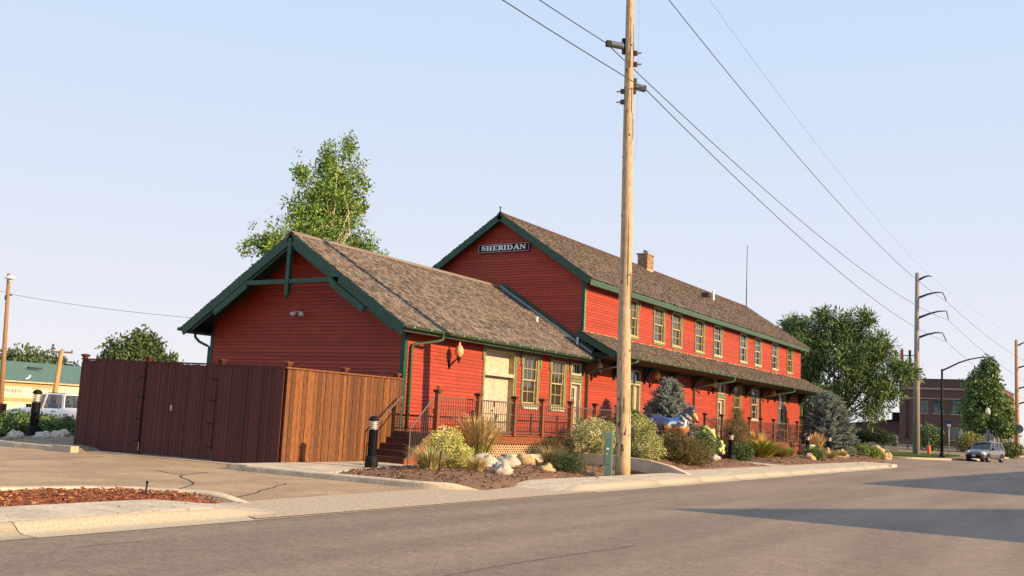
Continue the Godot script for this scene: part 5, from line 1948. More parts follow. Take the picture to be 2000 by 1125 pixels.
# a tuft of arching blades
func grass_mesh(n: int, h: float, spread: float, wid: float, cols: Array, seed_: int, tipcol = null, stiff := 0.5) -> ArrayMesh:
	var r := RandomNumberGenerator.new()
	r.seed = seed_
	var s := mb()
	for i in n:
		var a := r.randf() * TAU
		var rad := V(cos(a), 0, sin(a))
		var base := rad * r.randf() * spread * 0.22
		var hh := h * r.randf_range(0.55, 1.1)
		var out := spread * pow(r.randf(), 0.6) * (1.1 - stiff * 0.5)
		var side := V(-sin(a), 0, cos(a)) * wid * r.randf_range(0.6, 1.2)
		var c: Color = cols[r.randi() % cols.size()]
		var v := r.randf_range(0.75, 1.2)
		var prev := base
		var prev_s := side
		for k in 4:
			var f := (k + 1) / 4.0
			var bend := pow(f, 1.0 + 1.6 * stiff)
			var p := base + rad * out * bend + V(0, hh * (f - 0.32 * (1.0 - stiff) * f * f * 1.4), 0)
			var ns := side * (1.0 - f * 0.92)
			var cc := Color(c.r * v, c.g * v, c.b * v)
			if tipcol != null and k >= 2:
				cc = Color(tipcol.r * v, tipcol.g * v, tipcol.b * v)
				ns *= 2.2
			s.set_color(cc)
			quad(s, prev - prev_s, prev + prev_s, p + ns, p - ns)
			prev = p
			prev_s = ns
	return meshed(s)

func grass_clump(label: String, at: Vector3, mesh: Mesh, sc := 1.0, turn := 0.0, called := "grass_clump"):
	var o := put_mesh(called, mesh, M.blade)
	o.position = at
	o.rotation.y = turn
	o.scale = V(sc, sc, sc)
	tag(o, label, "ornamental grass", "ornamental grasses in the beds")
	return o

func rock(label: String, at: Vector3, size: Vector3, seed_: int, m: Material, turn := 0.0):
	var n := FastNoiseLite.new()
	n.seed = seed_
	n.frequency = 0.55
	var s := mb(true)
	var R := 14
	var K := 22
	var pt := func(i: int, k: int) -> Vector3:
		var th := PI * i / R
		var ph := TAU * (k % K) / K
		var d := V(sin(th) * cos(ph), cos(th), sin(th) * sin(ph))
		var f := 1.0 + 0.55 * n.get_noise_3dv(d * 1.6) + 0.16 * n.get_noise_3dv(d * 6.0) + 0.05 * n.get_noise_3dv(d * 18.0)
		var p := d * f
		p.y = maxf(p.y, -0.55)
		return p * size * 0.5
	for i in R:
		for k in K:
			quad(s, pt.call(i, k), pt.call(i, k + 1), pt.call(i + 1, k + 1), pt.call(i + 1, k))
	s.index()
	var o := put("boulder", s, m)
	o.position = at + V(0, size.y * 0.22, 0)
	o.rotation.y = turn
	tag(o, label, "boulder", "boulders in the beds")

func chips(called: String, label: String, poly: Array, y: float, count: int, tones: Array, seed_: int, size := 0.05):
	var r := RandomNumberGenerator.new()
	r.seed = seed_
	var s := mb()
	s.set_color(Color(1, 1, 1))
	box(s, Vector3.ZERO, V(1.6, 0.22, 0.5))
	var mesh := meshed(s)
	var pk := PackedVector2Array(poly)
	var lo := pk[0]
	var hi := pk[0]
	for p in pk:
		lo = lo.min(p); hi = hi.max(p)
	var xf := []
	var cols := []
	var tries := 0
	while xf.size() < count and tries < count * 10:
		tries += 1
		var p := Vector2(r.randf_range(lo.x, hi.x), r.randf_range(lo.y, hi.y))
		if not Geometry2D.is_point_in_polygon(p, pk): continue
		var sc := size * r.randf_range(0.4, 1.3)
		xf.append(Transform3D(Basis.from_euler(V(r.randfn() * 0.4, r.randf() * TAU, r.randfn() * 0.4)).scaled(V(sc, sc, sc)), V(p.x, bed_y(p, pk, y) + r.randf_range(0.0, 0.02), p.y)))
		var c: Color = tones[r.randi() % tones.size()]
		var v := r.randf_range(0.6, 1.3)
		cols.append(Color(c.r * v, c.g * v, c.b * v))
	var o := scatter(self, called, mesh, M.chip, xf, cols)
	tag(o, label, "wood chips", "", "stuff")

# rough height of a bed's surface (matches bed())
func bed_y(p: Vector2, pk: PackedVector2Array, y: float) -> float:
	var d := 99.0
	for i in pk.size():
		d = minf(d, p.distance_to(Geometry2D.get_closest_point_to_segment(p, pk[i], pk[(i + 1) % pk.size()])))
	for q in [[BED_FRONT, 1, 0.16], [BED_SIDE, 2, 0.28], [BED_FAR, 3, 0.2], [BED_ISLAND, 4, 0.1], [BED_BACK, 5, 0.15]]:
		if PackedVector2Array(q[0]) == pk:
			var n := FastNoiseLite.new()
			n.seed = q[1]
			n.frequency = 0.35
			return y - 0.085 * (1.0 - smoothstep(0.0, 0.22, d)) + q[2] * smoothstep(0.0, 1.6, d) * (0.75 + 0.5 * n.get_noise_2d(p.x, p.y)) + 0.05 * smoothstep(0.0, 0.3, d) * n.get_noise_2d(p.x * 4, p.y * 4)
	return y

func plants():
	clumps.small = leaf_clump(26, 0.42, 0.3, 1)
	clumps.long = leaf_clump(26, 0.75, 0.2, 2, 0.25)
	clumps.broad = leaf_clump(18, 0.6, 0.42, 3)
	clumps.fine = leaf_clump(34, 0.34, 0.2, 4)
	clumps.airy = leaf_clump(15, 0.5, 0.36, 6)
	clumps.feather = leaf_clump(18, 0.8, 0.17, 7, 0.25)
	clumps.needles = needle_spray()
	var gr := [lin(96, 130, 52), lin(112, 144, 60), lin(80, 114, 48), lin(132, 156, 70)]
	var dk := [lin(92, 118, 64), lin(106, 132, 70), lin(78, 104, 56), lin(122, 144, 76)]
	var far := [lin(78, 98, 58), lin(88, 108, 64), lin(68, 88, 54)]

	# aspen rising behind the freight house
	tree("aspen_tree", "airy green aspen with pale trunk rising behind the freight house roof", V(36.0, -0.1, -33.0), 8.2, [
		[V(0.6, 12.6, 0), V(1.5, 2.0, 1.5), 620], [V(-0.7, 11.2, 0.3), V(1.7, 1.7, 1.7), 580], [V(1.1, 11.0, -0.3), V(1.3, 1.3, 1.4), 330],
		[V(-1.9, 9.6, 0.4), V(1.7, 1.2, 1.5), 400], [V(-4.2, 8.8, 0.5), V(1.3, 0.9, 1.0), 190], [V(-3.0, 8.6, 0.4), V(1.2, 0.9, 1.0), 120], [V(3.0, 10.0, -0.4), V(1.2, 0.9, 1.0), 130], [V(0, 9.2, 0), V(1.5, 1.1, 1.4), 140],
		[V(1.0, 14.7, 0.2), V(0.6, 0.8, 0.6), 44], [V(-0.3, 13.9, 0.2), V(0.5, 0.8, 0.5), 40], [V(-2.1, 12.7, 0.2), V(0.5, 0.9, 0.5), 46], [V(4.3, 9.6, -0.5), V(0.9, 0.6, 0.7), 36], [V(2.6, 12.0, 0), V(0.7, 0.8, 0.7), 26]], "airy", 0.26, gr, M.pale_bark, 0.13, 101, 0.07, "", 0.62, 1.1)

	# honey locust at the far end
	tree("locust_tree", "large feathery dark green honey locust beyond the far end of the depot", V(76.5, 0.0, -18.2), 2.6, [
		[V(0, 8.2, -1.6), V(2.4, 2.0, 1.9), 420], [V(-0.5, 6.6, 1.6), V(2.4, 2.0, 1.9), 420], [V(0.5, 9.2, -3.0), V(1.6, 1.3, 1.2), 190], [V(0, 6.0, -2.4), V(2.4, 1.9, 1.8), 380],
		[V(0, 9.3, 0.8), V(1.7, 1.4, 1.2), 190], [V(0, 7.8, 2.9), V(1.6, 1.3, 1.2), 190], [V(-0.4, 5.0, 3.3), V(1.7, 1.2, 1.4), 170], [V(0, 6.4, 4.7), V(1.3, 0.9, 1.0), 100], [V(-1, 4.2, 0), V(2.2, 1.3, 2.2), 200], [V(0.5, 3.4, -3.6), V(2.4, 1.9, 2.0), 260], [V(0.5, 1.8, -2.6), V(2.2, 1.5, 1.9), 180], [V(0.5, 6.2, -5.0), V(1.8, 2.2, 1.6), 200], [V(-0.5, 3.4, 2.6), V(1.2, 0.7, 1.0), 50], [V(0, 10.3, -0.9), V(0.8, 0.7, 0.7), 50], [V(0, 10.2, 2.2), V(0.6, 0.6, 0.6), 36], [V(0.2, 4.6, -3.8), V(1.5, 1.4, 1.3), 130]], "feather", 0.46, dk, M.bark, 0.2, 102, 0.07, "", 0.6, 0.85)
	tree("maple_tree", "tall narrow green maple in front of the brick building", V(120, 0.8, -12.5), 2.0, [
		[V(0, 4.0, 0), V(2.4, 2.6, 2.7), 640], [V(0, 6.4, -0.3), V(1.7, 1.9, 1.9), 360], [V(0, 8.4, 0.3), V(0.9, 1.2, 1.2), 150], [V(0, 2.6, 1.4), V(1.9, 1.3, 1.7), 220]], "broad", 0.5, dk, M.bark, 0.16, 103, -0.1)
	tree("broad_tree", "bushy rounded green tree beyond the fence, left of the gable", V(81.2, -0.5, -104), 3.0, [
		[V(-1.5, 6.9, 0), V(2.6, 2.8, 2.6), 400], [V(0.8, 7.7, 0), V(2.3, 2.9, 2.6), 430], [V(3.4, 6.0, 0), V(2.4, 2.0, 2.3), 300], [V(-3.1, 5.6, 0), V(1.6, 1.9, 1.8), 190]], "broad", 0.74, far, M.bark, 0.25, 104, -0.2, "trees beyond the supply building")
	# row of trees behind the supply building
	var tl := [[42.5, -118, 8.6, 4.2, "tallest dark tree at the left edge behind the green roof"], [47.5, -122, 9.6, 4.0, "broad dark tree at the left edge beside the yard pole"], [53.5, -120, 8.2, 3.4, "mid green tree behind the green roof, right of the yard pole"], [60.0, -118, 6.6, 3.0, "sparse low tree above the green roof by the crossarm pole"], [66.5, -116, 7.2, 3.2, "spreading tree behind the crossarm pole"], [72.0, -114, 6.8, 3.2, "small tree showing over the dark gate's end post"], [79, -118, 7.2, 3.2, "low grey-green tree just left of the bushy rounded tree"]]
	for i in tl.size():
		var q: Array = tl[i]
		var h: float = q[2] * ([1.75, 1.7, 1.5, 1.2, 1.15, 1.12, 1.12][i])
		var w: float = q[3]
		tree("background_tree", q[4], V(q[0], -0.5, q[1]), h * 0.3, [[V(0, h * 0.62, 0), V(w, h * 0.36, w), 330], [V(w * 0.6, h * 0.45, 0), V(w * 0.7, h * 0.28, w * 0.7), 160], [V(-w * 0.6, h * 0.42, 0), V(w * 0.7, h * 0.28, w * 0.7), 160]], "broad", 0.7, far, M.bark, 0.2, 120 + i, -0.12, "trees beyond the supply building")

	spruce("small blue spruce in front of the platform, behind the horse statue", V(36.9, 0.3, -15.2), 2.95, 1.3, 201)
	spruce("larger blue spruce at the far end of the depot beds", V(62.0, 0.15, -15.2), 3.8, 2.05, 202)

	# cloud-pruned juniper on twisted stems
	var t := thing("juniper_tree", "low cloud-pruned juniper on bent dark stems by the lawn", "juniper", V(79.5, 0.12, -16.3))
	var s := mb(true)
	for q in [[V(0, 0, -0.9), V(0, 0.6, -1.1), V(0, 1.1, -1.3)], [V(0, 0, 0.1), V(0.1, 0.5, -0.15), V(0, 1.2, -0.3)], [V(0, 0, 0.15), V(0, 0.4, 0.6), V(0, 1.1, 1.0)]]:
		tube(s, q, 0.1, 0.05, 7)
	put("trunk", s, M.bark, t)
	crown(t, [[V(0, 1.35, -1.0), V(1.0, 0.45, 0.9), 260], [V(0, 1.55, 0.3), V(1.0, 0.5, 1.0), 300], [V(0, 1.3, 1.1), V(0.9, 0.35, 0.8), 200], [V(0, 0.75, -1.3), V(0.8, 0.35, 0.7), 120]], clumps.fine, 0.22, [lin(54, 76, 36), lin(66, 88, 42), lin(46, 64, 34)], 205, -0.4, 0.5, 1.5)

	# shrubs of the front bed
	var yel := [lin(190, 190, 98), lin(208, 206, 126), lin(164, 172, 82), lin(222, 218, 150)]
	var var1 := [lin(150, 158, 98), lin(190, 190, 136), lin(220, 214, 168), lin(120, 136, 82)]
	shrub("dogwood_shrub", "rounded yellow-green variegated shrub below the steps' rail", V(20.55, 0.15, -14.3), [[V(0, 0.5, 0), V(0.5, 0.5, 0.5), 520], [V(0.15, 0.3, 0.3), V(0.42, 0.34, 0.4), 220]], "small", 0.085, yel, 301, -0.5)
	shrub("variegated_shrub", "large cream-leaved variegated shrub left of the utility pole", V(29.9, 0.25, -14.9), [[V(0, 0.75, 0), V(0.85, 0.65, 0.8), 620], [V(0.5, 0.55, 0.5), V(0.7, 0.5, 0.6), 320]], "small", 0.1, var1, 302, -0.5, "variegated shrubs by the pole")
	shrub("variegated_shrub", "cream-leaved variegated shrub right of the utility pole", V(31.0, 0.25, -13.8), [[V(0, 0.8, 0), V(0.62, 0.75, 0.62), 560], [V(-0.4, 0.5, 0.5), V(0.7, 0.5, 0.5), 300], [V(0.15, 1.2, -0.2), V(0.4, 0.45, 0.4), 130]], "small", 0.1, [lin(142, 152, 84), lin(176, 176, 112), lin(196, 192, 136), lin(116, 132, 70)], 303, -0.5, "variegated shrubs by the pole")
	shrub("barberry_shrub", "rounded bronze-brown shrub in front of the horse statue", V(32.4, 0.2, -13.0), [[V(0, 0.5, 0), V(0.95, 0.58, 0.9), 900], [V(0.8, 0.4, 0.3), V(0.75, 0.5, 0.65), 420]], "fine", 0.115, [lin(104, 86, 46), lin(84, 82, 42), lin(132, 96, 52), lin(70, 74, 38), lin(90, 86, 46)], 304, -0.5)
	shrub("hydrangea_shrub", "hydrangea bush with pale yellow-green flower heads by the path steps", V(40.1, 0.2, -14.95), [[V(0, 0.65, 0), V(0.65, 0.65, 0.6), 300], [V(-0.3, 0.5, 0.3), V(0.5, 0.5, 0.5), 160]], "broad", 0.12, [lin(80, 108, 48), lin(96, 124, 56), lin(70, 94, 44)], 305, -0.5)
	var hyd := get_node("hydrangea_shrub")
	var r := RandomNumberGenerator.new()
	r.seed = 31
	for i in 30:
		var d := V(r.randf_range(-0.8, 1.0), r.randf_range(-0.3, 1.0), r.randf_range(-0.2, 1.0)).normalized()
		var p: Vector3 = (V(0.0, 0.65, 0) if i % 3 else V(-0.3, 0.5, 0.3)) + d * V(0.7, 0.7, 0.66)
		var fl := mb(true)
		var n := FastNoiseLite.new()
		n.seed = i
		n.frequency = 3.0
		for a in 6:
			for b in 8:
				var q := []
				for c in [[a, b], [a + 1, b], [a + 1, b + 1], [a, b + 1]]:
					var th: float = PI * c[0] / 6.0
					var ph: float = TAU * (c[1] % 8) / 8.0
					var dd := V(sin(th) * cos(ph), cos(th), sin(th) * sin(ph))
					q.append(dd * (0.095 + 0.05 * n.get_noise_3dv(dd)))
				quad(fl, q[0], q[1], q[2], q[3])
		var f := put("flower_head", fl, plain(C(188, 192, 120).lerp(C(206, 204, 150), r.randf()), 0.9), hyd)
		f.position = p
	shrub("tall_shrub", "tall thin-stemmed olive shrub before the lower depot windows", V(45.0, 0.2, -15.2), [[V(0, 0.8, 0), V(1.0, 0.7, 0.8), 330], [V(0.2, 1.5, 0), V(0.55, 0.6, 0.5), 110], [V(-0.6, 1.3, 0.1), V(0.35, 0.5, 0.35), 40], [V(0.3, 2.05, 0), V(0.35, 0.4, 0.3), 34], [V(0.8, 1.5, 0), V(0.3, 0.4, 0.3), 28]], "fine", 0.13, [lin(104, 98, 52), lin(122, 104, 58), lin(86, 92, 48)], 306, -0.15)
	shrub("low_shrub", "dark green low shrub under the tall olive shrub", V(43.9, 0.2, -14.6), [[V(0, 0.35, 0), V(0.8, 0.42, 0.6), 260]], "broad", 0.11, [lin(62, 88, 44), lin(76, 102, 50)], 307, -0.5)
	shrub("leafy_shrub", "leafy green shrub reaching behind the pole beside the horse statue", V(33.6, 0.3, -15.4), [[V(0, 0.9, 0), V(0.6, 0.9, 0.5), 300], [V(-0.3, 1.3, 0.1), V(0.4, 0.55, 0.4), 120]], "long", 0.14, [lin(78, 104, 56), lin(96, 122, 66), lin(66, 92, 50)], 308, -0.3)
	shrub("leafy_shrub", "soft green shrub at the horse statue's forelegs", V(37.6, 0.25, -14.0), [[V(0, 0.55, 0), V(0.45, 0.6, 0.45), 240]], "long", 0.12, [lin(96, 118, 74), lin(108, 130, 84)], 309, -0.4)
	shrub("dry_shrub", "brown-leaved low shrub under the deck edge beside the lattice", V(28.9, 0.2, -15.75), [[V(0, 0.4, 0), V(0.9, 0.38, 0.4), 300]], "fine", 0.1, [lin(96, 84, 46), lin(112, 92, 52), lin(84, 82, 44)], 310, -0.4)
	shrub("lavender_shrub", "low dark green needle-leaved shrub right of the spiky grass", V(24.1, 0.12, -12.75), [[V(0, 0.22, 0), V(0.42, 0.28, 0.4), 280]], "fine", 0.09, [lin(66, 88, 44), lin(80, 102, 52), lin(58, 76, 42)], 311, -0.5)
	shrub("potentilla_shrub", "bright green spreading shrub with boulders before the lawn", V(66.5, 0.15, -13.8), [[V(0, 0.35, 0), V(1.1, 0.42, 1.0), 300], [V(1.2, 0.4, -0.6), V(0.9, 0.5, 0.8), 200]], "broad", 0.14, [lin(104, 128, 52), lin(124, 146, 62), lin(90, 112, 48)], 312, -0.4)
	shrub("far_bed_shrub", "small grey-green shrub at the pavement edge by the far grasses", V(50.3, 0.18, -12.9), [[V(0, 0.3, 0), V(0.6, 0.34, 0.5), 220]], "broad", 0.12, [lin(92, 108, 56), lin(106, 122, 66)], 313, -0.4)
	# shrub behind the gate, at the pickup
	shrub("sumac_shrub", "wide leafy green shrub round the bollard light by the white pickup", V(21.4, 0.1, -31.9), [[V(-0.3, 0.36, -0.9), V(1.2, 0.46, 1.1), 460], [V(0.0, 0.3, 0.7), V(0.9, 0.36, 0.8), 300], [V(0.5, 0.2, 1.7), V(0.6, 0.28, 0.6), 110]], "broad", 0.14, [lin(88, 116, 62), lin(104, 132, 74), lin(74, 100, 54)], 314, -0.4)
	# planting by the brick building
	for q in [[112.0, -17.2, 2.6, 1.5, "grey-green shrub before the brick building's lower windows", [lin(84, 102, 64), lin(96, 114, 72)]], [113.0, -13.2, 1.9, 1.4, "yellow-green shrub directly above the moving car's bonnet", [lin(132, 132, 62), lin(148, 146, 74)]], [116.0, -9.9, 1.6, 1.2, "small shrub behind the moving car's roof", [lin(92, 104, 58), lin(110, 118, 66)]]]:
		shrub("street_shrub", q[4], V(q[0], gh(q[0], q[1]), q[1]), [[V(0, q[2] * 0.5, 0), V(q[3], q[2] * 0.5, q[3]), 260]], "broad", 0.3, q[5], 320 + int(q[0]), -0.4, "shrubs before the brick building")

	# ornamental grasses
	var pale := [lin(190, 172, 118), lin(164, 158, 102), lin(204, 186, 136), lin(142, 146, 94)]
	var olive := [lin(118, 112, 52), lin(136, 124, 60), lin(104, 104, 48), lin(152, 130, 70)]
	var tall := [lin(142, 150, 74), lin(120, 134, 64), lin(160, 154, 84)]
	var m_pale := grass_mesh(560, 0.62, 0.55, 0.011, pale, 1, null, 0.35)
	var m_spike := grass_mesh(420, 0.58, 0.62, 0.011, [lin(186, 166, 108), lin(202, 180, 128), lin(158, 148, 88)], 2, null, 0.5)
	var m_tall := grass_mesh(560, 1.35, 0.85, 0.015, tall, 3, lin(198, 172, 118), 0.45)
	var m_green := grass_mesh(760, 0.95, 1.0, 0.03, [lin(150, 160, 62), lin(172, 172, 74), lin(190, 174, 100), lin(124, 138, 56)], 4, null, 0.15)
	var m_plume := grass_mesh(320, 1.25, 0.7, 0.02, [lin(156, 150, 68), lin(140, 142, 62)], 5, lin(208, 176, 122), 0.7)
	grass_clump("pale dry grass clump at the front edge of the bed, left of the yellow shrub", V(19.05, 0.13, -13.7), m_pale, 1.35)
	grass_clump("olive grass clump in front of the yellow-green shrub", V(20.1, 0.13, -13.1), m_spike, 1.0, 1.0)
	grass_clump("tall brown-plumed grass rising against the cream freight door", V(24.0, 0.16, -15.6), m_tall, 1.3)
	grass_clump("spiky pale grass clump beside the low concrete wall", V(24.9, 0.14, -13.75), m_spike, 1.4, 2.0)
	grass_clump("wide green fountain grass beside the path bollard", V(45.9, 0.2, -14.2), m_green, 1.45)
	grass_clump("dry fountain grass right of the green fountain grass", V(49.3, 0.18, -14.3), m_green, 1.0, 2.0)
	grass_clump("orange-plumed upright grass between the two far bollards", V(58.6, 0.2, -15.0), m_plume, 1.2)
	grass_clump("pink-plumed grass behind the green fountain grass", V(48.2, 0.2, -15.2), m_plume, 1.15, 2.2)
	grass_clump("low straw-coloured grass at the pavement edge, first of the far pair", V(54.0, 0.18, -13.0), m_pale, 1.1, 1.0)
	grass_clump("low straw-coloured grass right of the far bollards", V(58.0, 0.18, -13.4), m_pale, 1.1, 2.0)
	grass_clump("golden dry grass below the two far bollards", V(57.3, 0.18, -14.3), m_pale, 1.3, 3.0)

	# boulders
	rock("large white boulder, left of the front trio", V(22.3, 0.14, -14.3), V(0.95, 0.52, 0.7), 1, M.rock, 0.3)
	rock("white boulder right of the front trio", V(23.1, 0.14, -14.1), V(0.78, 0.48, 0.65), 2, M.rock, 1.1)
	rock("small white boulder in front of the trio", V(22.3, 0.13, -13.75), V(0.48, 0.32, 0.42), 3, M.rock, 2.0)
	rock("flat white boulder nearest the pavement", V(20.7, 0.12, -12.75), V(0.62, 0.36, 0.5), 4, M.rock, 0.6)
	rock("small tan boulder under the spiky grass", V(23.4, 0.12, -13.05), V(0.5, 0.3, 0.42), 5, M.rock_tan, 0.9)
	rock("brownish boulder behind the spiky grass", V(24.3, 0.14, -14.2), V(0.6, 0.5, 0.5), 6, M.rock_tan, 2.2)
	rock("small white stone in the mulch left of the path", V(37.3, 0.28, -13.4), V(0.7, 0.3, 0.4), 7, M.rock, 0.2)
	rock("white stone beside the path steps", V(36.2, 0.3, -13.9), V(0.45, 0.35, 0.4), 8, M.rock, 1.2)
	rock("curved tan boulder under the far fountain grass", V(49.6, 0.15, -13.0), V(0.9, 0.5, 0.5), 9, M.rock_tan, 0.4)
	rock("pointed tan boulder by the first far bollard", V(57.0, 0.15, -14.0), V(0.5, 0.75, 0.5), 10, M.rock_tan, 0.4)
	rock("flat tan boulder between the far bollards", V(56.6, 0.15, -13.4), V(1.1, 0.3, 0.6), 11, M.rock_tan, 1.4)
	rock("rounded tan boulder beside the last bollard", V(59.2, 0.15, -13.7), V(0.7, 0.7, 0.6), 12, M.rock_tan, 2.4)
	rock("upright tan boulder next to the far spruce", V(63.6, 0.15, -14.6), V(0.5, 0.85, 0.5), 13, M.rock_tan, 0.1)
	rock("large tan boulder behind the bright green shrub", V(69.3, 0.15, -14.0), V(1.3, 1.1, 1.0), 14, M.rock_tan, 0.9)
	rock("small tan boulder at the end of the far bed", V(67.8, 0.12, -12.9), V(0.8, 0.6, 0.7), 15, M.rock_tan, 2.9)
	rock("pale boulder at the kerb by the gate, left of the pair", V(18.9, 0.1, -29.6), V(0.5, 0.36, 0.45), 16, M.rock, 0.3)
	rock("flat pale boulder at the kerb below the left bollard", V(19.6, 0.1, -29.2), V(0.7, 0.36, 0.6), 17, M.rock, 1.3)
	rock("pale grey boulder at the foot of the left bollard", V(20.3, 0.1, -29.4), V(0.55, 0.42, 0.5), 18, M.rock, 2.3)

	chips("wood_chips", "shredded brown mulch over the front bed", BED_FRONT, 0.12, 2600, [lin(120, 86, 62), lin(96, 66, 48), lin(150, 116, 88), lin(70, 48, 36)], 1, 0.045)
	chips("wood_chips", "brown mulch over the bed behind the low wall", BED_SIDE, 0.14, 1800, [lin(120, 86, 62), lin(96, 66, 48), lin(150, 116, 88)], 2, 0.05)
	chips("wood_chips", "brown mulch over the far bed", BED_FAR, 0.14, 1800, [lin(120, 86, 62), lin(96, 66, 48), lin(160, 126, 98)], 3, 0.06)
	chips("wood_chips", "coarse orange-red wood chips over the corner island", BED_ISLAND, 0.11, 8000, [lin(128, 72, 38), lin(106, 56, 28), lin(152, 94, 54), lin(80, 42, 22), lin(170, 122, 82)], 4, 0.036)

	# weeds in the pavement joints
	var weed := leaf_clump(9, 0.9, 0.35, 40)
	var wd := [[6.1, -10.14, 0.05], [6.5, -10.2, 0.03], [7.9, -10.14, 0.05], [8.4, -10.16, 0.035], [8.9, -10.14, 0.05], [9.4, -10.2, 0.03], [10.1, -10.5, 0.05], [20.1, -10.2, 0.1], [20.6, -10.16, 0.05], [20.8, -10.2, 0.08], [22.1, -10.3, 0.05], [23.6, -10.2, 0.05], [4.2, -10.15, 0.04], [34.5, -10.2, 0.06], [51.0, -10.9, 0.22], [51.5, -10.9, 0.16]]
	var wl := ["at the left picture edge", "second from the left edge", "beside the kerb crack", "just right of the kerb crack", "before the mulch tip", "near the driveway lip", "at the end of the left pavement", "tuft by the driveway's right lip", "small beside the right lip tuft", "upright stalk below the pedestal", "left of the pole shadow", "right of the pole foot", "at the far left of the kerb", "on the pavement beyond the pole", "large patch on the far pavement", "second patch on the far pavement"]
	for i in wd.size():
		var q: Array = wd[i]
		var o := put_mesh("weed", weed, plain(C(96, 104, 48), 0.8))
		o.position = V(q[0], 0.012 + 0.118 * kerb_h(q[0]) + q[2] * 0.5, q[1])
		o.scale = V(q[2], q[2] * 1.2, q[2])
		o.rotation.y = i
		tag(o, "small green weed in the pavement joint, " + wl[i], "weed", "weeds in the pavement")

	# grass blades of the lawn
	var gm := grass_mesh(26, 0.16, 0.14, 0.012, [Color(1, 1, 1)], 9, null, 0.6)
	var xf := []
	var cols := []
	for i in 3600:
		var p := Vector2(r.randf_range(79.8, 101.5), r.randf_range(-25, -11.6))
		if not inside(p, [Vector2(79.6, -15.2), Vector2(81.2, -13.2), Vector2(86.4, -11.9), Vector2(95.0, -11.6), Vector2(102, -11.6), Vector2(102, -26), Vector2(80.4, -26)]): continue
		if p.x > 86 and p.y > -12.8: continue
		xf.append(Transform3D(Basis(Vector3.UP, r.randf() * TAU).scaled(V(1.6, 1.2, 1.6)), V(p.x, 0.115, p.y)))
		var v := r.randf_range(0.8, 1.2)
		var c := lin(96, 122, 48)
		cols.append(Color(c.r * v, c.g * v, c.b * v))
	var go := scatter(self, "lawn_grass", gm, M.blade, xf, cols)
	tag(go, "short mown grass blades on the corner lawn", "grass", "", "stuff")

# ---------------------------------------------------------------- vehicles
# rings of points joined along their order; every ring has the same count
func loft(s: SurfaceTool, rings: Array, caps := true):
	var n: int = rings[0].size()
	for i in rings.size() - 1:
		for k in n:
			var k2 := (k + 1) % n
			quad(s, rings[i][k], rings[i + 1][k], rings[i + 1][k2], rings[i][k2])
	if caps:
		for e in [0, rings.size() - 1]:
			var c := Vector3.ZERO
			for p in rings[e]: c += p / n
			for k in n:
				if e == 0: tri(s, c, rings[e][k], rings[e][(k + 1) % n])
				else: tri(s, c, rings[e][(k + 1) % n], rings[e][k])

func wheel(parent: Node, at: Vector3, r: float, w: float, rim: Material):
	var o := node("wheel", parent, at)
	var b := Basis(V(1, 0, 0), V(0, 0, 1), V(0, -1, 0))
	var s := mb(true)
	lathe(s, [Vector2(r * 0.66, -w * 0.5), Vector2(r * 0.93, -w * 0.5), Vector2(r, -w * 0.35), Vector2(r, w * 0.35), Vector2(r * 0.93, w * 0.5), Vector2(r * 0.66, w * 0.5)], 22, Vector3.ZERO, b)
	put("tyre", s, M.rubber, o)
	s = mb()
	lathe(s, [Vector2(r * 0.68, -w * 0.42), Vector2(r * 0.68, w * 0.42), Vector2(r * 0.6, w * 0.4)], 22, Vector3.ZERO, b)
	lathe(s, [Vector2(0, w * 0.44), Vector2(r * 0.16, w * 0.42), Vector2(r * 0.18, w * 0.2), Vector2(0, w * 0.18)], 12, Vector3.ZERO, b)
	lathe(s, [Vector2(0, -w * 0.44), Vector2(r * 0.16, -w * 0.42)], 12, Vector3.ZERO, b)
	for side in [-1, 1]:
		for k in 5:
			var a := TAU * k / 5
			bar(s, V(cos(a) * r * 0.12, sin(a) * r * 0.12, side * w * 0.38), V(cos(a) * r * 0.64, sin(a) * r * 0.64, side * w * 0.4), r * 0.2, 0.03, V(0, 0, 1))
	put("rim", s, rim, o)
	s = mb()
	lathe(s, [Vector2(0, w * 0.1), Vector2(r * 0.66, w * 0.1)], 16, Vector3.ZERO, b)
	put("brake_disc", s, M.bronze, o)

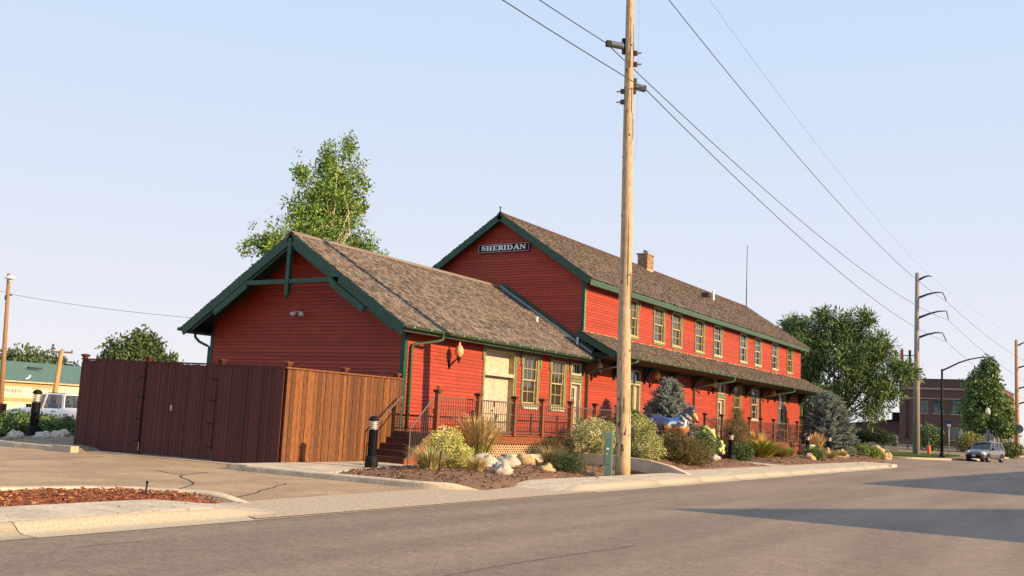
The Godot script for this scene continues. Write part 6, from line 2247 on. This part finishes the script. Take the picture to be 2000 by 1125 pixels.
# stations: [x, y_low, y_shoulder, half_width, crown]; cab: [x_low_front, x_top_front, x_top_rear, x_low_rear, belt, roof]
func car(called: String, label: String, at: Vector3, turn: float, st: Array, cab: Array, wheels: Array, paint: Material, rim: Material, cat: String) -> Node3D:
	var t := thing(called, label, cat, at, turn)
	var s := mb(true)
	var rings := []
	for q in st:
		var x: float = q[0]
		var w: float = q[3]
		var ring := []
		for p in [[-0.9, 0.0], [-1.0, 0.18], [-1.02, 0.55], [-0.99, 0.86], [-0.9, 1.0], [-0.5, 1.0], [0.0, 1.0], [0.5, 1.0], [0.9, 1.0], [0.99, 0.86], [1.02, 0.55], [1.0, 0.18], [0.9, 0.0]]:
			var y: float = lerpf(q[1], q[2], p[1])
			if absf(p[0]) <= 0.5: y += q[4] * (1.0 if p[0] == 0.0 else 0.8)
			ring.append(V(x, y, p[0] * w))
		rings.append(ring)
	loft(s, rings)
	put("body", s, paint, t)
	# roof and pillars
	var wb: float = cab[6]
	var wt: float = cab[6] * 0.8
	var belt: float = cab[4]
	var roof: float = cab[5]
	s = mb(true)
	var rr := []
	for k in 7:
		var f := k / 6.0
		var x := lerpf(cab[1], cab[2], f)
		var crown := 0.05 * sin(PI * f)
		rr.append([V(x, roof - 0.05, -wt), V(x, roof + crown * 0.7, -wt * 0.85), V(x, roof + 0.03 + crown, 0), V(x, roof + crown * 0.7, wt * 0.85), V(x, roof - 0.05, wt), V(x, roof - 0.07, 0)])
	loft(s, rr)
	put("roof", s, paint, t)
	for sd in [-1, 1]:
		var pil := [[cab[0], cab[1], 0.07], [cab[3], cab[2], 0.16]]
		for px in cab[7]:
			pil.append([px, px - 0.05, 0.09])
		for q in pil:
			s = mb()
			bar(s, V(q[0], belt - 0.04, sd * wb * 0.96), V(q[1], roof - 0.02, sd * wt), 0.05, q[2], V(1, 0, 0))
			put("pillar", s, paint, t)
	var gl: Material = M.car_glass
	s = mb()
	quad(s, V(cab[0], belt, -wb * 0.9), V(cab[1], roof - 0.03, -wt * 0.97), V(cab[1], roof - 0.03, wt * 0.97), V(cab[0], belt, wb * 0.9))
	put("windshield", s, gl, t)
	s = mb()
	quad(s, V(cab[3], belt, -wb * 0.9), V(cab[3], belt, wb * 0.9), V(cab[2], roof - 0.04, wt * 0.95), V(cab[2], roof - 0.04, -wt * 0.95))
	put("rear_window", s, gl, t)
	var xs: Array = [cab[0]] + cab[7] + [cab[3]]
	var xt: Array = [cab[1]] + cab[7].map(func(v): return v - 0.05) + [cab[2]]
	for sd in [-1, 1]:
		for i in xs.size() - 1:
			s = mb()
			quad(s, V(xs[i], belt, sd * wb * 0.955), V(xt[i], roof - 0.06, sd * wt * 0.985), V(xt[i + 1], roof - 0.06, sd * wt * 0.985), V(xs[i + 1], belt, sd * wb * 0.955))
			put("side_window", s, gl, t)
	# dark cabin filling and seats
	s = mb()
	for sx in [lerpf(cab[0], cab[3], 0.42), lerpf(cab[0], cab[3], 0.75)]:
		for sz in [-0.38, 0.38]:
			span(s, V(sx - 0.12, belt - 0.25, sz - 0.22), V(sx + 0.02, belt + 0.22, sz + 0.22))
			span(s, V(sx - 0.09, belt + 0.24, sz - 0.11), V(sx - 0.01, belt + 0.4, sz + 0.11))
	put("seats", s, M.seat, t)
	for q in wheels:
		for sd in [-1, 1]:
			s = mb()
			var arc := []
			for k in 13:
				var a := PI * k / 12
				arc.append(Vector2(cos(a) * q[1] * 1.16, sin(a) * q[1] * 1.16))
			extrude(s, arc, 0.03, V(q[0], q[1], sd * q[2] * 1.012 - (0.015 if sd < 0 else 0.015)))
			put("wheel_arch", s, M.rubber, t)
			wheel(t, V(q[0], q[1], sd * (q[2] - 0.09)), q[1], 0.24, rim)
	# mirrors
	for sd in [-1, 1]:
		s = mb(true)
		box(s, V(cab[0] - 0.25, belt + 0.08, sd * (wb + 0.14)), V(0.12, 0.16, 0.2))
		put("mirror", s, M.black, t)
	return t

func vehicles():
	M.car_glass = glass(C(26, 34, 46), 0.72)
	var grey := plain(C(118, 117, 119), 0.26, 0.5)
	grey.clearcoat_enabled = true
	grey.clearcoat = 0.8
	grey.clearcoat_roughness = 0.08
	var bright := plain(C(214, 210, 204), 0.3, 0.6)
	var t := car("crossover_car", "dark grey crossover car turning into the side street", V(86.4, 0.0, -9.1), deg_to_rad(162.5), [
		[-2.24, 0.5, 0.9, 0.72, 0.0], [-2.1, 0.34, 1.02, 0.84, 0.0], [-1.5, 0.26, 1.08, 0.91, 0.0], [-0.5, 0.24, 1.04, 0.92, 0.0], [0.6, 0.24, 1.02, 0.92, 0.0], [1.0, 0.24, 1.02, 0.92, 0.03], [1.5, 0.26, 0.96, 0.91, 0.06], [1.95, 0.28, 0.86, 0.86, 0.08], [2.2, 0.34, 0.74, 0.74, 0.05], [2.28, 0.42, 0.64, 0.6, 0.02]],
		[1.05, 0.25, -1.55, -2.02, 1.0, 1.66, 0.9, [0.05, -0.95]], [[1.4, 0.34, 0.92], [-1.3, 0.34, 0.92]], grey, bright, "car")
	t.scale = V(0.87, 0.92, 0.87)
	for sd in [-1, 1]:
		var s := mb(true)
		box(s, V(2.06, 0.78, sd * 0.62), V(0.34, 0.13, 0.34), Basis(Vector3.UP, sd * 0.45))
		put("headlight", s, plain(C(226, 226, 224), 0.15), t)
		s = mb()
		box(s, V(2.14, 0.5, sd * 0.66), V(0.24, 0.14, 0.24), Basis(Vector3.UP, sd * 0.5))
		put("fog_lamp", s, M.black, t)
	var s := mb()
	span(s, V(2.2, 0.6, -0.5), V(2.3, 0.76, 0.5))
	put("grille", s, M.black, t)
	s = mb()
	for y in [0.635, 0.69, 0.74]:
		span(s, V(2.28, y - 0.01, -0.48), V(2.312, y + 0.01, 0.48))
	put("grille_bars", s, bright, t)
	s = mb()
	span(s, V(2.24, 0.3, -0.62), V(2.3, 0.56, 0.62))
	put("bumper", s, M.black, t)
	s = mb()
	span(s, V(2.3, 0.44, -0.16), V(2.325, 0.57, 0.16))
	put("license_plate", s, plain(C(200, 200, 206), 0.5), t)
	s = mb()
	for sd in [-1, 1]:
		span(s, V(-1.0, 0.25, sd * 0.935 - 0.01), V(1.0, 0.36, sd * 0.935 + 0.01))
	put("sill_trim", s, M.bronze, t)
	s = mb(true)
	for sd in [-1, 1]:
		for x in [0.35, -0.75]:
			box(s, V(x - 0.2, 0.9, sd * 0.935), V(0.2, 0.03, 0.03))
	put("door_handles", s, grey, t)

	var white := plain(C(206, 208, 214), 0.3)
	white.clearcoat_enabled = true
	white.clearcoat = 0.6
	var p := car("pickup_truck", "white crew-cab pickup parked behind the end of the dark gate", V(30.1, gh(30.1, -43.75), -43.75), deg_to_rad(95), [
		[-2.85, 0.6, 1.2, 0.9, 0.0], [-2.7, 0.5, 1.24, 0.98, 0.0], [-1.2, 0.45, 1.24, 1.0, 0.0], [-1.0, 0.45, 1.2, 1.0, 0.0], [0.3, 0.45, 1.18, 1.0, 0.0], [1.0, 0.45, 1.18, 1.0, 0.02], [1.6, 0.48, 1.15, 0.99, 0.05], [2.3, 0.5, 1.08, 0.97, 0.06], [2.65, 0.52, 1.0, 0.92, 0.04], [2.78, 0.55, 0.9, 0.84, 0.0]],
		[1.15, 0.45, -1.05, -1.25, 1.18, 1.86, 0.96, [0.15]], [[1.75, 0.4, 1.0], [-1.75, 0.4, 1.0]], white, bright, "pickup truck")
	s = mb()
	span(s, V(-0.9, 1.9, -0.6), V(0.3, 1.93, -0.55)); span(s, V(-0.9, 1.9, 0.55), V(0.3, 1.93, 0.6))
	put("roof_rack", s, M.black, p)
	for sd in [-1, 1]:
		s = mb(true)
		box(s, V(2.66, 0.86, sd * 0.72), V(0.24, 0.22, 0.32))
		put("headlight", s, plain(C(226, 226, 224), 0.15), p)
	s = mb()
	span(s, V(2.7, 0.45, -0.9), V(2.9, 0.66, 0.9))
	put("bumper", s, M.metal, p)

# ---------------------------------------------------------------- painted horse statue, one continuous surface
func capsule_d(p: Vector3, a: Vector3, b: Vector3, ra: float, rb: float) -> float:
	var ab := b - a
	var h := clampf((p - a).dot(ab) / ab.length_squared(), 0.0, 1.0)
	return p.distance_to(a + ab * h) - lerpf(ra, rb, h)

func net_surface(bones: Array, lo: Vector3, hi: Vector3, cell: float, k: float, paint: Callable) -> SurfaceTool:
	var n := Vector3i(((hi - lo) / cell).ceil()) + Vector3i.ONE
	var f := PackedFloat32Array()
	f.resize(n.x * n.y * n.z)
	for x in n.x:
		for y in n.y:
			for z in n.z:
				var p := lo + V(x, y, z) * cell
				var d := 9.0
				for b in bones:
					var c := capsule_d(p, b[0], b[1], b[2], b[3])
					var kk: float = b[4] if b.size() > 4 else k
					var h := clampf(0.5 + 0.5 * (d - c) / kk, 0, 1)
					d = lerpf(d, c, h) - kk * h * (1 - h)
				f[(x * n.y + y) * n.z + z] = d
	var vert := {}
	var s := mb(true)
	var corner := [Vector3i(0, 0, 0), Vector3i(1, 0, 0), Vector3i(0, 1, 0), Vector3i(1, 1, 0), Vector3i(0, 0, 1), Vector3i(1, 0, 1), Vector3i(0, 1, 1), Vector3i(1, 1, 1)]
	var edges := [[0, 1], [0, 2], [0, 4], [1, 3], [1, 5], [2, 3], [2, 6], [4, 5], [4, 6], [3, 7], [5, 7], [6, 7]]
	for x in n.x - 1:
		for y in n.y - 1:
			for z in n.z - 1:
				var v := []
				var neg := 0
				for c in corner:
					var q: float = f[((x + c.x) * n.y + y + c.y) * n.z + z + c.z]
					v.append(q)
					if q < 0: neg += 1
				if neg == 0 or neg == 8: continue
				var acc := Vector3.ZERO
				var m := 0
				for e in edges:
					if (v[e[0]] < 0) != (v[e[1]] < 0):
						var t: float = v[e[0]] / (v[e[0]] - v[e[1]])
						acc += Vector3(corner[e[0]]).lerp(Vector3(corner[e[1]]), t)
						m += 1
				vert[Vector3i(x, y, z)] = lo + (V(x, y, z) + acc / m) * cell
	var axes := [[Vector3i(1, 0, 0), Vector3i(0, 1, 0), Vector3i(0, 0, 1)], [Vector3i(0, 1, 0), Vector3i(0, 0, 1), Vector3i(1, 0, 0)], [Vector3i(0, 0, 1), Vector3i(1, 0, 0), Vector3i(0, 1, 0)]]
	for key in vert:
		for ax in axes:
			var a: float = f[(key.x * n.y + key.y) * n.z + key.z]
			var kb: Vector3i = key + ax[0]
			var b: float = f[(kb.x * n.y + kb.y) * n.z + kb.z]
			if (a < 0) == (b < 0): continue
			var q := [key, key - ax[1], key - ax[1] - ax[2], key - ax[2]]
			if not (vert.has(q[1]) and vert.has(q[2]) and vert.has(q[3])): continue
			var ids := [0, 1, 2, 0, 2, 3] if a > 0 else [0, 2, 1, 0, 3, 2]
			for i in ids:
				var pv: Vector3 = vert[q[i]]
				s.set_color(paint.call(pv))
				s.add_vertex(pv)
	return s

func horse():
	var t := thing("horse_statue", "life-size painted horse statue in blue, white and orange among shrubs", "statue", V(34.55, 0.42, -14.25), deg_to_rad(-64))
	t.scale = V(1.14, 1.1, 1.14)
	var bones := [
		[V(-0.42, 1.02, 0), V(0.42, 1.0, 0), 0.25, 0.25], [V(-0.45, 1.08, 0), V(-0.2, 1.05, 0), 0.24, 0.24], [V(0.38, 1.08, 0), V(0.46, 0.95, 0), 0.21, 0.22],
		[V(0.44, 1.12, 0), V(0.76, 1.5, 0), 0.21, 0.13, 0.08], [V(0.76, 1.54, 0), V(0.91, 1.27, 0), 0.105, 0.065, 0.03], [V(0.9, 1.27, 0), V(0.93, 1.18, 0), 0.062, 0.055, 0.03],
		[V(0.72, 1.58, 0.06), V(0.72, 1.7, 0.075), 0.03, 0.01, 0.02], [V(0.72, 1.58, -0.06), V(0.72, 1.7, -0.075), 0.03, 0.01, 0.02],
		[V(0.3, 1.26, 0), V(0.68, 1.6, 0), 0.06, 0.05, 0.04],
		[V(-0.66, 1.2, 0), V(-0.82, 1.08, 0), 0.05, 0.06, 0.05], [V(-0.82, 1.08, 0), V(-0.9, 0.5, 0), 0.07, 0.03, 0.05]]
	for sd in [-1, 1]:
		var fx: float = 0.08 if sd > 0 else -0.04
		bones.append([V(0.42, 0.95, sd * 0.13), V(0.44 + fx, 0.55, sd * 0.13), 0.11, 0.06, 0.06])
		bones.append([V(0.44 + fx, 0.55, sd * 0.13), V(0.42 + fx, 0.1, sd * 0.13), 0.055, 0.04, 0.03])
		bones.append([V(0.42 + fx, 0.1, sd * 0.13), V(0.46 + fx, 0.03, sd * 0.13), 0.045, 0.06, 0.03])
		bones.append([V(-0.48, 1.0, sd * 0.14), V(-0.38 - fx, 0.68, sd * 0.14), 0.16, 0.09, 0.06])
		bones.append([V(-0.38 - fx, 0.68, sd * 0.14), V(-0.58 - fx, 0.4, sd * 0.14), 0.08, 0.055, 0.03])
		bones.append([V(-0.58 - fx, 0.4, sd * 0.14), V(-0.52 - fx, 0.08, sd * 0.14), 0.05, 0.04, 0.03])
		bones.append([V(-0.52 - fx, 0.08, sd * 0.14), V(-0.47 - fx, 0.03, sd * 0.14), 0.045, 0.06, 0.03])
	var n := FastNoiseLite.new()
	n.seed = 12
	n.frequency = 2.4
	var paint := func(p: Vector3) -> Color:
		var w := n.get_noise_3dv(p)
		var black := lin(26, 26, 30)
		if p.x > 0.8 and p.y < 1.46 and p.y > 1.2:
			return lin(196, 142, 84)
		if p.x < -0.66:
			return lin(120, 126, 140) if w > 0.1 else lin(40, 44, 60)
		if p.x > 0.36 and p.y > 1.1:
			var rib := sin((p.x * 0.9 + p.y * 1.0) * 30.0 + 3.0 * w)
			return lin(206, 206, 200) if rib > 0.72 and p.y < 1.42 and absf(p.z) > 0.05 else black
		if p.y > 1.12 + 0.16 * w:
			if p.x < -0.02 + 0.2 * w: return lin(40, 34, 88)
			return lin(46, 104, 176) if w > -0.05 else lin(34, 42, 84)
		if p.x < -0.1 + 0.2 * w: return lin(30, 30, 44) if w < 0.12 else lin(70, 64, 66)
		if p.y > 0.92 + 0.3 * w - 0.1 * sin(p.x * 17.0):
			return lin(186, 184, 180) if w > 0.02 else lin(60, 64, 78)
		if p.y > 0.72: return lin(168, 104, 50) if w > -0.2 else lin(190, 76, 44)
		return lin(176, 96, 52) if w > 0 else lin(120, 74, 44)
	var s := net_surface(bones, V(-1.02, -0.05, -0.36), V(1.14, 1.78, 0.36), 0.036, 0.12, paint)
	var m := vcol(0.22)
	m.clearcoat_enabled = true
	m.clearcoat = 0.6
	put("body", s, m, t)
	s = mb()
	span(s, V(-0.85, -0.3, -0.35), V(0.75, -0.005, 0.35))
	put("plinth", s, M.concrete, t)

# ---------------------------------------------------------------- far buildings
func brick_building():
	var x0 := 135.0
	var g := 0.82
	var t := thing("brick_building", "two-storey dark red brick building with green-framed windows across the side street", "building", V(x0, g, 0))
	var zl := -24.1
	var zr := -14.05
	var zs := [[-23.2, -22.3], [-21.65, -20.65], [-20.1, -18.75], [-18.15, -16.75], [-16.1, -14.9]]
	var s := mb()
	for row in [[0.0, 0.8], [2.52, 4.0], [5.72, 8.25]]:
		span(s, V(0, row[0], zl), V(0.4, row[1], zr))
	for row in [[0.8, 2.52], [4.0, 5.72]]:
		var cur := zl
		for q in zs.slice(1):
			span(s, V(0, row[0], cur), V(0.4, row[1], q[0]))
			cur = q[1]
		span(s, V(0, row[0], cur), V(0.4, row[1], zr))
	span(s, V(0.4, 0, zr - 0.4), V(38, 8.25, zr)); span(s, V(0.4, 0, zl), V(38, 8.25, zl + 0.4)); span(s, V(0.4, 8.0, zl + 0.4), V(38, 8.1, zr - 0.4))
	put("wall", s, M.brick, t)
	merge_box(t, "cornice", M.stone, [[V(-0.18, 6.95, zl - 0.1), V(-0.003, 7.2, zr + 0.18)], [V(-0.003, 6.95, zr + 0.003), V(38, 7.2, zr + 0.18)]])
	merge_box(t, "belt_course", M.stone, [[V(-0.1, 5.78, zl), V(-0.003, 5.92, zr + 0.1)], [V(-0.003, 5.78, zr + 0.003), V(38, 5.92, zr + 0.1)]])
	merge_box(t, "coping", M.bronze, [[V(-0.1, 8.252, zl - 0.1), V(38, 8.33, zr + 0.1)]])
	var teal := plain(C(66, 92, 88), 0.5)
	for row in [[0.8, 2.52], [4.0, 5.72]]:
		for q in zs.slice(1):
			var w := node("window", t, V(0, row[0], q[0]))
			var ww: float = q[1] - q[0]
			var hh: float = row[1] - row[0]
			merge_box(w, "sill", M.stone, [[V(-0.12, -0.14, -0.08), V(-0.003, -0.005, ww + 0.08)]])
			merge_box(w, "frame", teal, [[V(0.1, 0, 0.002), V(0.2, hh, 0.08)], [V(0.1, 0, ww - 0.08), V(0.2, hh, ww - 0.002)], [V(0.1, 0.002, 0.08), V(0.2, 0.08, ww - 0.08)], [V(0.1, hh - 0.1, 0.08), V(0.2, hh - 0.002, ww - 0.08)], [V(0.1, hh * 0.62, 0.08), V(0.2, hh * 0.7, ww - 0.08)], [V(0.105, 0.08, ww * 0.5 - 0.08), V(0.195, hh - 0.1, ww * 0.5 + 0.08)]])
			merge_box(w, "pane", glass(C(44, 62, 66), 0.75), [[V(0.15, 0.06, 0.06), V(0.16, hh - 0.06, ww - 0.06)]])
			merge_box(w, "room", M.room, [[V(3.0, -0.4, -0.3), V(3.05, hh + 0.3, ww + 0.3)], [V(0.41, -0.45, -0.3), V(3.0, -0.4, ww + 0.3)], [V(0.41, hh + 0.3, -0.3), V(3.0, hh + 0.35, ww + 0.3)], [V(0.41, -0.4, -0.34), V(3.0, hh + 0.3, -0.3)], [V(0.41, -0.4, ww + 0.3), V(3.0, hh + 0.3, ww + 0.34)]])
	# windows on the sunlit street side
	for k in 7:
		for yy in [0.8, 4.0]:
			var w := node("window", t, V(2.5 + k * 5.0, yy, zr + 0.003))
			merge_box(w, "frame", teal, [[V(0, 0, 0), V(1.6, 1.72, 0.06)]])
			merge_box(w, "pane", glass(C(44, 62, 66), 0.75), [[V(0.1, 0.1, 0.062), V(1.5, 1.62, 0.07)]])
			merge_box(w, "sill", M.stone, [[V(-0.1, -0.14, 0), V(1.7, -0.005, 0.14)]])
	s = mb(true)
	tube(s, [V(-0.1, 0.1, -23.15), V(-0.1, 5.6, -23.15)], 0.09, 0.09, 6)
	put("downpipe", s, M.bronze, t)

	var l := thing("annex_building", "low brown brick annex left of the large brick building", "building", V(148, 0.8, 0))
	s = mb()
	extrude(s, [Vector2(-36, 0), Vector2(-24, 0), Vector2(-24, 3.5), Vector2(-36, 2.0)], 6, V(0, 0, 0), Basis(V(0, 0, 1), V(0, 1, 0), V(1, 0, 0)))
	put("wall", s, M.brick, l)
	s = mb()
	extrude(s, [Vector2(-36.2, 2.05), Vector2(-23.9, 3.58), Vector2(-23.9, 3.75), Vector2(-36.2, 2.2)], 6.6, V(-0.3, 0, 0), Basis(V(0, 0, 1), V(0, 1, 0), V(1, 0, 0)))
	put("roof", s, M.bronze, l)
	s = mb()
	span(s, V(-0.6, 3.3, -27.3), V(3, 4.3, -25.3))
	put("roof_unit", s, M.black, l)

	# cell mast behind the locust
	var c := thing("cell_mast", "tall mast with reddish panel antennas behind the steel pole", "antenna mast", V(140, 0.8, -24.6))
	s = mb(true)
	tube(s, [V(0, 0, 0), V(0, 12.6, 0)], 0.22, 0.16, 8)
	put("mast", s, M.steel, c)
	for q in [[-0.9, 0.2], [0.0, -0.35], [0.9, 0.2], [1.7, -0.1]]:
		s = mb()
		span(s, V(q[1] - 0.12, 10.2, q[0] - 0.15), V(q[1] + 0.12, 12.4, q[0] + 0.15))
		put("antenna_panel", s, plain(C(140, 72, 58), 0.6) if q[0] < 0.5 else M.bronze, c)
	s = mb()
	span(s, V(-0.06, 10.5, -1.3), V(0.06, 10.62, 2.0)); span(s, V(-0.06, 11.6, -1.3), V(0.06, 11.72, 2.0))
	put("frame", s, M.iron, c)

	# split-rail fence before the brick building
	var f := thing("rail_fence", "weathered split-rail fence in front of the brick building", "fence", V(112, 0, 0))
	var wood := plain(C(118, 102, 84), 0.9)
	for k in 6:
		var z := -24.0 + k * 2.4
		merge_box(f, "post", wood, [[V(-0.07, gh(112, z), z - 0.07), V(0.07, gh(112, z) + 1.1, z + 0.07)]])
		if k < 5:
			for yy in [0.4, 0.75]:
				s = mb()
				bar(s, V(0, gh(112, z) + yy, z), V(0, gh(112, z + 2.4) + yy, z + 2.4), 0.07, 0.1)
				put("rail", s, wood, f)

func supply_building():
	var t := thing("supply_building", "long pale yellow metal warehouse with a green roof at the far left", "building", V(0, -0.5, -90))
	var pale := patchy(C(206, 196, 160), C(214, 204, 170), C(220, 212, 180), V(0.6, 0.3, 0.6), 0.8, 70, 0.02)
	var band := patchy(C(146, 126, 84), C(164, 144, 100), C(176, 156, 112), V(0.4, 1.5, 0.4), 0.85, 71, 0.02)
	merge_box(t, "wall", pale, [[V(20, 0, -16), V(110, 3.3, 0)]])
	merge_box(t, "upper_band", band, [[V(20, 2.85, 0.002), V(61.2, 3.2, 0.08)]])
	merge_box(t, "lower_band", band, [[V(20, 1.4, 0.002), V(61.2, 1.74, 0.08)]])
	merge_box(t, "door_post", band, [[V(60.75, 0, 0.003), V(61.25, 2.848, 0.085)]])
	merge_box(t, "door_track", M.cream, [[V(20, 2.72, 0.004), V(60.7, 2.84, 0.12)]])
	merge_box(t, "eave_trim", M.cream, [[V(19.5, 3.22, 0.002), V(110, 3.36, 0.4)]])
	var s := mb()
	quad(s, V(19, 3.37, 0.45), V(19, 5.5, -8.5), V(111, 5.5, -8.5), V(111, 3.37, 0.45))
	quad(s, V(19, 5.5, -8.5), V(19, 3.3, -17), V(111, 3.3, -17), V(111, 5.5, -8.5))
	put("roof", s, patchy(C(74, 104, 92), C(84, 114, 102), C(96, 126, 112), V(0.15, 0.15, 0.15), 0.75, 72, 0.03), t)
	s = mb()
	span(s, V(61.0, 4.75, -4.9), V(62.4, 4.9, -4.5))
	put("roof_vent", s, M.bronze, t)
	# signboard with its lettering
	var o := thing("wall_sign", "white signboard lettered in supply on the yellow warehouse", "sign", V(55.4, 1.8, -89.98))
	merge_box(o, "board", plain(C(214, 208, 186), 0.7), [[V(-2.5, -0.3, 0), V(3.1, 0.62, 0.05)]])
	var f := SystemFont.new()
	f.font_names = PackedStringArray(["Droid Sans"])
	f.font_italic = true
	for q in [["fin", C(60, 96, 170), 0.32], ["supply", C(48, 46, 46), 1.35]]:
		var tm := TextMesh.new()
		tm.text = q[0]
		tm.font = f
		tm.font_size = 32
		tm.pixel_size = 0.0165
		tm.depth = 0.02
		var l := put_mesh("lettering", tm, plain(q[1], 0.7), o)
		l.position = V(q[2], 0.16, 0.065)
	# gull on the roof edge
	var b := thing("gull", "white gull standing on the eave of the green roof", "bird", V(57.9, 2.87, -89.75))
	s = mb(true)
	tube(s, [V(-0.28, 0.18, 0), V(-0.1, 0.24, 0), V(0.08, 0.34, 0), V(0.14, 0.44, 0)], 0.05, 0.1, 8)
	lathe(s, [Vector2(0, -0.09), Vector2(0.08, -0.05), Vector2(0.1, 0.0), Vector2(0.07, 0.07), Vector2(0, 0.1)], 8, V(0.17, 0.52, 0))
	tube(s, [V(0.24, 0.52, 0), V(0.36, 0.5, 0)], 0.025, 0.008, 5)
	put("body", s, M.white, b)
	s = mb(true)
	for z in [-0.04, 0.04]:
		tube(s, [V(0.0, 0.22, z), V(0.02, 0.0, z)], 0.014, 0.012, 5)
	put("legs", s, plain(C(176, 120, 96), 0.7), b)
	# brown post and cable at the lot edge, yellow guard posts far behind
	var p := thing("cable_post", "dark brown timber post with a cable at the left edge of the lot", "post", V(23.6, -0.25, -38))
	merge_box(p, "shaft", M.gate[0], [[V(-0.09, 0, -0.09), V(0.09, 1.36, 0.09)]])
	s = mb(true)
	tube(s, [V(0.05, 1.15, 0), V(1.6, 0.8, -1.5), V(3.4, 0.75, -3.2)], 0.014, 0.014, 5)
	put("cable", s, M.iron, p)
	for q in [[56.6, "left yellow guard post before the warehouse"], [57.3, "right yellow guard post before the warehouse"]]:
		s = mb(true)
		tube(s, [V(0, -0.1, 0), V(0, 0.9, 0)], 0.09, 0.09, 8)
		var y := put("guard_post", s, plain(C(206, 178, 40), 0.6))
		y.position = V(q[0], -0.5, -88.5)
		tag(y, q[1], "guard post", "yellow guard posts")

# buildings on the near side of the street, outside the picture; their shadows fall across the road
func near_side_buildings():
	var t := thing("street_shed", "small lean-to shed on the near side of the street", "building", V(18.1, 0, 8.0))
	var s := mb()
	extrude(s, [Vector2(0, 0), Vector2(11, 0), Vector2(11, 2.85), Vector2(0, 5.3)], 8.0)
	put("wall", s, M.cream, t)
	s = mb()
	extrude(s, [Vector2(-0.02, 5.31), Vector2(11.2, 2.83), Vector2(11.2, 2.95), Vector2(-0.02, 5.43)], 8.4, V(0, 0, -0.2))
	put("roof", s, M.metal, t)
	t = thing("street_warehouse", "long low warehouse on the near side of the street", "building", V(33.8, 0, 8.0))
	s = mb()
	extrude(s, [Vector2(0, 0), Vector2(60, 0), Vector2(60, 3.8), Vector2(30, 4.6), Vector2(12, 5.2), Vector2(0, 5.5)], 12.0)
	put("wall", s, M.stone, t)
	merge_box(t, "door", M.sage, [[V(8, 0, -0.05), V(11, 3, -0.003)]])

func _ready():
	rng.seed = 20180801
	camera_and_light()
	make_materials()
	make_board()
	build_ground()
	freight_house()
	depot()
	sheridan_sign()
	build_deck()
	build_fence()
	lamps()
	poles()
	street_things()
	vehicles()
	horse()
	brick_building()
	supply_building()
	near_side_buildings()
	plants()
